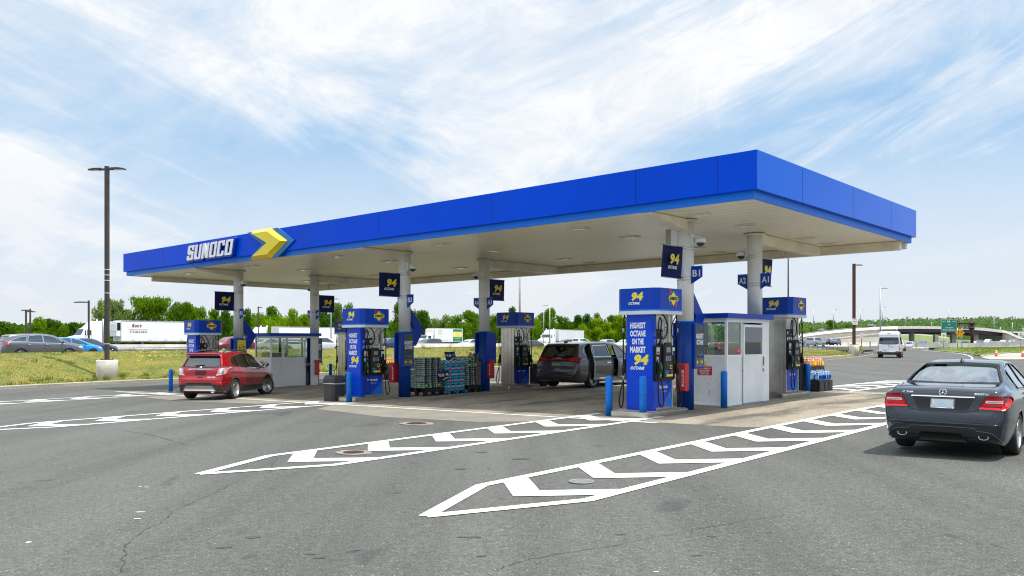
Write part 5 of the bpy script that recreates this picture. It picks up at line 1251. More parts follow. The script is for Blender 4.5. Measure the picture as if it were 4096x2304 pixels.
# ------------------------------------------------ dark blue-grey saloon, foreground right
blue_grey = paint('slate', (.010, .018, .030), .16, .15)
HV = math.atan2(-VX, VY)                                 # a car pointing along the lanes
S1 = dict(L=4.58, W=1.78, yr=-1.24, yf=1.52, r=.325, trk=.76, arch=.36, cab=(-1.1, 1.45), cabin_y=(-1.45, 1.05), tum=.50, shoulder=.075, floor=.40, dash=.92, seat=1.07,
    top=[(-2.29, .56), (-2.275, .66), (-2.235, .715), (-2.225, .80), (-2.195, .98), (-2.165, 1.025), (-2.08, 1.052), (-1.75, 1.085), (-1.55, 1.11), (-1.1, 1.33), (-.80, 1.415), (-.3, 1.447), (.2, 1.425), (.55, 1.35), (1.0, 1.10), (1.25, .99), (1.9, .88), (2.15, .78), (2.26, .60), (2.29, .45)],
    bot=[(-2.29, .36), (-2.22, .25), (-1.9, .20), (0, .19), (2.0, .20), (2.29, .3)],
    wid=[(-2.29, .70), (-2.24, .80), (-2.1, .860), (-1.7, .885), (-1.0, .887), (0, .885), (1.2, .885), (1.9, .86), (2.15, .78), (2.29, .60)],
    belt=[(-2.29, .80), (-2.19, .93), (-1.8, .985), (-1.2, .975), (0, .93), (1.2, .88), (2.29, .6)],
    side_win=[[(-.98, .985), (-.80, 1.00), (-.80, 1.315), (-1.02, 1.24), (-1.18, 1.12)], [(-.74, .995), (-.02, .965), (-.06, 1.385), (-.40, 1.385), (-.74, 1.335)], [(.04, .962), (1.02, .93), (.60, 1.20), (.32, 1.355), (.0, 1.388)]],
    rear_win=[(-.69, 1.095), (.69, 1.095), (.54, 1.385), (0, 1.405), (-.54, 1.385)], rw_y=-.6, wind=[(-.62, 1.03), (.62, 1.03), (.50, 1.36), (0, 1.385), (-.50, 1.36)], ws_y=.3,
    chrome=True, rearglass=M['cglass'], sideglass=M['cglass'], round=1.1)
def saloon_wheel(): return wheel_mesh(.325, .225, 5, True, .70)
cloc = W(6.53 + .64, -4.56 + 1.13); cloc.z = g(cloc.x, cloc.y)
t, sk = make_car(S1, 'saloon_car', cloc, HV + R(2.5), 'dark slate saloon in the right foreground, with red and white tail lights', 'car', blue_grey, wheelp=saloon_wheel)
SALOON = t; t.scale = (.92, .92, .925)
interior(t, S1)
for s in (1, -1):
    mb = MB(); P = [(s * .48, .745), (s * .83, .735), (s * .875, .86), (s * .865, .935), (s * .60, .94)]; P = P if s > 0 else P[::-1]
    sk.patch(mb, rounded(P, .02), 'rear', M['lensred'], .010)
    side = [(-2.20, .755), (-2.03, .80), (-1.97, .90), (-2.00, .935), (-2.20, .935)]
    sk.patch(mb, rounded(side, .02), 'x+' if s > 0 else 'x-', M['lensred'], .010)
    o = mb.build('tail_light', t)
    mb = MB()
    for a, b, c_, d_, m in ((.57, .80, .835, .87, M['lensclear']), (.50, .84, .775, .79, M['lensdark']), (.55, .85, .905, .915, M['lensdark']), (.60, .79, .848, .857, M['grey'])):
        q = [(s * a, c_), (s * b, c_), (s * b, d_), (s * (a + .015), d_)]; sk.patch(mb, q if s > 0 else q[::-1], 'rear', m, .012 if m is not M['grey'] else .014, 0, .05)
    mb.build('light_strip', o)
mb = MB(); sk.patch(mb, rounded([(-.43, .905), (-.33, .70), (.33, .70), (.43, .905)][::-1], .03), 'rear', mat('recess_slate', (.008, .010, .014), .35), .004, 0); mb.build('plate_recess', t)
mb = MB(); sk.patch(mb, rounded([(-.44, .905), (.44, .905), (.435, .93), (-.435, .93)], .008), 'rear', M['chrome'], .016, .01); mb.build('chrome_bar', t)
mb = MB(); sk.patch(mb, rounded([(-.165, .735), (.165, .735), (.165, .885), (-.165, .885)], .015), 'rear', mat('plate_frame', (.55, .52, .56), .3), .012, .01); sk.patch(mb, rounded([(-.15, .75), (.15, .75), (.15, .87), (-.15, .87)], .01), 'rear', mat('plate_face', (.70, .72, .74), .35, c2=(.42, .58, .66), scale=11), .016, 0); mb.build('number_plate', t)
def on_skin(sk, mb, body, a, b, w, h, m, proj='rear', bold=.04, off=.006, shear=0.0):
    vs, fs = text_mesh(body, bold, 0.0); out = []
    for x, y, z in vs:
        q = sk.hit(a + x * w + y * h * shear, b + y * h, proj, off); out.append(q if q is not None else Vector((0, 0, 0)))
    mb.add(out, fs, m)
def on_skin_rear(sk, mb, s, a, b, w, h, m, **k): on_skin(sk, mb, s, a, b, w, h, m, **k)
mb = MB(); on_skin(sk, mb, 'C 300', -.50, .965, .155, .024, M['chrome']); on_skin(sk, mb, '4MATIC', .52, .962, .20, .026, M['chrome']); mb.build('badge_lettering', t)
mb = MB(); c = Vector((0, 0, 0)); cen = (0, .966)
mb.tube([sk.hit(.050 * math.cos(a * math.pi / 12), .966 + .046 * math.sin(a * math.pi / 12), 'rear', .012) for a in range(24)], .0055, M['chrome'], 6, True)
for k in range(3):
    a = R(90 + 120 * k); q0 = sk.hit(0, .966, 'rear', .012); q1 = sk.hit(.048 * math.cos(a), .966 + .044 * math.sin(a), 'rear', .012); mb.cyl(q0, q1, .007, M['chrome'], r1=.002, n=6)
mb.build('star_badge', t)
seams(sk, t, [('rear', [(-.60, 1.06), (-.585, .95), (-.47, .72), (-.30, .685), (.30, .685), (.47, .72), (.585, .95), (.60, 1.06)]), ('rear', [(-.86, .50), (-.5, .495), (.5, .495), (.86, .50)]),
    ('top', [(.70, -1.60), (.66, -1.9), (.62, -2.13)]), ('top', [(-.70, -1.60), (-.66, -1.9), (-.62, -2.13)]), ('x+', [(.0, .25), (.0, .96)]), ('x+', [(-.78, .96), (-.80, .75), (-.95, .62)]), ('x-', [(.0, .25), (.0, .96)]), ('x-', [(-.78, .96), (-.80, .75), (-.95, .62)]), ('x+', [(1.12, .3), (1.1, .9)]), ('x-', [(1.12, .3), (1.1, .9)])])
DF = [(-.80, .24), (-.66, .385), (-.46, .41), (-.39, .45), (.39, .45), (.46, .41), (.66, .385), (.80, .24)]
mb = MB(); sk.patch(mb, DF, 'rear', mat('diffuser', (.010, .011, .013), .45), .005, 0); sk.patch(mb, [(-.36, .25), (.36, .25), (.30, .37), (-.30, .37)], 'rear', M['black'], .012, .01); mb.build('diffuser', t)
mb = MB(); mb.tube([q for q in (sk.hit(a, b + .008, 'rear', .004) for a, b in smooth_xy(DF)) if q is not None], .011, blue_grey, 6); mb.tube([q for q in (sk.hit(a, .515 + .01 * abs(a), 'rear', .0) for a in [i * .08 - .84 for i in range(22)]) if q is not None], .008, blue_grey, 6); mb.build('bumper_crease', t)
for s in (1, -1):
    E_ = lambda r, y: [Vector((s * .56 + r * 1.25 * math.cos(a * math.pi / 12), y, .335 + r * .72 * math.sin(a * math.pi / 12))) for a in range(24)]
    R4 = [E_(.050, -2.16), E_(.056, -2.285), E_(.047, -2.285), E_(.045, -2.20)]; mb = MB(); mb.add([v for r_ in R4 for v in r_], [(j * 24 + i, j * 24 + (i + 1) % 24, (j + 1) * 24 + (i + 1) % 24, (j + 1) * 24 + i) for j in range(3) for i in range(24)], M['lgrey'], True); o = mb.build('exhaust_tip', t)
    mb = MB(); mb.poly(E_(.048, -2.272), M['frit']); mb.build('exhaust_bore', o)
mb = MB(); vs = []; q = sk.hit(0, -.78, 'top', 0); mb.add([q + Vector((x, y, z)) for x, y, z in ((-.03, -.07, -.005), (.03, -.07, -.005), (.03, .10, -.005), (-.03, .10, -.005), (-.004, -.055, .07), (.004, -.055, .07), (.0, .06, .015))], [(0, 1, 5, 4), (1, 2, 6, 5), (2, 3, 6), (3, 0, 4, 6), (4, 5, 6)], M['black'], True); mb.build('roof_antenna', t)
mirror_parts(t, .86, .92, .98, blue_grey); door_handles(sk, t, (-.62, .35), .86, blue_grey)
mb = MB()
for s in (1, -1): sk.patch(mb, [(s * .45, .62), (s * .78, .64), (s * .80, .74), (s * .50, .72)] if s > 0 else [(s * .50, .72), (s * .80, .74), (s * .78, .64), (s * .45, .62)], 'front', M['lensclear'], .006)
mb.build('headlight', t)
def world_of(t, x, y, z):
    c, s = math.cos(t.rotation_euler.z), math.sin(t.rotation_euler.z); return Vector((t.location.x + c * x - s * y, t.location.y + s * x + c * y, t.location.z + z))
p = sit_person(0, 0, 0, 'driver in dark clothing at the wheel of the slate saloon', M['cloth']); p.location = world_of(t, -.35, .10, .46); p.scale = (.93, .93, .93); p.rotation_euler = (0, 0, HV)

# ------------------------------------------------ red compact SUV
red = paint('ruby', (.33, .001, .007), .18, .2)
S2 = dict(L=4.27, W=1.78, yr=-1.27, yf=1.285, r=.345, trk=.785, arch=.395, cab=(-1.2, 1.45), cabin_y=(-1.62, 1.05), tum=.42, shoulder=.06, floor=.45, dash=1.06, seat=1.15,
    top=[(-2.135, .60), (-2.12, .72), (-2.06, .80), (-2.035, 1.0), (-1.99, 1.10), (-1.90, 1.28), (-1.78, 1.50), (-1.74, 1.565), (-1.60, 1.605), (-1.1, 1.64), (-.4, 1.652), (.2, 1.62), (.55, 1.54), (1.12, 1.20), (1.35, 1.10), (1.8, 1.0), (2.02, .86), (2.12, .65), (2.135, .55)],
    bot=[(-2.135, .42), (-2.06, .29), (-1.7, .25), (0, .235), (1.8, .25), (2.135, .4)],
    wid=[(-2.135, .68), (-2.08, .775), (-1.95, .835), (-1.4, .885), (0, .885), (1.2, .888), (1.75, .85), (2.0, .76), (2.135, .58)],
    belt=[(-2.135, .95), (-1.8, 1.17), (-1.2, 1.14), (0, 1.06), (1.2, 1.0), (2.135, .7)],
    side_win=[[(-1.40, 1.20), (-1.30, 1.155), (-.93, 1.125), (-.93, 1.49), (-1.22, 1.45), (-1.36, 1.33)], [(-.88, 1.12), (-.08, 1.07), (-.12, 1.555), (-.5, 1.545), (-.88, 1.50)], [(-.02, 1.065), (1.0, 1.03), (.58, 1.36), (.30, 1.53), (-.05, 1.56)]],
    rear_win=[(-.70, 1.13), (0, 1.11), (.70, 1.13), (.63, 1.28), (.57, 1.515), (-.57, 1.515), (-.63, 1.28)], rw_y=-1.2, wind=[(-.64, 1.20), (.64, 1.20), (.52, 1.55), (-.52, 1.55)], ws_y=.35,
    lip=.06, lipmat=M['dgrey'], chrome=True)
def suv_wheel(): return wheel_mesh(.345, .225, 10, False, .72)
ca = math.atan2(-.13, 1); rl, rr_ = gp(755, 1597), gp(930, 1595); rear = (rl + rr_) / 2; h = R(-8); dirv = Vector((-math.sin(h), math.cos(h), 0))
c0 = rear + dirv * 1.27 + Vector((.05, 0, 0)); c0.z = g(c0.x, c0.y) + .005
t, sk = make_car(S2, 'compact_suv', c0, h, 'ruby red compact SUV turning in towards the far booth at left', 'car', red, steer=R(-24), wheelp=suv_wheel)
interior(t, S2)
mb = MB(); sk.patch(mb, [(-.86, .28), (.86, .28), (.86, .52), (.55, .525), (.40, .60), (-.40, .60), (-.55, .525), (-.86, .52)], 'rear', M['dgrey'], .008, .01)
for pr in ('x+', 'x-'):
    for a, b in ((-2.1, -1.66), (-.88, .90), (1.68, 2.06)): sk.patch(mb, [(a, .24), (b, .24), (b, .44), (a, .44 if a > -2 else .52)], pr, M['dgrey'], .008, .01)
mb.build('lower_cladding', t)
mb = MB(); sk.patch(mb, rounded([(-.60, .34), (.60, .34), (.46, .50), (-.46, .50)], .03), 'rear', M['alloy'], .016, .01); mb.build('skid_plate', t)
for s in (1, -1):
    mb = MB(); P = [(s * .57, .84), (s * .77, .87), (s * .81, 1.0), (s * .78, 1.12), (s * .66, 1.13)]; sk.patch(mb, rounded(P if s > 0 else P[::-1], .02), 'rear', M['lenspink'], .012)
    sk.patch(mb, rounded([(-2.03, .87), (-1.90, .92), (-1.80, 1.05), (-1.58, 1.11), (-1.60, 1.15), (-1.99, 1.14)], .02), 'x+' if s > 0 else 'x-', M['lenspink'], .012); o = mb.build('tail_light', t)
    mb = MB(); P = [(s * .66, .93), (s * .76, .95), (s * .79, 1.08), (s * .73, 1.10)]; sk.patch(mb, P if s > 0 else P[::-1], 'rear', M['lensclear'], .013, 0, .05); mb.build('lamp', o)
    mb = MB(); P = [(s * .58, .60), (s * .82, .60), (s * .84, .665), (s * .62, .64)]; sk.patch(mb, P if s > 0 else P[::-1], 'rear', M['lensred'], .008); mb.build('reflector', t)
mb = MB(); sk.patch(mb, [(-.42, 1.045), (.42, 1.045), (.42, 1.075), (-.42, 1.075)], 'rear', M['chrome'], .018, .01); mb.build('chrome_bar', t)
mb = MB(); q = sk.hit(0, 1.09, 'rear', .02); mb.lathe([(.05, 0), (.055, .01), (.001, .014)], (0, 0, 0), M['chrome'], 16, 'y', T=Matrix.Translation(q) @ Matrix.Diagonal((1, -1, 1, 1))); mb.build('round_badge', t)
mb = MB(); on_skin(sk, mb, 'ENCORE', .40, .79, .28, .028, M['chrome']); mb.build('badge_lettering', t)
mb = MB(); sk.patch(mb, rounded([(-.20, .86), (.20, .86), (.20, 1.0), (-.20, 1.0)], .03), 'rear', mat('dark_red_panel', (.05, .004, .008), .4), .006, 0); sk.patch(mb, rounded([(-.10, .765), (.10, .765), (.08, .80), (-.08, .80)], .01), 'rear', M['black'], .006, 0); mb.build('plate_recess', t)
mb = MB(); mb.prism([(-.60, 0), (.60, 0), (.58, .05), (-.58, .05)], Pl((0, -1.86, 1.535), (1, 0, 0), (0, .6, 1)), -.02, .05, red); mb.build('spoiler', t, bevel=.01)
mb = MB(); a, b = sk.hit(-.22, 1.17, 'rear', .015), sk.hit(.08, 1.19, 'rear', .015); mb.cyl(a, b, .014, M['black'], n=6); mb.build('rear_wiper', t)
for s in (1, -1):
    mb = MB(); pts = [sk.hit(s * .50, y, 'top', d) for y, d in ((-1.45, .0), (-1.32, .045), (-.6, .05), (.1, .045), (.3, .0))]; mb.tube(smooth_line(pts, 4), .022, M['dgrey'], 6); mb.build('roof_rail', t)
mb = MB(); mb.lathe([(.05, 0), (.052, .01), (.042, .01), (.04, -.05), (.001, -.05)], (0, 0, 0), M['chrome'], 16, 'y', T=Matrix.Translation((.46, -2.08, .30)) @ Matrix.Diagonal((1.4, -1, .8, 1))); mb.build('exhaust_tip', t)
seams(sk, t, [('rear', [(-.70, 1.12), (-.66, .72), (-.58, .67), (.58, .67), (.66, .72), (.70, 1.12)])] + [s_ for pr in ('x+', 'x-') for s_ in ((pr, [(-.05, .44), (-.03, 1.06)]), (pr, [(-1.0, 1.12), (-.92, .8), (-.78, .5)]), (pr, [(1.02, .44), (1.06, 1.0)]))] + [('x+', [(-1.55 + .085 * math.cos(a * .5236), .99 + .085 * math.sin(a * .5236)) for a in range(13)])])
mirror_parts(t, .87, .92, 1.12, M['black']); door_handles(sk, t, (-.72, .22), .99, M['chrome'])
mb = MB()
for s in (1, -1): sk.patch(mb, [(s * .45, .78), (s * .74, .82), (s * .72, .93), (s * .45, .86)][::s], 'front', M['lensclear'], .006)
mb.build('headlight', t)

# ------------------------------------------------ grey minivan with its sliding door back
gran = paint('granite', (.045, .048, .054), .25, .2)
S3_ = dict(L=5.17, W=2.02, yr=-1.50, yf=1.59, r=.36, trk=.87, arch=.405, cab=(-1.6, 1.9), cabin_y=(-2.25, 1.3), tum=.30, shoulder=.065, floor=.42, dash=1.10, seat=1.22,
    top=[(-2.585, .60), (-2.57, .74), (-2.52, .80), (-2.49, 1.0), (-2.43, 1.13), (-2.34, 1.35), (-2.22, 1.58), (-2.17, 1.655), (-2.0, 1.70), (-1.4, 1.735), (-.5, 1.752), (.3, 1.725), (.8, 1.62), (1.55, 1.20), (1.85, 1.06), (2.3, .95), (2.5, .78), (2.585, .55)],
    bot=[(-2.585, .42), (-2.5, .29), (-2.1, .24), (0, .20), (2.1, .22), (2.585, .35)],
    wid=[(-2.585, .82), (-2.52, .92), (-2.35, .98), (-1.6, 1.008), (0, 1.01), (1.5, 1.0), (2.1, .95), (2.4, .82), (2.585, .62)],
    belt=[(-2.585, .95), (-2.2, 1.10), (0, 1.06), (1.3, 1.02), (2.585, .7)],
    side_win=[[(-2.0, 1.32), (-1.65, 1.12), (-1.32, 1.115), (-1.40, 1.60), (-1.85, 1.56)], [(.38, 1.09), (1.45, 1.05), (.95, 1.36), (.62, 1.56), (.34, 1.62)]],
    rear_win=[(-.76, 1.16), (.76, 1.16), (.72, 1.35), (.62, 1.585), (-.62, 1.585), (-.72, 1.35)], rw_y=-1.5, wind=[(-.72, 1.20), (.72, 1.20), (.60, 1.62), (-.60, 1.62)], ws_y=.6,
    extra_cut=[([(-1.02, .40), (.26, .40), (.30, 1.05), (.24, 1.60), (-.96, 1.60), (-1.02, 1.1)], 'x', .50, 1.4), ([(-1.12, 1.12), (.24, 1.10), (.20, 1.62), (-1.08, 1.62)], 'x', -1.4, -.50)], chrome=True)
rl, rr_ = gp(2208, 1549), gp(2368, 1551); rear = (rl + rr_) / 2; h = R(-38); dirv = Vector((-math.sin(h), math.cos(h), 0)); c0 = rear + dirv * 1.50; c0.z = g(c0.x, c0.y)
def van_wheel(): return wheel_mesh(.36, .235, 9, True, .70)
t, sk = make_car(S3_, 'minivan', c0, h, 'dark grey minivan at the middle lane with its sliding door pushed back open', 'car', gran, wheelp=van_wheel)
interior(t, S3_, rows=3)
# left glass of the fixed opening, then the right sliding door standing off the body
mb = MB(); sk.patch(mb, [(-1.12, 1.12), (.24, 1.10), (.20, 1.62), (-1.08, 1.62)], 'x-', M['tint'], -.012, 0, .2); mb.build('window', t)
dr = MB(); dpoly = [(-1.62, .36), (-.42, .34), (-.34, .9), (-.36, 1.10), (-.44, 1.64), (-1.58, 1.62), (-1.68, 1.1), (-1.66, .62)]
hole = [(-1.54, 1.13), (-.44, 1.12), (-.50, 1.56), (-1.50, 1.54)]
def doorpatch(poly, m, off): b = MB(); sk.patch(b, poly, 'x+', m, off, .10, .12); return b
for P in ([(-1.64, .36), (-.40, .34), (-.34, .9), (-.36, 1.10), (-1.68, 1.11), (-1.68, .62)], [(-1.68, 1.11), (-1.55, 1.11), (-1.50, 1.62), (-1.60, 1.62)], [(-.45, 1.11), (-.36, 1.11), (-.44, 1.64), (-.50, 1.62)], [(-1.54, 1.55), (-.48, 1.56), (-.44, 1.64), (-1.60, 1.62)]):
    sk.patch(dr, P, 'x+', gran, .135, .08, .12)
D = dr.build('sliding_door', t)
mb = MB(); sk.patch(mb, hole, 'x+', mat('blue_tint', (.05, .08, .12), .06, spec=.9), .12, 0, .12); mb.build('pane', D)
mb = MB(); sk.ring(mb, hole, .02, 'x+', M['chrome'], .14); lines(sk, mb, [(-1.66, 1.11), (-.36, 1.10)], 'x+', .02, M['chrome'], .142); lines(sk, mb, [(-1.60, .40), (-.44, .39)], 'x+', .03, M['chrome'], .142); mb.build('chrome_trim', D)
mb = MB(); sk.patch(mb, rounded([(-.80, .93), (-.52, .93), (-.52, .97), (-.80, .97)], .01), 'x+', M['chrome'], .16, .02); mb.build('handle', D)
mb = MB(); sk.patch(mb, [(-.36, .36), (-.24, .36), (-.20, 1.08), (-.36, 1.10)], 'x+', M['black'], .11, .06); sk.patch(mb, [(-.38, 1.10), (-.24, 1.10), (-.34, 1.60), (-.44, 1.62)], 'x+', M['black'], .11, .06); mb.build('door_edge', D)
for s in (1, -1):
    mb = MB(); P = [(s * .50, 1.02), (s * .88, 1.03), (s * .93, 1.10), (s * .90, 1.16), (s * .45, 1.15), (s * .46, 1.13), (s * .72, 1.10), (s * .52, 1.08)]
    sk.patch(mb, [(s * .50, 1.02), (s * .90, 1.03), (s * .94, 1.09), (s * .92, 1.16), (s * .55, 1.15)][::s], 'rear', M['lensred'], .010)
    sk.patch(mb, rounded([(-2.45, 1.05), (-2.32, 1.06), (-2.22, 1.12), (-2.24, 1.16), (-2.42, 1.16)], .02), 'x+' if s > 0 else 'x-', M['lensred'], .010); mb.build('tail_light', t)
    mb = MB(); sk.patch(mb, [(s * .50, .455), (s * .72, .46), (s * .72, .49), (s * .50, .485)][::s], 'rear', M['lensred'], .010); mb.build('reflector', t)
mb = MB(); sk.patch(mb, [(-.52, 1.055), (.52, 1.055), (.52, 1.085), (-.52, 1.085)], 'rear', M['lensred'], .012, 0); mb.build('light_bar', t)
mb = MB(); sk.patch(mb, [(-.80, 1.02), (.80, 1.02), (.80, 1.16), (-.80, 1.16)], 'rear', M['black'], .005, 0); mb.build('black_garnish', t)
mb = MB(); sk.patch(mb, [(-.26, 1.115), (0, 1.10), (.26, 1.115), (.10, 1.135), (-.10, 1.135)], 'rear', M['chrome'], .014, 0); mb.build('winged_badge', t)
mb = MB(); sk.patch(mb, rounded([(-.22, .83), (.22, .83), (.22, .98), (-.22, .98)], .02), 'rear', mat('plate_green', (.25, .28, .27), .4), .010, .01); mb.build('number_plate', t)
mb = MB(); sk.patch(mb, [(-.75, .47), (.75, .47), (.75, .485), (-.75, .485)], 'rear', M['chrome'], .010, 0); sk.patch(mb, [(-.10, .735), (.10, .735), (.10, .748), (-.10, .748)], 'rear', M['chrome'], .008, 0); mb.build('chrome_line', t)
seams(sk, t, [('rear', [(-.86, 1.0), (-.82, .66), (-.72, .61), (.72, .61), (.82, .66), (.86, 1.0)]), ('rear', [(-.42, .95), (-.26, .80), (.26, .80), (.42, .95)]), ('x+', [(.36, .3), (.36, 1.05)]), ('x+', [(1.55, .3), (1.5, 1.0)]), ('x-', [(.36, .3), (.36, 1.05)]), ('x-', [(-1.14, .4), (-1.14, 1.1)])])
mb = MB(); q = sk.hit(.0, -1.9, 'top', 0); mb.box(q.x - .03, q.x + .03, q.y - .1, q.y + .1, q.z - .01, q.z + .06, M['dgrey']); mb.build('roof_antenna', t, bevel=.02)
mirror_parts(t, .98, 1.28, 1.13, gran, size=1.2); door_handles(sk, t, (.52,), .97, M['chrome'])
mb = MB(); sk.patch(mb, [(.42, .36), (1.15, .36), (1.15, .39), (.42, .39)], 'x+', M['chrome'], .008, 0); mb.build('sill_trim', t)
SUVK = S2
# ------------------------------------------------ long grey SUV and blue hatchback on the bank road at left
def rot_copy(sp, **k): d = dict(sp); d.update(k); return d
lex = paint('lead_grey', (.125, .130, .150), .25, .5)
S4 = dict(L=4.95, W=1.90, yr=-1.42, yf=1.40, r=.37, trk=.82, arch=.42, cab=(-1.5, 1.7), cabin_y=(-2.0, 1.2), tum=.34, shoulder=.06, floor=.5, dash=1.10, seat=1.2,
    top=[(-2.475, .70), (-2.45, .85), (-2.38, .98), (-2.32, 1.15), (-2.12, 1.42), (-2.02, 1.60), (-1.7, 1.66), (-1.0, 1.70), (-.2, 1.71), (.4, 1.64), (.8, 1.50), (1.35, 1.20), (1.6, 1.13), (2.2, 1.0), (2.4, .82), (2.475, .6)],
    bot=[(-2.475, .45), (-2.4, .30), (-2.0, .26), (0, .25), (2.1, .26), (2.475, .4)],
    wid=[(-2.475, .76), (-2.4, .86), (-2.2, .92), (-1.4, .948), (0, .945), (1.4, .948), (2.0, .90), (2.35, .74), (2.475, .55)],
    belt=[(-2.475, 1.0), (-2.0, 1.17), (0, 1.10), (1.3, 1.05), (2.475, .7)],
    side_win=[[(-2.02, 1.235), (-1.15, 1.20), (-1.02, 1.50), (-1.35, 1.50)], [(-1.02, 1.19), (-.12, 1.14), (-.16, 1.60), (-.5, 1.60), (-.92, 1.54)], [(-.06, 1.135), (1.2, 1.08), (.80, 1.34), (.45, 1.52), (-.1, 1.60)]],
    rear_win=[(-.70, 1.20), (.70, 1.20), (.60, 1.52), (-.60, 1.52)], rw_y=-1.5, wind=[(-.66, 1.24), (.66, 1.24), (.56, 1.58), (-.56, 1.58)], ws_y=.4, chrome=True)
def lex_wheel(): return wheel_mesh(.37, .235, 5, True, .70)
def road_z(lx): return .5
def on_bank(px, Yd): X = (px - HX) / F * Yd; return Vector((X, Yd, 0))
c0 = on_bank(162, 53.2); c0.z = .48
t, sk = make_car(S4, 'long_suv', c0, HV, 'long lead grey SUV behind the grass bank, cut by the left edge', 'car', lex, wheelp=lex_wheel)
interior(t, S4)
for s in (1, -1):
    mb = MB(); sk.patch(mb, [(-2.46, 1.02), (-2.05, 1.06), (-1.96, 1.10), (-2.3, 1.16), (-2.45, 1.16)], 'x+' if s > 0 else 'x-', M['lensred'], .010); sk.patch(mb, [(s * .45, 1.0), (s * .84, 1.0), (s * .84, 1.1), (s * .6, 1.1)][::s], 'rear', M['lensred'], .01); mb.build('tail_light', t)
    mb = MB(); sk.patch(mb, [(2.0, .82), (2.36, .80), (2.38, .90), (2.1, .96)], 'x+' if s > 0 else 'x-', M['lensclear'], .008); mb.build('headlight', t)
seams(sk, t, [s_ for pr in ('x+', 'x-') for s_ in ((pr, [(-.09, .42), (-.09, 1.12)]), (pr, [(-1.08, 1.18), (-1.06, .9), (-.86, .5)]), (pr, [(1.15, .45), (1.15, 1.05)]), (pr, [(-.9, .42), (.95, .42)]))], w=.014)
mb = MB(); lines(sk, mb, [(-.9, .36), (.95, .40)], 'x+', .025, M['chrome'], .006); mb.build('sill_trim', t)
mirror_parts(t, .93, 1.02, 1.16, lex, size=1.2); door_handles(sk, t, (-.92, .12), 1.02, M['chrome'])
sky_b = paint('sky_blue', (.012, .27, .72), .22, .3)
S5 = dict(L=4.50, W=1.76, yr=-1.30, yf=1.38, r=.32, trk=.76, arch=.365, cab=(-1.4, 1.7), cabin_y=(-1.7, 1.1), tum=.45, shoulder=.06, floor=.42, dash=.95, seat=1.05,
    top=[(-2.25, .6), (-2.2, .9), (-2.1, 1.05), (-1.7, 1.25), (-1.2, 1.38), (-.5, 1.465), (.0, 1.46), (.4, 1.38), (1.3, 1.02), (1.6, .93), (2.05, .80), (2.2, .66), (2.25, .5)],
    bot=[(-2.25, .40), (-2.15, .25), (-1.8, .2), (0, .19), (1.9, .2), (2.25, .32)],
    wid=[(-2.25, .66), (-2.1, .80), (-1.6, .87), (0, .88), (1.3, .875), (1.9, .80), (2.15, .62), (2.25, .45)],
    belt=[(-2.25, .8), (-1.6, 1.05), (0, .95), (1.3, .88), (2.25, .55)],
    side_win=[[(-1.65, 1.10), (-.95, 1.03), (-.95, 1.31), (-1.25, 1.25)], [(-.88, 1.02), (-.05, .985), (-.08, 1.385), (-.5, 1.38), (-.88, 1.32)], [(.02, .98), (1.15, .93), (.55, 1.22), (.0, 1.385)]],
    rear_win=[(-.55, 1.12), (.55, 1.12), (.5, 1.30), (-.5, 1.30)], rw_y=-1.0, wind=[(-.62, 1.06), (.62, 1.06), (.52, 1.36), (-.52, 1.36)], ws_y=.3)
def hatch_wheel(): return wheel_mesh(.32, .21, 5, False, .66, rimmat=M['dgrey'])
c0 = on_bank(272, 58.5); c0.z = .52
t, sk = make_car(S5, 'hatchback_car', c0, HV, 'bright sky blue hatchback just ahead of the long grey SUV at left', 'car', sky_b, wheelp=hatch_wheel)
interior(t, S5); mirror_parts(t, .86, .85, .99, sky_b); door_handles(sk, t, (-.8, .1), .88, sky_b)
mb = MB()
for s in (1, -1): sk.patch(mb, [(1.75, .72), (2.12, .66), (2.14, .74), (1.85, .83)], 'x+' if s > 0 else 'x-', M['lensclear'], .008)
mb.build('headlight', t)
seams(sk, t, [(pr, p) for pr in ('x+', 'x-') for p in ([(-.01, .3), (-.01, .97)], [(-.95, 1.0), (-.95, .75), (-.8, .45)], [(1.05, .35), (1.08, .9)])], w=.014)

# ------------------------------------------------ white high-roof passenger van
vw = paint('van_white', (.86, .87, .88), .35, .0)
S6 = dict(L=5.93, W=2.02, yr=-1.72, yf=1.94, r=.36, trk=.88, arch=.42, cab=(-2.2, 2.2), cabin_y=(-2.85, 1.4), tum=.10, shoulder=.04, floor=.65, dash=1.3, seat=1.5, round=1.3,
    top=[(-2.965, .62), (-2.95, .80), (-2.935, 1.2), (-2.92, 2.0), (-2.90, 2.45), (-2.84, 2.62), (-2.70, 2.70), (-1.0, 2.74), (.9, 2.70), (1.4, 2.45), (2.0, 1.75), (2.25, 1.40), (2.7, 1.15), (2.9, .85), (2.965, .6)],
    bot=[(-2.965, .50), (-2.9, .42), (-2.4, .38), (0, .34), (2.6, .34), (2.965, .42)],
    wid=[(-2.965, .95), (-2.94, .985), (-2.8, 1.0), (0, 1.01), (2.0, 1.0), (2.7, .90), (2.965, .7)],
    belt=[(-2.965, 1.25), (0, 1.28), (2.2, 1.25), (2.965, .8)], wr=.97,
    side_win=[[(-2.6, 1.42), (-1.4, 1.42), (-1.42, 2.12), (-2.6, 2.12)], [(-1.3, 1.42), (-.1, 1.42), (-.1, 2.12), (-1.3, 2.12)], [(.0, 1.42), (.95, 1.42), (.95, 2.12), (.0, 2.12)], [(1.1, 1.38), (2.05, 1.32), (1.6, 1.95), (1.1, 2.05)]],
    rear_win=[(-.84, 1.45), (-.50, 1.38), (.50, 1.38), (.84, 1.45), (.80, 2.10), (-.80, 2.10)], rw_y=-2.6, wind=[(-.82, 1.45), (.82, 1.45), (.76, 2.2), (-.76, 2.2)], ws_y=1.2)
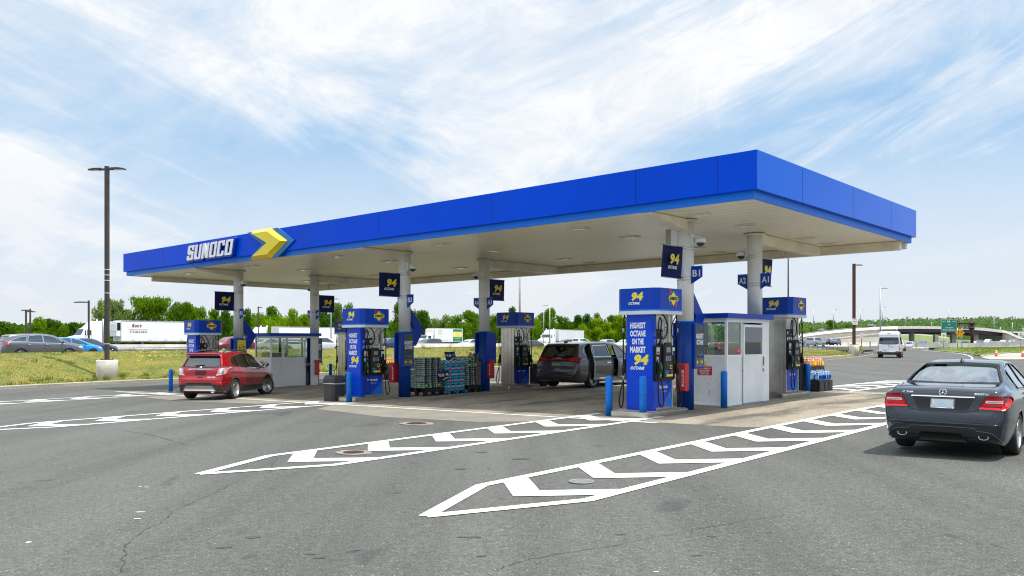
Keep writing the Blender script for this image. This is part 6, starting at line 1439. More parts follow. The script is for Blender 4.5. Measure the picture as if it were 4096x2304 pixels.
hv6 = -R(27.5); c0 = Vector(((3556 - HX) / F * 84, 84, .075)) + Vector((math.sin(R(27.5)), math.cos(R(27.5)), 0)) * 2.9; c0.z = g(c0.x, c0.y)
def vanw(): return wheel_mesh(.36, .24, 6, False, .62, rimmat=M['grey'])
t, sk = make_car(S6, 'passenger_van', c0, hv6, 'tall white passenger van seen from behind on the exit road', 'van', vw, wheelp=vanw)
t.scale = (1.09, 1.05, 1.0)
for s in (1, -1):
    mb = MB(); sk.patch(mb, [(s * .89, .80), (s * .97, .80), (s * .97, 1.38), (s * .89, 1.38)][::s], 'rear', M['lensred'], .02); sk.patch(mb, [(s * .90, 1.0), (s * .96, 1.0), (s * .96, 1.15), (s * .90, 1.15)][::s], 'rear', M['lensclear'], .024, 0); mb.build('tail_light', t)
mb = MB(); sk.patch(mb, [(-.97, .42), (.97, .42), (.97, .66), (.60, .68), (.55, .60), (-.55, .60), (-.60, .68), (-.97, .66)], 'rear', M['dgrey'], .04, .05); mb.build('bumper', t, )
mb = MB()
for s in (1, -1): sk.patch(mb, [(s * .62, .52), (s * .93, .52), (s * .93, .57), (s * .62, .57)][::s], 'rear', M['lensred'], .05, 0)
mb.build('reflector', t)
mb = MB(); sk.patch(mb, [(-.62, .80), (-.10, .80), (-.14, .835), (-.62, .835)], 'rear', M['black'], .02, 0); sk.patch(mb, [(.12, 1.10), (.38, 1.10), (.38, 1.135), (.12, 1.135)], 'rear', M['black'], .02, 0); mb.build('door_handle', t)
mb = MB(); sk.patch(mb, [(-.46, .68), (-.16, .68), (-.16, .79), (-.46, .79)], 'rear', M['lgrey'], .015, 0); mb.build('number_plate', t)
mb = MB(); mb.tube([sk.hit(.065 * math.cos(a * math.pi / 8), 1.27 + .065 * math.sin(a * math.pi / 8), 'rear', .012) for a in range(16)], .012, M['grey'], 6, True)
for k in range(3): a = R(90 + 120 * k); mb.cyl(sk.hit(0, 1.27, 'rear', .012), sk.hit(.06 * math.cos(a), 1.27 + .06 * math.sin(a), 'rear', .012), .009, M['grey'], n=5)
mb.build('star_badge', t)
seams(sk, t, [('rear', [(0, .62), (0, 1.36)]), ('rear', [(-.88, .66), (-.88, 2.2), (-.6, 2.30), (.6, 2.30), (.88, 2.2), (.88, .66)])], w=.016)
mb = MB(); mb.box(-.68, .68, -1.9, -.5, 2.70, 2.86, M['dgrey']); mb.build('roof_air_unit', t, bevel=.06)
mb = MB(); sk.patch(mb, [(-.16, 2.52), (.16, 2.52), (.10, 2.56), (-.10, 2.56)], 'rear', M['lensred'], .02); mb.build('brake_light', t)
mb = MB()
for pr in ('x+', 'x-'): sk.patch(mb, [(-2.85, .40), (2.6, .40), (2.6, .62), (-2.85, .62)], pr, M['dgrey'], .012, .02, .3)
mb.build('side_trim', t)
mb = MB()
for s in (1, -1): mb.box(s * .74 - .14 * (s > 0) , s * .74 + .14 * (s < 0) + .14 * (s > 0), -2.30, -2.28, .12, .42, M['dark'])
mb.build('mud_flap', t)

# ------------------------------------------------ small traffic: one mesh set per body style, recoloured copies
def far_car(style):
    if style == 'sedan': sp = rot_copy(S5, top=[(-2.25, .6), (-2.2, .9), (-2.1, 1.0), (-1.6, 1.05), (-.95, 1.36), (-.5, 1.44), (.0, 1.44), (.4, 1.36), (1.1, 1.02), (1.4, .95), (2.05, .82), (2.2, .66), (2.25, .5)],
        side_win=[[(-1.35, 1.02), (-.42, 1.0), (-.45, 1.36), (-.85, 1.30)], [(-.36, 1.0), (.95, .96), (.4, 1.26), (.0, 1.37), (-.38, 1.38)]], rear_win=[(-.55, 1.07), (.55, 1.07), (.48, 1.32), (-.48, 1.32)])
    else: sp = rot_copy(S2, side_win=[[(-1.70, 1.20), (-.90, 1.13), (-.92, 1.50), (-1.45, 1.46)], [(-.84, 1.12), (.98, 1.03), (.30, 1.52), (-.1, 1.56), (-.84, 1.52)]])
    t = empty('far_car', (0, -900, 0)); vs, fs = shell(sp, step=.14); sk = Skin(vs, fs); pm = paint('traffic', (.3, .3, .3), .3, .3)
    o = mesh_obj(vs, fs, [pm], 'body'); o.data.polygons.foreach_set('use_smooth', [True] * len(o.data.polygons)); o.parent = t; KIDS.setdefault(t.name, []).append(o)
    mb = MB()
    for w in sp['side_win']:
        for pr in ('x+', 'x-'): sk.patch(mb, w, pr, M['farglass'], .008, 0, .2)
    sk.patch(mb, sp['rear_win'], 'rear', M['farglass'], .008, 0, .2); sk.patch(mb, sp['wind'], 'front', M['farglass'], .008, 0, .2); mb.build('window', t)
    mb = MB()
    for s in (1, -1): sk.patch(mb, [(s * .55, .78), (s * .80, .80), (s * .80, .95), (s * .62, .95)][::s], 'rear', M['lensred'], .01, 0, .2)
    mb.build('tail_light', t)
    mb = MB()
    for s in (1, -1): sk.patch(mb, [(s * .45, .62), (s * .66, .64), (s * .66, .76), (s * .45, .73)][::s], 'front', M['lensclear'], .01, 0, .2)
    mb.build('headlight', t)
    for y in (sp['yr'], sp['yf']):
        for s in (1, -1):
            mb = MB(); r = sp['r']; x = s * (sp['W'] / 2 - .06)
            mb.cyl((x - s * .16, y, r), (x + s * .075, y, r), r, M['tyre'], n=16); mb.cyl((x + s * .075, y, r), (x + s * .082, y, r), r * .62, M['alloy'], n=12)
            mb.cyl((x - s * .05, y, r), (x + s * .068, y, r), r * 1.14, M['black'], n=16); mb.build('wheel', t)
    return t
FC = {'sedan': far_car('sedan'), 'suv': far_car('suv')}; FCU = {'sedan': 0, 'suv': 0}
CC = dict(white=(.68, .69, .70), silver=(.38, .40, .42), grey=(.12, .13, .14), black=(.015, .015, .018), dark=(.03, .035, .045), blue=(.015, .08, .38), ltblue=(.01, .2, .6), maroon=(.16, .006, .02), beige=(.42, .37, .27), red=(.30, .01, .012), navy=(.02, .03, .09), palesteel=(.28, .33, .38))
CN = dict(palesteel='pale blue grey', ltblue='bright blue', dark='dark grey', navy='navy')
def traffic(style, col, px, py, Yd, rz, label, group=None, z=None):
    v = at(px, py, Yd)
    if z is not None: v.z = z
    o = FC[style] if not FCU[style] else copy_tree(FC[style]); FCU[style] = 1
    o.location = v; o.rotation_euler = (0, 0, rz); tag(o, label, 'car', group)
    m = paint('far_' + col, CC[col], .28, .3)
    for k in KIDS[o.name]:
        if k.name.startswith('body'):
            if k.data.users > 1 or True:
                k.material_slots[0].link = 'OBJECT'; k.material_slots[0].material = m
    return o
HW = 'cars on the highway beyond the barrier'
A_ = HV; B_ = HV + math.pi
# seen over the left barrier, roofs first
traffic('sedan', 'navy', 345, 1384, 63, A_, 'dark car mostly hidden behind the bright blue hatchback', HW, .5)
traffic('suv', 'maroon', 925, 1390, 78, B_ + .0, 'maroon SUV seen between the far pump and the yellow poster', HW, .5)
traffic('sedan', 'beige', 1085, 1390, 84, A_, 'beige saloon seen through the far booth windows', HW, .55)
traffic('suv', 'white', 1290, 1390, 88, A_, 'white car between the far poster and the middle pump', HW, .5)
traffic('sedan', 'navy', 1556, 1390, 95, B_, 'navy car right of the middle pump, over the barrier', HW, .65)
traffic('suv', 'dark', 1712, 1390, 108, B_, 'dark SUV in front of the white box truck', HW, .42)
traffic('sedan', 'silver', 1882, 1390, 110, B_, 'pale silver car left of the middle rear column', HW, .55)
traffic('sedan', 'dark', 2120, 1390, 112, B_, 'dark saloon right of the middle rear pump, under the white truck cab', HW, .42)
traffic('suv', 'dark', 2262, 1390, 165, B_, 'dark SUV just above the minivan roof', HW, .45)
traffic('suv', 'white', 2328, 1390, 152, A_, 'white SUV above the minivan roof, before the white trailer', HW, .62)
traffic('suv', 'palesteel', 2422, 1390, 150, B_, 'pale SUV above the open minivan door, right of the white trailer', HW, .42)
traffic('suv', 'silver', 2498, 1390, 160, B_, 'silver SUV left of the nearest pump, over the barrier', HW, .42)
traffic('sedan', 'white', 2475, 1462, 44, B_ + .1, 'white car roof behind the open minivan, beside the nearest pump').location = Vector((7.2, 42, g(7.2, 42)))
traffic('suv', 'red', 2930, 1417, 66, R(-70), 'dark red SUV seen through the near booth window', None, 0)
# right of the pumps, below the retaining wall
RW = 'cars on the road below the retaining wall'
traffic('suv', 'palesteel', 3262, 1382, 142, HV - .1, 'pale blue grey SUV on the road below the retaining wall', RW, .75)
traffic('sedan', 'dark', 3304, 1382, 190, B_, 'dark car right of the pale SUV below the retaining wall', RW, .85)
traffic('suv', 'dark', 3341, 1382, 190, B_ + .1, 'dark SUV left of the tall brown pole, below the retaining wall', RW, .75)
traffic('sedan', 'grey', 3190, 1382, 170, B_, 'grey car edge beside the hose loop at right', RW, .8)
t_ = traffic('sedan', 'grey', 3290, 1332, 268, HV, 'small grey car climbing the ramp on top of the retaining wall')
RAMPCAR = t_
t_ = traffic('sedan', 'grey', 3487, 1313, 272, HV, 'tiny grey car at the top of the ramp beside the pale lamp posts'); TOPCAR = t_
# exit road
v = gp(3642, 1397); traffic('suv', 'white', 3640, 1398, v.y, hv6 - .08, 'white SUV leaving on the exit road, ahead of the tall van', None, 0).location = Vector((v.x, v.y, 0))
v = gp(3610, 1404); o = traffic('suv', 'white', 3605, 1405, v.y, hv6 - .02, 'white pickup truck hidden beside the tall van on the exit road', None, 0); o.location = Vector((v.x - .6, v.y, 0)); o.scale = (1.1, 1.2, 1.12)
# jam beyond the right barrier
RB = 'cars queued beyond the curved barrier under the overpass'
for st, co, px, Yd, rz, lab, dz in (('sedan', 'blue', 3693, 215, A_, 'bright blue car left of the first grey pier, beyond the barrier', .55), ('sedan', 'palesteel', 3752, 200, A_, 'pale car left of the overhead sign, beyond the barrier', .25),
        ('suv', 'dark', 3766, 225, B_, 'dark SUV roof beside the NO TURNS sign', .35), ('sedan', 'grey', 3783, 205, B_, 'grey car under the green sign, beyond the barrier', .25), ('suv', 'grey', 3850, 225, B_, 'grey car between the yellow sign and the brown post', .25),
        ('suv', 'black', 3868, 200, A_, 'black SUV left of the brown gantry post', .25), ('sedan', 'white', 3896, 218, B_, 'white car right behind the gantry post', .45), ('suv', 'black', 3916, 240, B_, 'black SUV behind the dark grey car near the last pier', .6),
        ('sedan', 'dark', 3925, 205, B_, 'dark grey saloon close behind the barrier, right of the gantry', .3), ('suv', 'white', 3951, 235, B_, 'white SUV under the right end of the overpass', .8), ('sedan', 'silver', 3948, 205, B_, 'silver car in front of the white SUV at the overpass end', .5),
        ('sedan', 'palesteel', 3990, 215, A_, 'small pale blue car right of the last pier', .45), ('suv', 'white', 4012, 230, B_, 'white car left of the abutment foot', .55), ('sedan', 'white', 4050, 250, A_, 'white saloon near the right end of the barrier', .85), ('suv', 'palesteel', 4086, 255, A_, 'grey blue car at the far right edge beyond the barrier', 1.0)):
    traffic(st, co, px, 1380, Yd, rz, lab, RB, dz - .15)
# ---------------------------------------------------------------- trucks on the highway
TW = mat('trailer_white', (.82, .82, .82), .5, var=.05, scale=.4)
def truck_wheels(t, ys, wd, r=.5):
    for y in ys:
        for s in (1, -1):
            mb = MB(); x = s * wd; mb.cyl((x - s * .28, y, r), (x, y, r), r, M['tyre'], n=18); mb.cyl((x, y, r), (x + s * .02, y, r), r * .55, M['alloy'], n=14); mb.build('wheel', t)
def semi(loc, rz, label, tl=14.6, reefer=True, ribs=False):
    """heading +y, cab at the front; trailer behind"""
    t = empty('semi_truck', loc, rz, label, 'truck')
    mb = MB(); mb.box(-1.3, 1.3, -tl, 0, 1.22, 4.05, TW); mb.build('trailer_box', t, bevel=.03); px = Pl((1.3, -tl / 2, 2.6), (0, 1, 0), (0, 0, 1)); pxm = Pl((-1.3, -tl / 2, 2.6), (0, -1, 0), (0, 0, 1))
    mb = MB()
    for pl in (px, pxm):
        mb.rect(pl, -tl / 2, tl / 2, -1.40, -1.30, .004, M['galv']); mb.rect(pl, -tl / 2, tl / 2, 1.30, 1.44, .004, M['galv'])
        for k in range(12): mb.rect(pl, -tl / 2 + k * tl / 12 + .2, -tl / 2 + k * tl / 12 + .75, -1.22, -1.16, .006, M['lensred'] if k % 2 else M['lwhite'])
        if ribs:
            for k in range(26): mb.rect(pl, -tl / 2 + k * tl / 26 + .2, -tl / 2 + k * tl / 26 + .26, -1.28, 1.28, .004, M['grey'])
    mb.build('trailer_trim', t)
    if reefer:
        mb = MB(); mb.box(-1.1, 1.1, .0, .55, 1.9, 3.95, TW); mb.box(-1.0, 1.0, .55, .62, 2.6, 3.7, TW); mb.build('refrigeration_unit', t, bevel=.06)
        mb = MB(); mb.box(-1.112, -1.10, .05, .48, 2.7, 3.75, M['black']); mb.box(1.10, 1.112, .05, .48, 2.7, 3.75, M['black']); mb.build('grille', t)
        mb = MB()
        for pl, c in ((pxm, 1), (px, -1)):
            ca_ = (-tl / 2 + 2.3) if pl is pxm else (tl / 2 - 2.3)
            mb.text("Ron's", pl, ca_ - .2, .78, 1.3, .50, mat('script_red', (.28, .01, .03), .5), .008, .05, shear=.3); mb.text('REFRIGERATED TRAILER RENTALS', pl, ca_, .22, 2.6, .17, mat('rental_red', (.55, .12, .12), .5), .008, .01); mb.text('717-833-5839', pl, ca_, -.10, 2.4, .24, M['dgrey'], .008, .03)
        mb.build('lettering', t)
    y0 = 1.5
    # tractor
    mb = MB(); PX = Pl((-1.15, 0, 0), (0, 1, 0), (0, 0, 1))
    mb.prism([(y0, .85), (y0 + 5.1, .75), (y0 + 5.15, 1.35), (y0 + 4.9, 1.68), (y0 + 3.4, 2.02), (y0 + 3.25, 2.05), (y0 + 2.75, 2.95), (y0 + 2.3, 3.15), (y0 + 1.2, 3.75), (y0 + .5, 3.95), (y0, 3.95)] if ribs else
             [(y0 + .9, .85), (y0 + 5.3, .75), (y0 + 5.4, 1.35), (y0 + 5.15, 1.62), (y0 + 3.7, 2.02), (y0 + 3.55, 2.05), (y0 + 3.1, 2.88), (y0 + 2.75, 3.0), (y0 + 2.2, 3.55), (y0 + 1.9, 3.9), (y0 + .9, 3.95)], PX, 0, 2.3, vw)
    mb.build('cab', t, bevel=.10, seg=3)
    q = .0 if ribs else .36
    mb = MB()
    for s in (1, -1):
        pl = Pl((s * 1.153, 0, 0), (0, s, 0), (0, 0, 1))
        def R2(a0, a1, b0, b1, m, d=.006): mb.rect(pl, min(s * a0, s * a1), max(s * a0, s * a1), b0, b1, d, m)
        R2(y0 + 1.95 + q, y0 + 2.75 + q, 2.05, 2.70, M['farglass'])
        if ribs: R2(y0 + .5, y0 + .75, 2.3, 2.9, M['farglass'])
        R2(y0 + 1.88 + q, y0 + 1.90 + q, 1.0, 2.8, M['dgrey'])
    mb.add([(-1.02, y0 + 3.26 + q, 2.10), (1.02, y0 + 3.26 + q, 2.10), (.95, y0 + 2.83 + q, 2.86), (-.95, y0 + 2.83 + q, 2.86)], [(0, 1, 2, 3)], M['farglass'])
    mb.build('cab_window', t)
    mb = MB(); mb.box(-1.2, 1.2, y0 + 4.9 + q, y0 + 5.3 + q, .45, .85, M['grey']); mb.build('bumper', t, bevel=.06)
    mb = MB()
    for s in (1, -1): mb.box(s * 1.3 - .08, s * 1.3 + .08, y0 + 2.9, y0 + 3.0, 2.1, 2.7, M['lwhite']); mb.cyl((s * 1.1, y0 + 2.9, 2.5), (s * 1.3, y0 + 2.95, 2.5), .02, M['black'])
    mb.build('mirror', t)
    mb = MB(); mb.cyl((1.0, y0 + .75, 1), (1.0, y0 + .75, 4.25), .08, M['chrome'], n=10); mb.cyl((-1.0, y0 + .75, 1), (-1.0, y0 + .75, 4.25), .08, M['chrome'], n=10); mb.build('exhaust_stack', t)
    mb = MB(); mb.box(-.45, .45, -tl + .5, y0 + 4.8, .75, 1.05, M['dark']); mb.box(-1.1, 1.1, y0 + .2, y0 + 1.6, .5, .95, M['grey']); mb.box(-.9, .9, -3.2, -2.9, .2, 1.2, M['grey']); mb.build('chassis', t)
    truck_wheels(t, (-tl + 1.2, -tl + 2.5, -.9, .4, y0 + 4.1), 1.22, .52)
    return t
v = at(469, 1380, 112); semi(Vector((v.x, v.y, .45)), B_ + R(.0), "white semi truck with red script on its refrigerated trailer, behind the left lamp post", 13.5)
v = at(1100, 1380, 150); t = semi(Vector((v.x, v.y, .3)), B_, 'plain white trailer roof seen between the far pump and the far booth', 15.5, False)
v = at(2216, 1380, 196); semi(Vector((v.x, v.y, .45)), B_ + R(14), 'white semi truck with a ribbed white trailer, above the grey minivan', 15.2, False, True)
# white box truck with green and yellow panel
v = at(1722, 1380, 168); t = empty('box_truck', Vector((v.x, v.y, .35)), B_ + R(2), 'white box truck with a green and yellow end panel, beyond the middle front column', 'truck')
mb = MB(); mb.box(-1.25, 1.25, -8.2, 0, 1.1, 3.95, TW); mb.build('cargo_box', t, bevel=.03)
mb = MB(); mb.box(-1.0, 1.0, 0, .5, 2.6, 3.75, TW); mb.build('refrigeration_unit', t, bevel=.05)
mb = MB()
for pl, s in ((Pl((-1.25, -4.1, 2.5), (0, -1, 0), (0, 0, 1)), 1), (Pl((1.25, -4.1, 2.5), (0, 1, 0), (0, 0, 1)), -1)):
    a0, a1 = sorted((s * 1.2, s * 3.9)); G_ = M['signgreen']
    mb.rect(pl, a0, a1, .85, 1.35, .006, G_); mb.rect(pl, a0, a1, -1.2, -.30, .006, G_); mb.rect(pl, a0, a1, -.25, .80, .006, M['yellow'])
    cx_ = (a0 + a1) / 2
    for k in range(5):
        an = R(-60 + 30 * k); 
        for q in (1, -1): mb.poly([(cx_, .27), (cx_ + q * 1.3 * math.cos(an), .27 + .5 * math.sin(an) - .03), (cx_ + q * 1.3 * math.cos(an), .27 + .5 * math.sin(an) + .06)], M['lwhite'], pl, .009)
    mb.text('PUBLIC MARKET', pl, cx_, -.62, 1.6, .16, M['lwhite'], .010, .03); mb.text('driving good food', pl, cx_, -.95, 1.5, .12, M['lwhite'], .010, .01)
    for k, w_ in enumerate(('DRIVING', 'GOOD', 'NUTRITION', 'TOMORROW')): mb.text(w_, pl, -s * 2.6, 1.05 - k * .27, 1.2 - .1 * (k % 2), .16, (M['grey'], M['amber'], M['grey'], M['yellow'])[k], .006, 0)
    mb.rect(pl, -4.1, 4.1, -1.40, -1.28, .005, M['dgrey']); mb.text('COMMUNITY FOOD DELIVERY', pl, -s * 1.4, -.98, 2.2, .12, M['grey'], .006, 0)
mb.build('lettering', t)
mb = MB(); mb.prism([(.25, .8), (2.6, .8), (2.65, 1.6), (2.2, 1.85), (1.75, 2.6), (.25, 2.65)], Pl((-1.1, 0, 0), (0, 1, 0), (0, 0, 1)), 0, 2.2, vw); mb.build('cab', t, bevel=.08)
mb = MB(); mb.box(-1.11, -1.102, .9, 1.7, 1.85, 2.45, M['farglass']); mb.box(1.102, 1.11, .9, 1.7, 1.85, 2.45, M['farglass']); mb.add([(-.95, 2.17, 1.93), (.95, 2.17, 1.93), (.95, 1.80, 2.55), (-.95, 1.80, 2.55)], [(0, 1, 2, 3)], M['farglass']); mb.build('cab_window', t)
mb = MB(); mb.box(-.5, .5, -8, 2.3, .6, .95, M['dark']); mb.build('chassis', t); truck_wheels(t, (-6.2, 1.7), 1.15, .48)

# ---------------------------------------------------------------- lamp posts
def lamp_post(x, y, z0, ztop, w, m, arms, label, base=None, group=None, arm=1.0, rz=0.0, square=True, strap=False):
    t = empty('lamp_post', (x, y, z0), rz, label, 'lamp post', group); H = ztop - z0; b0 = base[1] if base else 0
    if base:
        mb = MB(); r, h = base; mb.lathe([(r * .99, -.4), (r, h * .95), (r * .96, h), (.001, h)], (0, 0, 0), mat('lamp_base_concrete', (.74, .71, .62), .9, var=.15, scale=2.5, bump=.15, bscale=30), 36); mb.build('concrete_base', t)
        mb = MB(); mb.box(-w * 1.25, w * 1.25, -w * 1.25, w * 1.25, h + .0, h + .05, M['rust']); 
        for sx in (1, -1):
            for sy in (1, -1): mb.cyl((sx * w * 1.05, sy * w * 1.05, h - .02), (sx * w * 1.05, sy * w * 1.05, h + .11), .02, M['rust'], n=6)
        mb.build('base_plate', t)
    mb = MB()
    if square: mb.box(-w / 2, w / 2, -w / 2, w / 2, b0, H, m)
    else: mb.cyl((0, 0, b0), (0, 0, H), w / 2, m, r1=w / 3.2, n=10)
    mb.build('pole', t, bevel=.01 if square and w > .15 else 0)
    for s in arms:
        mb = MB(); L_ = arm; mb.box(min(s * w * .5, s * L_ * .35), max(s * w * .5, s * L_ * .35), -.05, .05, H - .22, H - .12, m)
        mb.prism([(s * L_ * .30, -.02), (s * L_, -.05), (s * L_, .02), (s * L_ * .7, .07), (s * L_ * .3, .07)][::s], Pl((0, .17, H - .17), (1, 0, 0), (0, 0, 1)), -.0, .34, m)
        h = mb.build('lamp_head', t)
        mb = MB(); mb.box(min(s * L_ * .45, s * L_ * .95), max(s * L_ * .45, s * L_ * .95), -.12, .12, H - .225, H - .20, M['lensclear']); mb.build('lens', h)
    if strap:
        mb = MB()
        for zz in (1.05 + .88, 4.75, 5.75, 6.05, 5.45): mb.box(-w / 2 - .01, w / 2 + .01, -w / 2 - .01, w / 2 + .01, zz, zz + .035, M['lwhite'])
        mb.build('strap', t)
    return t
bx = at(428, 1517, 45.8); bz = g(bx.x, bx.y) + .15
lamp_post(bx.x, bx.y, bx.z + .02, 1.7 + 700 * 45.8 / 3300, .195, M['bronze'], (1, -1), 'tall brown double lamp post on a round concrete base in the grass at left', (.56, 1.05), arm=1.05, rz=R(-8), strap=True)
bx = at(3416, 1408, 99); lamp_post(bx.x, bx.y, bx.z, 1.7 + 310 * 99 / 3300, .30, M['rust'], (1,), 'dark brown lamp post on a round white concrete base at the end of the guardrail', (.56, .85), arm=1.0)
t = empty('notice_sign', (bx.x, bx.y - .2, 0), 0, 'small white notice fixed to the dark brown lamp post', 'sign'); mb = MB(); pl = Pl((.05, 0, 4.05), (1, 0, 0), (0, 0, 1)); mb.prism([(-.32, -.36), (.32, -.36), (.32, .36), (-.32, .36)], pl, -.02, 0, M['lwhite'])
for k in range(3): mb.rect(pl, -.22, .22, .2 - k * .2, .26 - k * .2, .005, M['lensred'])
mb.build('plate', t)
BP = 'lamp posts standing far behind the station'
def post_px(px, pyt, Yd, z0, w, m, arms, label, arm=.9, sq=False): lamp_post((px - HX) / F * Yd, Yd, z0, EYE + (HY - pyt) * Yd / F, w, m, arms, label, None, BP, arm, 0, sq)
post_px(2079, 985, 72, .0, .22, M['galv'], (1,), 'grey lamp post rising behind the middle rear pump, head hidden by the canopy')
post_px(3153, 900, 86, .0, .20, M['bronze'], (1,), 'slim brown post rising behind the nearest rear pump')
post_px(104, 1240, 82, .5, .13, M['bronze'], (1,), 'short dark lamp post above the long grey SUV, left one of a close pair', .9, True)
post_px(121, 1235, 88, .5, .13, M['bronze'], (-1,), 'short dark lamp post above the long grey SUV, right one of a close pair', .9, True)
post_px(355, 1202, 78, .5, .14, M['bronze'], (-1,), 'dark lamp post with arm to the left, above the bright blue hatchback', 1.35, True)
post_px(1033, 1226, 130, .4, .16, M['bronze'], (1,), 'thin dark lamp post above the far booth', .6, True)
post_px(1324, 1190, 92, .4, .14, M['galv'], (1,), 'pale pole behind the far A pump, under the banner')
post_px(2199, 1220, 175, .4, .28, M['galv'], (-1,), 'grey lamp post above the white truck cab, taller one of two', 1.6)
post_px(2175, 1243, 190, .4, .22, M['galv'], (1,), 'grey lamp post above the white truck cab, shorter one of two', .6)
for px, py, Yd, z0, lab in ((3254, 1242, 290, 5, 'thin pale pole without arm at the left of the ramp'), (3334, 1236, 290, 5, 'thin pale lamp post left of the dark brown one'), (3442, 1238, 290, 5.5, 'thin pale lamp post right of the dark brown one'),
        (3521, 1150, 150, .3, 'tall pale lamp post behind the white van'), (3529, 1227, 290, 6, 'short pale lamp post close behind the tall pale one'), (3623, 1263, 300, 6, 'thin lamp post on the overpass above the first pier'), (3797, 1239, 310, 6, 'thin lamp post above the green overhead sign'),
        (3976, 1267, 320, 5, 'thin lamp post right of the gantry, above the overpass'), (4001, 1309, 330, 4, 'small short lamp post right of the gantry lamp post'), (4049, 1291, 330, 4, 'thin lamp post near the right edge of the picture'), (3727, 1288, 330, 6, 'faint thin lamp post left of the green sign'), (4092, 1311, 340, 3, 'small lamp post at the very right edge')):
    post_px(px, py, Yd, z0, .42 if Yd > 200 else .30, M['galv'], () if 'without' in lab else (1,), lab, 1.3)

# ---------------------------------------------------------------- overpass, ramp and retaining walls
CT = mat('wall_panel_concrete', (.84, .79, .68), .9, c2=(.72, .67, .56), scale=.25)
t_ = CT.node_tree; b_ = t_.nodes['Principled BSDF']; src = b_.inputs['Base Color'].links[0].from_socket; tcx = N(t_, 'ShaderNodeTexCoord')
bk_ = N(t_, 'ShaderNodeTexBrick', i_Scale=1.0); bk_.inputs['Color1'].default_value = (1, 1, 1, 1); bk_.inputs['Color2'].default_value = (.93, .93, .93, 1); bk_.inputs['Mortar'].default_value = (.72, .72, .72, 1)
bk_.inputs['Mortar Size'].default_value = .035; bk_.inputs['Brick Width'].default_value = 1.6; bk_.inputs['Row Height'].default_value = .8
mp = N(t_, 'ShaderNodeMapping'); mp.inputs['Rotation'].default_value = (R(90), 0, 0); t_.links.new(tcx.outputs['Object'], mp.inputs[0]); t_.links.new(mp.outputs[0], bk_.inputs['Vector'])
t_.links.new(mixc(t_, 1.0, src, bk_.outputs[0], 'MULTIPLY'), b_.inputs['Base Color'])
PAR = mat('parapet_concrete', (.66, .62, .54), .9, c2=(.52, .49, .42), scale=.5)
def strip_wall(name, pts_top, pts_bot, m, parent, th=.6, **kw):
    """a wall between an upper and a lower 3D line, th thick away from the camera"""
    n = len(pts_top); vs = [Vector(p) for p in pts_top] + [Vector(p) for p in pts_bot]; back = []
    for p in vs: back.append(p + Vector((0, th, 0)))
    V = vs + back; fs = []
    for i in range(n - 1): fs += [(i, n + i, n + i + 1, i + 1), (2 * n + i, 2 * n + i + 1, 3 * n + i + 1, 3 * n + i), (i, i + 1, 2 * n + i + 1, 2 * n + i), (n + i, 3 * n + i, 3 * n + i + 1, n + i + 1)]
    fs += [(0, 2 * n, 3 * n, n), (n - 1, 2 * n - 1, 4 * n - 1, 3 * n - 1)]
    mb = MB(); mb.add(V, fs, m); return mb.build(name, parent, **kw)
br = empty('overpass', (0, 0, 0), 0, 'curved highway overpass with dark girders on grey piers and pale retaining walls', 'bridge')
def line3(L_): return [at(px, py, Yd) for px, py, Yd in L_]
top = [(3140, 1350, 232), (3200, 1339, 236), (3290, 1327, 242), (3370, 1319, 247), (3450, 1312, 252), (3520, 1307, 256), (3590, 1305, 260)]
strip_wall('retaining_wall', line3([(a, b + 9, c) for a, b, c in top]), [Vector((p.x, p.y, -.5)) for p in line3(top)], CT, br, .8)
strip_wall('ramp_parapet', line3(top), line3([(a, b + 10, c - 1.0) for a, b, c in top]), PAR, br, .5)
mb = MB(); L1 = line3([(3140, 1388, 229), (3200, 1374, 233), (3290, 1362, 239), (3370, 1353, 244), (3450, 1343, 249), (3520, 1336, 253), (3590, 1331, 257)])
strip_wall('wall_coping', [p + Vector((0, -.25, .30)) for p in L1], [p + Vector((0, -.25, 0)) for p in L1], PAR, br, 1.2)
dk = [(3590, 1305, 260), (3660, 1304, 268), (3740, 1305, 276), (3820, 1306, 284), (3900, 1309, 292), (3960, 1314, 298), (4015, 1321, 302)]
strip_wall('deck_parapet', line3(dk), line3([(a, b + 11, c) for a, b, c in dk]), PAR, br, 1.0)
gb = [(3590, 1316, 261), (3660, 1315.5, 269), (3740, 1316, 277), (3820, 1317, 285), (3900, 1320, 293), (3960, 1325, 299), (4013, 1332, 303)]
strip_wall('girder', line3(gb), line3([(3590, 1328, 261), (3660, 1329, 269), (3740, 1330, 277), (3820, 1332, 285), (3900, 1334, 293), (3960, 1339, 299), (4013, 1344, 303)]), M['girder'], br, .5)
strip_wall('soffit_slab', line3([(a, b + 1.0, c + 1.0) for a, b, c in gb]), line3([(a, b + 4, c + 1.0) for a, b, c in gb]), PAR, br, 11)
mb = MB(); tp = line3([(3590, 1317, 262), (3740, 1317, 278), (3900, 1321, 294), (4013, 1333, 304)])
strip_wall('rear_girder', [p + Vector((0, 11, -.2)) for p in tp], [p + Vector((0, 11, -1.5)) for p in tp], M['girder'], br, .4)
PIER = mat('pier_concrete', (.36, .345, .31), .9, c2=(.22, .21, .185), scale=.9)
for px0, px1, pyt, Yd in ((3643, 3658, 1330, 274), (3740, 3754, 1340, 276), (3808, 3825, 1332, 288), (3894, 3914, 1335, 296)):
    a, b = at(px0, pyt, Yd), at(px1, pyt, Yd); mb = MB(); mb.box(a.x, b.x, a.y, a.y + 1.4, -.5, a.z, PIER); mb.build('pier', br, bevel=.05)
mb = MB(); a, b = at(3912, 1352, 305), at(4013, 1345, 305); mb.box(a.x, b.x + 1, 306, 307, -.5, b.z + .6, PIER); mb.build('abutment', br)
rt = [(4013, 1321, 302), (4030, 1325, 300), (4055, 1336, 296), (4080, 1347, 292), (4110, 1358, 288), (4150, 1372, 284)]
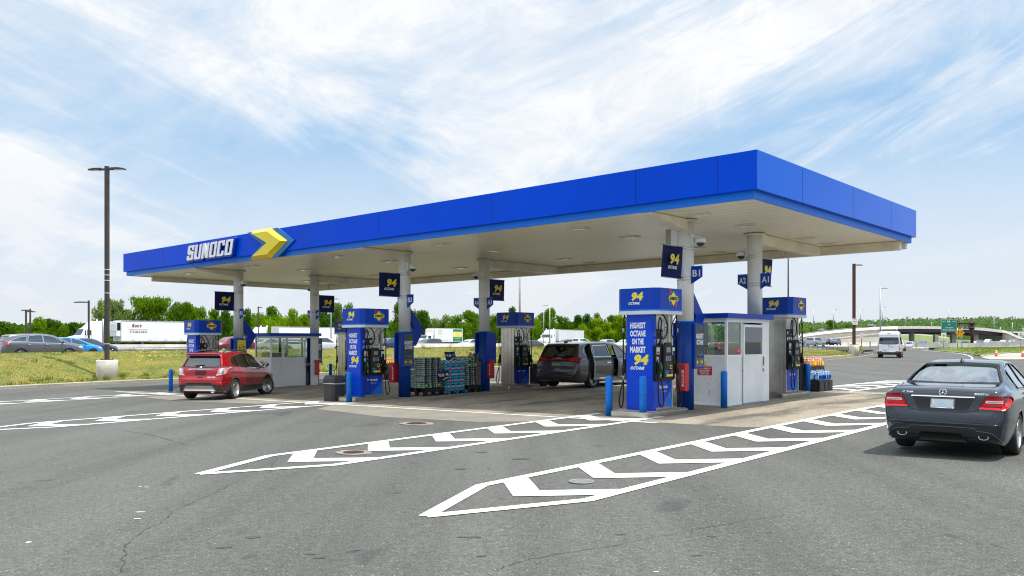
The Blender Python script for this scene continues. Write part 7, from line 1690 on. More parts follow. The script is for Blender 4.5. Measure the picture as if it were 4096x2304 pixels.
strip_wall('retaining_wall', line3([(a, b + 5, c) for a, b, c in rt]), [Vector((p.x, p.y, -.5)) for p in line3(rt)], CT, br, .8)
strip_wall('ramp_parapet', line3(rt), line3([(a, b + 9, c - .8) for a, b, c in rt]), PAR, br, .5)
# far second bridge at right edge
b2 = empty('far_bridge', (0, 0, 0), 0, 'second low bridge beyond, at the right edge', 'bridge')
l2 = line3([(4030, 1326, 420), (4070, 1326, 425), (4130, 1327, 430)]); strip_wall('parapet', l2, [p - Vector((0, 0, .8)) for p in l2], PAR, b2, 1); strip_wall('girder', [p - Vector((0, -.5, .8)) for p in l2], [p - Vector((0, -.5, 2.4)) for p in l2], M['girder'], b2, 8)
# ramp surface and the embankment behind it
mb = MB(); rr = line3([(a, b + 3, c) for a, b, c in top + dk[1:] + rt[1:]]); n = len(rr)
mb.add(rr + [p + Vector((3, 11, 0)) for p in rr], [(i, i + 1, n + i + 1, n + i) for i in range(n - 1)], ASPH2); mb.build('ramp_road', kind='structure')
rw = MB(); HILL = GRASS2
def hill(name, L_, depth, zdrop, m):
    P = line3(L_); n = len(P); vs = P + [Vector((p.x - 4, p.y - depth, zdrop)) for p in P] + [p + Vector((2, 30, -.5)) for p in P]; mb = MB()
    mb.add(vs, [(i, n + i, n + i + 1, i + 1) for i in range(n - 1)] + [(2 * n + i, i, i + 1, 2 * n + i + 1) for i in range(n - 1)], m, True); return mb.build(name, kind='structure')
hill('grass_slope', [(3560, 1346, 330), (3620, 1342, 335), (3660, 1339, 340), (3720, 1344, 340), (3790, 1353, 340), (3850, 1360, 340), (3925, 1362, 340)], 38, .2, mat('slope_grass', (.16, .19, .05), .95, c2=(.085, .13, .03), scale=.15))
w2 = empty('far_retaining_wall', (0, 0, 0), 0, 'pale sloping retaining wall seen under the overpass', 'wall')
P = line3([(3580, 1328, 372), (3650, 1330, 375), (3700, 1337, 378), (3760, 1345, 382), (3815, 1352, 386)]); strip_wall('wall', P, [Vector((p.x, p.y, 0)) for p in P], CT, w2, 1)
# guardrail on the ramp
t = empty('guardrail', line3(top)[0], 0, 'dark guardrail along the top of the ramp wall', 'guardrail'); o0 = line3(top)[0]
wbeam('rail', [p + Vector((0, .6, 0)) - o0 for p in line3(top[:5])], t, M['galv'], .1, 4.0)
# guardrail at the grass edge, right, with hazard panel
gr = [(3130, 1374, 150), (3200, 1380, 138), (3300, 1385, 125), (3380, 1389, 112), (3435, 1397, 103), (3452, 1400, 102)]
P0 = [Vector((at(a, b, c).x, c, at(a, b, c).z - .75)) for a, b, c in gr]
t = empty('guardrail', P0[0], 0, 'weathered guardrail with posts along the top of the right grass bank', 'guardrail'); wbeam('rail', [p - P0[0] for p in P0], t, M['galv'], .45, 2.4)
P1 = [at(3457, 1403, 104) + Vector((0, 0, -.95)), at(3490, 1400, 112) + Vector((0, 0, -1)), at(3530, 1397, 124) + Vector((0, 0, -1)), at(3570, 1394, 138) + Vector((0, 0, -1))]
t = empty('guardrail', P1[0], 0, 'shiny guardrail behind the white van, right of the striped panel', 'guardrail'); wbeam('rail', [p - P1[0] for p in P1], t, M['galv'], .55, 2.6)
mb = MB(); mb.add([p + Vector((0, .5, q)) - P1[0] for p in P1 for q in (0, .62)], [(2 * i, 2 * i + 2, 2 * i + 3, 2 * i + 1) for i in range(3)], M['grey']); mb.build('backing_wall', t)
v = at(3444, 1388, 101); t = empty('hazard_panel', v, 0, 'black and yellow striped hazard panel at the guardrail end', 'sign')
mb = MB(); pl = Pl((0, 0, 0), (1, 0, 0), (0, 0, 1)); mb.prism([(-.17, -.42), (.17, -.42), (.17, .2), (-.17, .2)], pl, -.02, 0, M['yellow'])
for k in range(-1, 4):
    b0 = -.42 + k * .2; P_ = [(-.17, b0), (.17, b0 - .2), (.17, b0 - .1), (-.17, b0 + .1)]; P_ = [(a, cl(b, -.42, .2)) for a, b in P_]; mb.poly(P_, M['black'], pl, .004)
mb.cyl((0, .05, -1.2), (0, .05, -.4), .03, M['galv'], n=6); mb.build('panel', t)

# right barrier, grass island, signs, cones
RBp = [at(3600, 1394, 175), at(3700, 1394, 172), at(3800, 1394, 168), at(3900, 1394, 166), at(3960, 1393, 162), at(4020, 1390, 158), at(4060, 1388, 154), at(4110, 1384, 150), at(4200, 1378, 146)]
t = empty('curved_barrier', RBp[0], 0, 'long curved pale concrete barrier at right, in front of the queued cars', 'barrier'); rail('wall', [p - RBp[0] for p in smooth_line(RBp, 3)], [(-.30, -.6), (-.30, .08), (-.18, .30), (-.09, 1.10), (.09, 1.10), (.18, .30), (.30, .08), (.30, -.6)], BARR, t, zf=None)
t = empty('end_barrier', at(3570, 1394, 176), 0, 'pale concrete barrier stretch behind the white vehicles on the exit road', 'barrier'); mb = MB(); mb.box(-3, 3.4, 0, .4, -.3, 1.15, BARR); mb.build('wall', t)
mb = MB(); Pq = [gp(3714, 1397), gp(3760, 1404.5), gp(3830, 1411), gp(3890, 1417), gp(3906, 1421), gp(3890, 1425.5), gp(3945, 1424), gp(3990, 1418), gp(4040, 1412), gp(4200, 1412), gp(4400, 1412)]
Bq = [at(3716, 1394.5, 158), at(3760, 1391, 160), at(3830, 1390.5, 160), at(3890, 1390.5, 160), at(3920, 1390.5, 158), at(3950, 1390.5, 156), at(3990, 1390.5, 154), at(4020, 1390, 152), at(4060, 1390, 150), at(4200, 1389, 146), at(4400, 1388, 142)]
n = len(Pq); K = 6; vs = []
for i in range(n):
    a = Pq[i] + Vector((0, 0, .12)); b = Bq[i]
    for j in range(K + 1):
        s = j / K; v = a.lerp(b, s); v.z = a.z + (b.z - a.z) * s + .22 * math.sin(s * math.pi) * (rnd.uniform(.6, 1)); vs.append(v)
mb.add(vs, [(i * (K + 1) + j, (i + 1) * (K + 1) + j, (i + 1) * (K + 1) + j + 1, i * (K + 1) + j + 1) for i in range(n - 1) for j in range(K)], GRASS2, True); mb.build('grass_island', kind='structure')
ISL = [(Vector(vs[i * 7 + j]), Vector(vs[(i + 1) * 7 + j]), Vector(vs[(i + 1) * 7 + j + 1]), Vector(vs[i * 7 + j + 1])) for i in range(n - 1) for j in range(6)]
rail('kerb', [gp(3712, 1396.5), gp(3730, 1400), gp(3760, 1405), gp(3830, 1411.5), gp(3890, 1417.5), gp(3907, 1421.5), gp(3900, 1425)], [(-.05, 0), (-.05, .14), (.20, .14), (.20, 0)], WALK, kind='structure')
sheet('edge_line', band([gp(*p) for p in ((3688, 1399.5), (3712, 1403), (3760, 1407.5), (3810, 1411), (3850, 1416), (3875, 1422), (3888, 1430), (3890, 1440))], .16), PAINT, .01)
sheet('sidewalk', [[gp(3940, 1425), gp(4040, 1413), gp(4500, 1413), gp(4500, 1440), gp(3960, 1440), gp(3925, 1432)]], WALK, .05, cuts=False)
rail('kerb', [gp(3925, 1431), gp(3940, 1425), gp(3990, 1418.5), gp(4040, 1412.5), gp(4200, 1412)], [(0, 0), (0, .16), (.22, .16), (.22, 0)], WALK, kind='structure')
sheet('exit_road_yellow_line', band([gp(*p) for p in ((3300, 1441), (3390, 1432), (3450, 1425), (3490, 1417), (3494, 1409), (3484, 1404), (3500, 1401))], .14), PAINT_Y, .012)
pw = at(3480, 1409, 112)
def cone(px, py, label):
    c = gp(px, py); o = empty('traffic_cone', c, rnd.uniform(0, 1), label, 'traffic cone', 'orange traffic cones behind the saloon'); k = 1.12
    mb = MB(); mb.box(-.19 * k, .19 * k, -.19 * k, .19 * k, 0, .04, M['orange']); mb.lathe([(.145 * k, .04), (.115 * k, .26)], (0, 0, 0), M['orange'], 20); mb.lathe([(.098 * k, .44), (.083 * k, .56)], (0, 0, 0), M['orange'], 20); mb.lathe([(.068 * k, .70), (.035 * k, .95), (.03 * k, .99), (.001, .99)], (0, 0, 0), M['orange'], 20); mb.lathe([(.115 * k, .26), (.105 * k, .38), (.098 * k, .44)], (0, 0, 0), M['orange'], 20); mb.build('cone', o)
    mb = MB(); mb.lathe([(.106 * k, .40), (.088 * k, .555)], (0, 0, 0), M['lwhite'], 20); mb.lathe([(.083 * k, .60), (.070 * k, .70)], (0, 0, 0), M['lwhite'], 20); mb.lathe([(.085 * k, .555), (.083 * k, .60)], (0, 0, 0), M['orange'], 20); mb.build('reflective_band', o)
cone(3985, 1427, 'orange cone with two white bands standing behind the saloon roof'); cone(4091, 1429, 'orange cone cut by the right edge of the picture')
def post_sign(px, pyt, pyb, Yd, w, h, label, fn, zg=0.0, posts=(0,), m=M['lwhite'], pm=M['galv']):
    v = at(px, pyt, Yd); t = empty('road_sign', Vector((v.x, v.y, zg)), 0, label, 'road sign'); H = v.z - zg
    mb = MB()
    for p in posts: mb.cyl((p, .06, 0), (p, .06, H), .06, pm, n=6)
    mb.build('post', t); mb = MB(); pl = Pl((0, 0, H - h / 2), (1, 0, 0), (0, 0, 1)); fn(mb, pl, w, h); mb.build('plate', t)
def no_turns(mb, pl, w, h): mb.prism([(-w / 2, -h / 2), (w / 2, -h / 2), (w / 2, h / 2), (-w / 2, h / 2)], pl, -.03, 0, M['lwhite']); mb.text('NO', pl, 0, h * .18, w * .4, h * .26, M['black'], .01, .03); mb.text('TURNS', pl, 0, -h * .22, w * .8, h * .26, M['black'], .01, .03)
post_sign(3775, 1331, 1395, 150, .92, .78, 'white NO TURNS sign below the green overhead sign', no_turns)
post_sign(4083.5, 1327, 1395, 140, 1.0, .80, 'white NO TURNS sign near the right edge', no_turns)
def merge(mb, pl, w, h):
    r = w / 2; mb.prism([(0, -r), (r, 0), (0, r), (-r, 0)], pl, -.03, 0, M['signamber']); mb.poly([(0, -r * .93), (r * .93, 0), (0, r * .93), (-r * .93, 0)], M['black'], pl, .004); mb.poly([(0, -r * .88), (r * .88, 0), (0, r * .88), (-r * .88, 0)], M['signamber'], pl, .007)
    B2 = M['black']
    mb.poly([(-.34 * r, -.45 * r), (-.20 * r, -.45 * r), (-.20 * r, .15 * r), (-.10 * r, .15 * r), (-.27 * r, .48 * r), (-.44 * r, .15 * r), (-.34 * r, .15 * r)], B2, pl, .010)
    mb.poly([(.52 * r, -.12 * r), (.62 * r, -.0 * r), (.38 * r, .22 * r), (.42 * r, .34 * r), (.12 * r, .42 * r), (.20 * r, .12 * r), (.27 * r, .15 * r)], B2, pl, .010)
    mb.poly([(.0, -.55 * r), (.08 * r, -.55 * r), (.24 * r, .05 * r), (.16 * r, .05 * r)], B2, pl, .010); mb.poly([(-.02 * r, -.1 * r), (.05 * r, -.1 * r), (.05 * r, .1 * r), (-.02 * r, .1 * r)], B2, pl, .010)
post_sign(3840, 1312, 1395, 145, 1.72, 1.72, 'orange diamond merge sign on two posts in the grass island', merge, posts=(-.42, .36))
# overhead sign gantry
Yg = 185; t = empty('sign_gantry', at(3888, 1365, Yg), 0, 'rusty brown overhead gantry with the green EXIT 7A sign', 'sign gantry'); O3 = t.location.copy()
def gl_(px, py, dy=0): return at(px, py, Yg + dy) - O3 + Vector((0, 0, 0))
mb = MB(); mb.cyl(gl_(3888, 1384), gl_(3889, 1291), .33, M['gantry'], n=14); mb.cyl(gl_(3888, 1386), gl_(3888, 1378), .55, M['gantry'], r1=.36, n=14); mb.build('post', t)
mb = MB()
for py in (1293, 1312):
    mb.cyl(gl_(3775, py, -.6), gl_(3892, py, -.6), .17, M['gantry'], n=8); mb.cyl(gl_(3775, py, .6), gl_(3892, py, .6), .15, M['gantry'], n=8)
    mb.cyl(gl_(3878, py), gl_(3895, py), .42, M['gantry'], n=10)
for px in (3830, 3839, 3857, 3875): mb.cyl(gl_(px, 1293, -.6), gl_(px, 1312, -.6), .08, M['gantry'], n=6)
for a, b in ((3830, 3839), (3841, 3856), (3859, 3874)): mb.cyl(gl_(a, 1312, -.6), gl_(b, 1293, -.6), .06, M['gantry'], n=6)
mb.build('truss', t)
a, b = gl_(3765, 1325.5, -1.2), gl_(3827.5, 1279, -1.2); w, h = b.x - a.x, b.z - a.z; mb = MB(); pl = Pl(((a.x + b.x) / 2, a.y, (a.z + b.z) / 2), (1, 0, 0), (0, 0, 1))
mb.prism(rounded([(-w / 2, -h / 2), (w / 2, -h / 2), (w / 2, h / 2), (-w / 2, h / 2)], .2), pl, -.08, 0, M['lwhite']); mb.prism(rounded([(-w * .49, -h * .485), (w * .49, -h * .485), (w * .49, h * .485), (-w * .49, h * .485)], .18), pl, 0, .01, M['signgreen'])
mb.text('EXIT', pl, -w * .32, h * .34, w * .18, h * .08, M['lwhite'], .02, .02); mb.text('7A', pl, -w * .02, h * .345, w * .22, h * .15, M['lwhite'], .02, .04); mb.text('1 MI', pl, w * .30, h * .34, w * .20, h * .08, M['lwhite'], .02, .02)
mb.text('Trenton', pl, 0, -h * .18, w * .50, h * .10, M['lwhite'], .02, .02); mb.text('Shore Points', pl, 0, -h * .37, w * .82, h * .10, M['lwhite'], .02, .02)
shd = [(-.11 * w, .12 * h + .02), (-.07 * w, .17 * h), (.07 * w, .17 * h), (.11 * w, .12 * h), (.11 * w, .03 * h), (0, -.05 * h), (-.11 * w, .03 * h)]
mb.poly(shd, M['strip'], pl, .014); mb.poly([(-.07 * w, .17 * h), (.07 * w, .17 * h), (.10 * w, .125 * h), (-.10 * w, .125 * h)], M['red'], pl, .018); mb.text('195', pl, 0, .06 * h, w * .12, h * .07, M['lwhite'], .02, .03)
mb.build('green_sign', t)
def notice(px, pyt, Yd, w, h, label, m=M['lwhite'], zg=.3, woodpost=True):
    def fn(mb, pl, w, h):
        mb.prism([(-w / 2, -h / 2), (w / 2, -h / 2), (w / 2, h / 2), (-w / 2, h / 2)], pl, -.03, 0, m)
        for k in range(4): mb.rect(pl, -w * .35, w * .35, h * (.30 - k * .2), h * (.36 - k * .2), .006, M['lensred'] if m is M['lwhite'] else M['lwhite'])
    post_sign(px, pyt, 0, Yd, w, h, label, fn, zg, pm=mat('wood_post', (.20, .12, .08), .85) if woodpost else M['galv'])
notice(3447, 1333, 120, .40, .62, 'small white notice on a wooden post beside the retaining wall'); notice(3481, 1366, 140, .22, .70, 'small green marker sign in front of the retaining wall', M['signgreen'], .2, False)
notice(3393, 1370, 150, .14, .4, 'small orange marker post left of the brown lamp post', M['amber'], .2, False); notice(3665, 1367, 172, .22, .8, 'small green marker beside the first pier', M['signgreen'], .3, False)

# ---------------------------------------------------------------- attendant in a hi-vis vest behind the middle pump
def standing_person(loc, rz, label, top, legs):
    P = [(0, 0, .93), (0, .01, 1.18), (0, 0, 1.42), (0, .0, 1.50), (0, .02, 1.59), (0, .03, 1.68), (.19, 0, 1.40), (.25, .06, 1.13), (.20, .28, 1.05), (-.19, 0, 1.40), (-.25, .02, 1.13), (-.24, .08, .88), (.10, 0, .86), (.11, .02, .48), (.11, 0, .08), (.12, .14, .04), (-.10, 0, .86), (-.11, .02, .48), (-.11, 0, .08), (-.12, .14, .04)]
    E_ = [(0, 1), (1, 2), (2, 3), (3, 4), (4, 5), (2, 6), (6, 7), (7, 8), (2, 9), (9, 10), (10, 11), (0, 12), (12, 13), (13, 14), (14, 15), (0, 16), (16, 17), (17, 18), (18, 19)]
    rad = [(.16, .11), (.15, .10), (.15, .10), (.055, .055), (.075, .085), (.07, .08), (.07, .065), (.05, .05), (.035, .035), (.07, .065), (.05, .05), (.035, .035), (.095, .095), (.065, .065), (.045, .05), (.045, .035), (.095, .095), (.065, .065), (.045, .05), (.045, .035)]
    me = bpy.data.meshes.new('person'); me.from_pydata(P, E_, []); o = bpy.data.objects.new('person', me); COL.objects.link(o); md = o.modifiers.new('s', 'SKIN')
    for i, r_ in enumerate(rad): me.skin_vertices[0].data[i].radius = r_
    me.skin_vertices[0].data[0].use_root = True; sb = o.modifiers.new('u', 'SUBSURF'); sb.levels = sb.render_levels = 1
    m2 = bpy.data.meshes.new_from_object(o.evaluated_get(bpy.context.evaluated_depsgraph_get())); o.modifiers.clear(); o.data = m2
    for m in (top, legs, M['skin']): m2.materials.append(m)
    for p in m2.polygons: c = p.center; p.use_smooth = True; p.material_index = 2 if c.z > 1.465 or (c.z < 1.10 and abs(c.x) > .16 and c.z > .7) else 0 if c.z > .92 else 1
    mb = MB(); mb.lathe([(.080, 1.60), (.092, 1.65), (.088, 1.71), (.05, 1.755), (.001, 1.765)], (0, .0, 0), M['hair'], 14); h = mb.build('hair', None); h.parent = o
    o.location = loc; o.rotation_euler = (0, 0, rz); o['label'] = label; o['category'] = 'person'; return o
standing_person(W(-13.95, 1.20), TH - .6, 'person in a yellow-green hi-vis vest half hidden behind the middle blue pump', M['vest'], M['cloth'])
# ---------------------------------------------------------------- trees and grass
def leafmat(name, a, b):
    m = bpy.data.materials.new(name); m.use_nodes = True; t = m.node_tree; t.nodes.clear()
    tcx = N(t, 'ShaderNodeTexCoord'); n = N(t, 'ShaderNodeTexNoise', i_Scale=.55, i_Detail=3); t.links.new(tcx.outputs['Object'], n.inputs['Vector'])
    oi = N(t, 'ShaderNodeObjectInfo'); f = mth(t, 'ADD', n.outputs[0], mth(t, 'MULTIPLY', mth(t, 'SUBTRACT', oi.outputs['Random'], .5), .35))
    col = ramp(t, f, [(.3, a), (.72, b)])
    d = N(t, 'ShaderNodeBsdfDiffuse'); tl = N(t, 'ShaderNodeBsdfTranslucent'); mx = N(t, 'ShaderNodeMixShader'); mx.inputs[0].default_value = .45; o = N(t, 'ShaderNodeOutputMaterial')
    t.links.new(col, d.inputs[0]); t.links.new(col, tl.inputs[0]); t.links.new(d.outputs[0], mx.inputs[1]); t.links.new(tl.outputs[0], mx.inputs[2]); t.links.new(mx.outputs[0], o.inputs[0]); return m
LF = [leafmat('leaves_green', (.062, .155, .006), (.150, .275, .012)), leafmat('leaves_dark', (.038, .110, .008), (.095, .195, .012)), leafmat('leaves_bright', (.13, .25, .006), (.27, .40, .012)), leafmat('leaves_olive', (.14, .22, .05), (.28, .36, .09))]
BARK = mat('bark', (.085, .065, .048), .95, var=.3, scale=6)
def leaf_quads(rg, pts, size, vs, fs, up=.35):
    for p in pts:
        a = Vector((rg.gauss(0, 1), rg.gauss(0, 1), rg.gauss(0, 1))).normalized(); nrm = (a + Vector((0, 0, up))).normalized(); u = nrm.orthogonal().normalized(); w = nrm.cross(u); th_ = rg.uniform(0, 6.28)
        u2 = u * math.cos(th_) + w * math.sin(th_); w2 = nrm.cross(u2); s = size * rg.uniform(.6, 1.35); k = len(vs)
        vs += [p - u2 * s - w2 * s * .6, p + u2 * s * .9 - w2 * s * .55, p + u2 * s * 1.1 + w2 * s * .65, p - u2 * s * .8 + w2 * s * .7]; fs.append((k, k + 1, k + 2, k + 3))
def tree_proto(seed, h, w, n, size, style):
    rg = random.Random(seed); t = empty('broadleaf_tree', (0, -900, 0))
    zc0 = h * (.18 if style != 'umbrella' else .34); lobes = []
    k = rg.randint(13, 19)
    for i in range(k):
        a = rg.uniform(0, 6.28); u = rg.random(); zz = zc0 + (h - zc0) * (u if style != 'umbrella' else .35 + .6 * u)
        prof = math.sin(min(1, max(.02, ((zz - zc0) / (h - zc0) * .82 + .16))) * math.pi) ** .7 if style != 'cone' else (1.05 - (zz - zc0) / (h - zc0))
        rr = w / 2 * prof * rg.uniform(.35, .95); r = w * rg.uniform(.13, .23)
        lobes.append((Vector((rr * math.cos(a), rr * math.sin(a), min(zz, h - r * .6))), r))
    lobes.append((Vector((0, 0, h - w * .13)), w * .14)); lobes.append((Vector((0, 0, h * .55)), w * .28))
    vs, fs = [], []; tot = sum(r * r for _, r in lobes)
    for c, r in lobes:
        m = int(n * r * r / tot); P = []
        for _ in range(m):
            d = Vector((rg.gauss(0, 1), rg.gauss(0, 1), rg.gauss(0, .75))).normalized(); rad = r * (rg.random() ** .28) * rg.uniform(.88, 1.16); q = c + Vector((d.x, d.y, d.z * (.72 if style != 'umbrella' else .5))) * rad
            q += Vector((math.sin(q.z * 5 + q.x * 3), math.sin(q.x * 4 + q.z * 2), math.sin(q.y * 5))) * size * .9; P.append(q)
        leaf_quads(rg, P, size, vs, fs)
    mb = MB(); mb.add(vs, fs, LF[0]); cr = mb.build('crown', t)
    mb = MB(); mb.cyl((0, 0, -.6), (0, 0, h * .45), w * .035, BARK, r1=w * .022, n=8); mb.cyl((0, 0, h * .4), (rg.uniform(-.4, .4), rg.uniform(-.4, .4), h * .85), w * .022, BARK, r1=.03, n=6)
    for c, r in lobes[:8]:
        z0 = h * rg.uniform(.2, .45); mb.cyl((0, 0, z0), c, w * .014, BARK, r1=.02, n=5)
    mb.build('trunk', t); return t
PR = {'a': tree_proto(1, 10, 9, 3400, .20, 'round'), 'b': tree_proto(2, 10, 8, 3200, .20, 'round'), 'c': tree_proto(3, 10, 10.5, 3600, .21, 'round'), 'd': tree_proto(4, 9, 12, 4200, .19, 'umbrella'), 'e': tree_proto(5, 10, 6.5, 2600, .19, 'cone'), 'f': tree_proto(6, 8, 9, 2400, .17, 'round')}
PU = {}
KN = ['mid green', 'dark green', 'bright yellow-green', 'pale olive']
def tree(px, pyt, Yd, wpx, kind, leaf, label, z0=-.4, group='trees behind the highway'):
    src = PR[kind]; H0 = 10 if kind in 'abce' else 9 if kind == 'd' else 8; W0 = dict(a=9, b=8, c=10.5, d=12, e=6.5, f=9)[kind]
    o = src if kind not in PU else copy_tree(src); PU[kind] = 1
    x = (px - HX) / F * Yd; H = EYE + (HY - pyt) * Yd / F - z0; sx = wpx * Yd / F / W0 * .92
    o.location = (x, Yd, z0); o.scale = (sx, sx, H / H0); o.rotation_euler = (0, 0, rnd.uniform(0, 6.28)); tag(o, label, 'tree', group)
    for c in KIDS[o.name]:
        if c.name.startswith('crown'): c.material_slots[0].link = 'OBJECT'; c.material_slots[0].material = LF[leaf]
TR = [(15, 1288, 175, 110, 'a', 1, 'at the left edge above the grey SUV'), (62, 1299, 190, 90, 'b', 0, 'above the grey SUV roof, left of the paired lamp posts'), (150, 1270, 165, 95, 'b', 0, 'just right of the paired lamp posts'), (195, 1277, 205, 90, 'a', 1, 'between the paired lamp posts and the blue hatchback'),
    (235, 1281, 215, 85, 'c', 0, 'above the blue hatchback roof'), (290, 1291, 210, 90, 'a', 1, 'above the blue hatchback, left of the single dark lamp post'), (335, 1295, 200, 70, 'b', 0, 'left of the single dark lamp post'), (378, 1297, 190, 60, 'a', 0, 'right of the single dark lamp post'),
    (402, 1203, 140, 70, 'b', 3, 'with thin leaves left of the tall lamp post'), (460, 1192, 146, 120, 'd', 3, 'right of the tall lamp post, above the truck cab'), (560, 1180, 150, 150, 'd', 0, 'tallest, above the refrigerated trailer front'), (650, 1182, 150, 140, 'd', 0, 'tall, above the middle of the refrigerated trailer'),
    (728, 1203, 152, 130, 'd', 0, 'above the rear of the refrigerated trailer'), (790, 1222, 158, 110, 'd', 0, 'above the far blue pump'), (857, 1236, 220, 90, 'e', 0, 'between the far pump and the far banner'), (905, 1243, 215, 80, 'a', 1, 'under the far banner'),
    (985, 1236, 205, 70, 'b', 1, 'just right of the B5 sign'), (1045, 1252, 190, 100, 'f', 2, 'above the far booth, behind the thin lamp post'), (1090, 1228, 215, 80, 'a', 0, 'above the middle of the far booth'), (1110, 1262, 185, 110, 'f', 2, 'low above the far booth roof'), (1165, 1234, 200, 90, 'c', 2, 'above the right half of the far booth'), (1220, 1258, 205, 90, 'a', 2, 'left of the A5 column'),
    (1300, 1224, 170, 90, 'b', 1, 'right of the A5 column'), (1345, 1215, 172, 90, 'a', 3, 'under the farthest rear banner'), (1395, 1212, 176, 90, 'c', 3, 'above the middle blue pump'), (1595, 1212, 170, 110, 'a', 0, 'right of the middle blue pump'), (1655, 1245, 185, 100, 'b', 1, 'behind the middle arrow fin'), (1690, 1243, 180, 90, 'a', 1, 'above the box truck cab'),
    (1740, 1276, 205, 90, 'f', 3, 'small, above the box truck'), (1785, 1262, 205, 80, 'b', 3, 'right end of the box truck'), (1835, 1258, 190, 110, 'c', 0, 'left of the A4 sign'), (1872, 1244, 195, 110, 'a', 0, 'tall, left of the middle rear column'), (1905, 1255, 200, 90, 'b', 0, 'behind the middle rear column'), (1985, 1256, 205, 110, 'c', 0, 'between the A3 column and the stainless pump'), (2050, 1228, 215, 70, 'e', 1, 'top rising above the middle stainless pump'),
    (2140, 1278, 218, 80, 'f', 2, 'low and bright right of the stainless pump'), (2165, 1252, 232, 100, 'b', 0, 'left of the two grey lamp posts'), (2205, 1234, 226, 100, 'a', 0, 'tall, at the two grey lamp posts'), (2240, 1262, 236, 90, 'c', 0, 'right of the two grey lamp posts'), (2275, 1290, 240, 70, 'f', 1, 'low above the white trailer'), (2315, 1262, 262, 70, 'a', 1, 'dark, above the middle of the white trailer'),
    (2352, 1255, 262, 75, 'c', 1, 'dark, above the right part of the white trailer'), (2388, 1254, 258, 60, 'b', 1, 'dark, right end of the white trailer'), (2330, 1296, 240, 80, 'f', 2, 'low bright one above the white trailer'), (2388, 1272, 225, 85, 'e', 2, 'bright, right of the white trailer'), (2440, 1262, 232, 90, 'b', 1, 'behind the bright one right of the trailer'), (2432, 1288, 218, 80, 'e', 2, 'bright and low, right of the trailer'), (2480, 1262, 222, 100, 'a', 2, 'bright, left of the nearest pump'), (2530, 1270, 226, 90, 'c', 2, 'behind the nearest pump, on its left'),
    (2790, 1296, 250, 100, 'c', 0, 'seen over the near booth window'), (2860, 1300, 250, 110, 'a', 2, 'seen through the near booth window'), (2940, 1288, 250, 130, 'b', 0, 'seen through the near booth side window'), (3010, 1290, 250, 120, 'a', 1, 'behind the nearest rear column'),
    (3195, 1302, 262, 70, 'f', 2, 'bright, inside the hose loop at right'), (3245, 1310, 300, 80, 'f', 0, 'low, right of the hose loop'), (3322, 1281, 300, 70, 'a', 0, 'round, on top of the ramp left of the brown lamp post'), (3385, 1298, 310, 70, 'f', 1, 'low, on the ramp behind the brown lamp post'), (3815, 1346, 345, 50, 'f', 1, 'small, seen under the overpass'), (3960, 1350, 345, 50, 'f', 1, 'small, in the shade under the overpass')]
for px, py, Yd, w_, kd, lf, where in TR: tree(px, py, Yd, w_, kd, lf, KN[lf] + ' tree ' + where, z0=-.4 if px < 3190 else (2.0 if px < 3500 else 0))
# far woods that read as one mass
def wood(name, ridge, depth, n, size, leaf, label, zb):
    rg = random.Random(5); mb = MB(); P = []; vs, fs = [], []; tops = []
    xs = [p[0] for p in ridge]
    for _ in range(n // 26):
        px = rg.uniform(xs[0], xs[-1]); i = max(k for k in range(len(xs)) if xs[k] <= px); j = min(i + 1, len(xs) - 1); s = 0 if i == j else (px - xs[i]) / (xs[j] - xs[i])
        py = ridge[i][1] + (ridge[j][1] - ridge[i][1]) * s; Yd = ridge[i][2] + (ridge[j][2] - ridge[i][2]) * s; dd = rg.random(); Y2 = Yd - depth * (1 - dd)
        ztop = EYE + (HY - py) * Yd / F; z = zb + (ztop - zb) * dd ** .8 * rg.uniform(.86, 1.03); r = rg.uniform(5, 9) * max(size, .55 + (size > .6) * .4)
        c = Vector(((px - HX) / F * Y2, Y2, z - r * .5)); P2 = []
        for _ in range(26):
            d = Vector((rg.gauss(0, 1), rg.gauss(0, 1), rg.gauss(0, 1))).normalized(); P2.append(c + Vector((d.x, d.y, abs(d.z) * .8 if rg.random() < .7 else d.z * .5)) * r * rg.uniform(.75, 1.05))
        leaf_quads(rg, P2, size * 1.25, vs, fs, .5)
    mb.add(vs, fs, leaf); return mb.build(name, label=label, cat='woods', kind='stuff')
FARL = leafmat('leaves_far_hazed', (.12, .21, .06), (.22, .32, .10))  # distance haze put into the leaf colour as a paler tone
wood('far_wood', [(3080, 1305, 620), (3200, 1298, 640), (3350, 1296, 660), (3480, 1286, 680), (3600, 1282, 700), (3700, 1279, 720), (3850, 1277, 720), (4000, 1276, 720), (4096, 1278, 720), (4300, 1282, 720)], 260, 110000, .62, FARL, 'long wooded ridge on the horizon at right', 0)
wood('far_wood', [(-500, 1300, 260), (0, 1306, 260), (200, 1302, 260), (420, 1298, 260), (700, 1280, 260), (1000, 1272, 265), (1300, 1275, 260), (1700, 1292, 260), (2000, 1290, 265), (2400, 1296, 280), (2700, 1300, 290), (3080, 1308, 330)], 40, 40000, .55, LF[1], 'dark wood behind the highway trees', 0)
mb = MB(); RP = [(-600, 1312, 300), (1000, 1300, 300), (2600, 1312, 330), (3080, 1316, 640), (3200, 1308, 660), (3480, 1296, 690), (3850, 1288, 730), (4400, 1290, 730)]
P = line3(RP); mb.add(P + [Vector((p.x, p.y - 160 if p.y > 400 else p.y - 10, 0)) for p in P], [(i, len(P) + i, len(P) + i + 1, i + 1) for i in range(len(P) - 1)], mat('wood_floor', (.02, .035, .012), .95)); mb.build('hill', kind='structure')
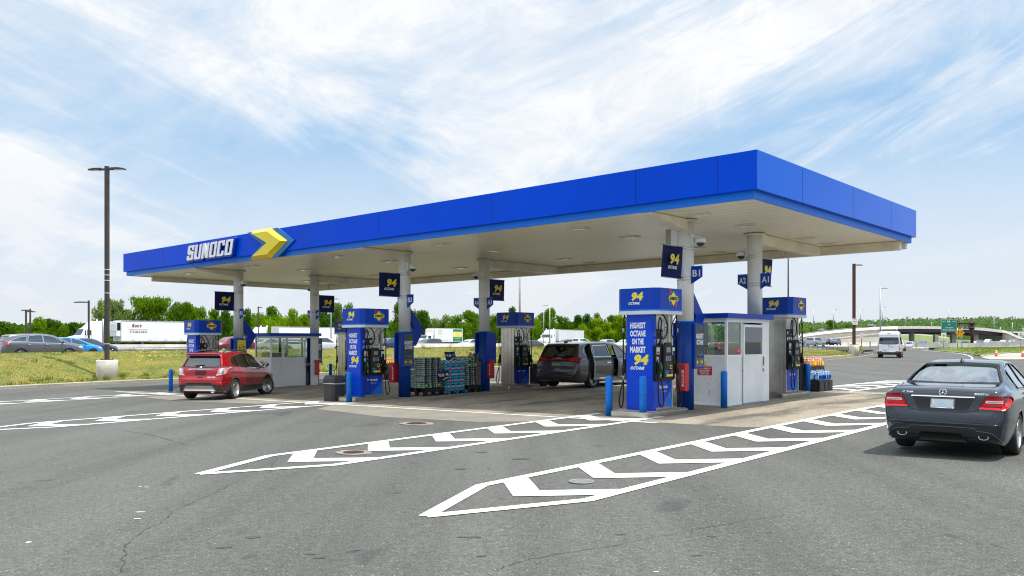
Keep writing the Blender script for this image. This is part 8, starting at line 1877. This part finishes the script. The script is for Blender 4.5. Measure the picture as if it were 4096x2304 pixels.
# grass blades and tufts
def blade(vs, fs, p, h, lean, w):
    a = rnd.uniform(0, 6.28); d = Vector((math.cos(a), math.sin(a), 0)); q = Vector((math.cos(a + 1.3), math.sin(a + 1.3), 0)); k = len(vs)
    vs += [p - d * w, p + d * w, p + q * lean + Vector((0, 0, h))]; fs.append((k, k + 1, k + 2))
def scatter(name, faces_pts, n, h, mats_, label, tuft=0.0, hvar=.5):
    """blades spread over quads [(a,b,c,d)] of 3D points"""
    areas = []; tot = 0
    for q in faces_pts: ar = ((q[1] - q[0]).cross(q[3] - q[0])).length; tot += ar; areas.append(tot)
    groups = [([], []) for _ in mats_]
    import bisect
    for _ in range(n):
        q = faces_pts[min(len(areas) - 1, bisect.bisect(areas, rnd.random() * tot))]; u, v = rnd.random(), rnd.random(); p = (q[0] * (1 - u) + q[1] * u) * (1 - v) + (q[3] * (1 - u) + q[2] * u) * v
        gi = rnd.randrange(len(mats_)); vs, fs = groups[gi]; hh = h * rnd.uniform(1 - hvar, 1 + hvar)
        if rnd.random() < tuft:
            for _k in range(16): blade(vs, fs, p + Vector((rnd.gauss(0, .10), rnd.gauss(0, .10), 0)), hh * rnd.uniform(1.5, 2.8), .12, .014)
        else: blade(vs, fs, p, hh, hh * .5, .012 + hh * .05)
    mb = MB()
    for (vs, fs), m in zip(groups, mats_): mb.add(vs, fs, m)
    return mb.build(name, label=label, cat='grass', kind='stuff')
GL = [leafmat('blade_straw', (.20, .155, .020), (.29, .235, .035)), leafmat('blade_green', (.07, .125, .008), (.13, .18, .012)), leafmat('blade_lime', (.14, .165, .010), (.20, .215, .016))]
VB = [Vector(v) for v in bv]; n_st = len(KS); m_ = bm_
near = [(VB[i * m_ + j], VB[(i + 1) * m_ + j], VB[(i + 1) * m_ + j + 1], VB[i * m_ + j + 1]) for i in range(n_st - 1) for j in range(9) if VB[i * m_].y < 68]
farq = [(VB[i * m_ + j], VB[(i + 1) * m_ + j], VB[(i + 1) * m_ + j + 1], VB[i * m_ + j + 1]) for i in range(n_st - 1) for j in range(9) if VB[i * m_].y >= 66]
scatter('grass', near, 60000, .045, [GL[0], GL[0], GL[1], GL[2]], 'dry yellow-green grass on the bank at left and centre')
scatter('grass', farq, 16000, .10, [GL[0], GL[2], GL[1], GL[2]], 'greener grass on the bank at right')
edge = [q for k, q in enumerate(near) if k % 9 < 2] ; crest = [q for k, q in enumerate(near) if k % 9 > 6]
scatter('weed_tufts', edge, 700, .09, [GL[1], GL[1], GL[2]], 'green weed tufts along the kerb', tuft=.55)
scatter('weed_tufts', crest + near, 300, .10, [GL[1], GL[0]], 'taller weeds on top of the bank', tuft=.6)
if ISL: scatter('grass', ISL, 14000, .12, [GL[1], GL[2], GL[2]], 'bright green grass on the island at right')
# yellow wild flowers
vs, fs = [], []
for _ in range(200):
    a = rnd.choice([(650, 1404, 1.3), (605, 1409, 1.0), (560, 1420, .9)]); c = at(a[0], a[1], 52); p = c + Vector((rnd.gauss(0, a[2] * .5), rnd.gauss(0, 1.0), 0))
    j = min(range(len(VB)), key=lambda k: (VB[k].x - p.x) ** 2 + (VB[k].y - p.y) ** 2); p.z = VB[j].z + rnd.uniform(.08, .2); leaf_quads(rnd, [p], .026, vs, fs, 1)
mb = MB(); mb.add(vs, fs, M['yellow']); mb.build('wild_flowers', label='patches of small yellow flowers on the grass bank', cat='flowers', kind='stuff')
# browner, greener and bare patches in the bank's own colour
t_ = GRASS.node_tree; b_ = t_.nodes['Principled BSDF']; src = b_.inputs['Base Color'].links[0].from_socket; tcx = N(t_, 'ShaderNodeTexCoord')
def gn(s, d=4): n = N(t_, 'ShaderNodeTexNoise', i_Scale=s, i_Detail=d, i_Roughness=.65); t_.links.new(tcx.outputs['Object'], n.inputs['Vector']); return n.outputs[0]
c_ = mixc(t_, mth(t_, 'MULTIPLY', ramp(t_, gn(1.6), [(.52, (0,) * 3), (.62, (1,) * 3)]), .75), src, (.050, .095, .008))
c_ = mixc(t_, mth(t_, 'MULTIPLY', ramp(t_, gn(.8), [(.56, (0,) * 3), (.66, (1,) * 3)]), .6), c_, (.24, .17, .055))
c_ = mixc(t_, 1.0, c_, ramp(t_, gn(9, 3), [(.32, (.62,) * 3), (.66, (1.3,) * 3)]), 'MULTIPLY')
t_.links.new(c_, b_.inputs['Base Color'])
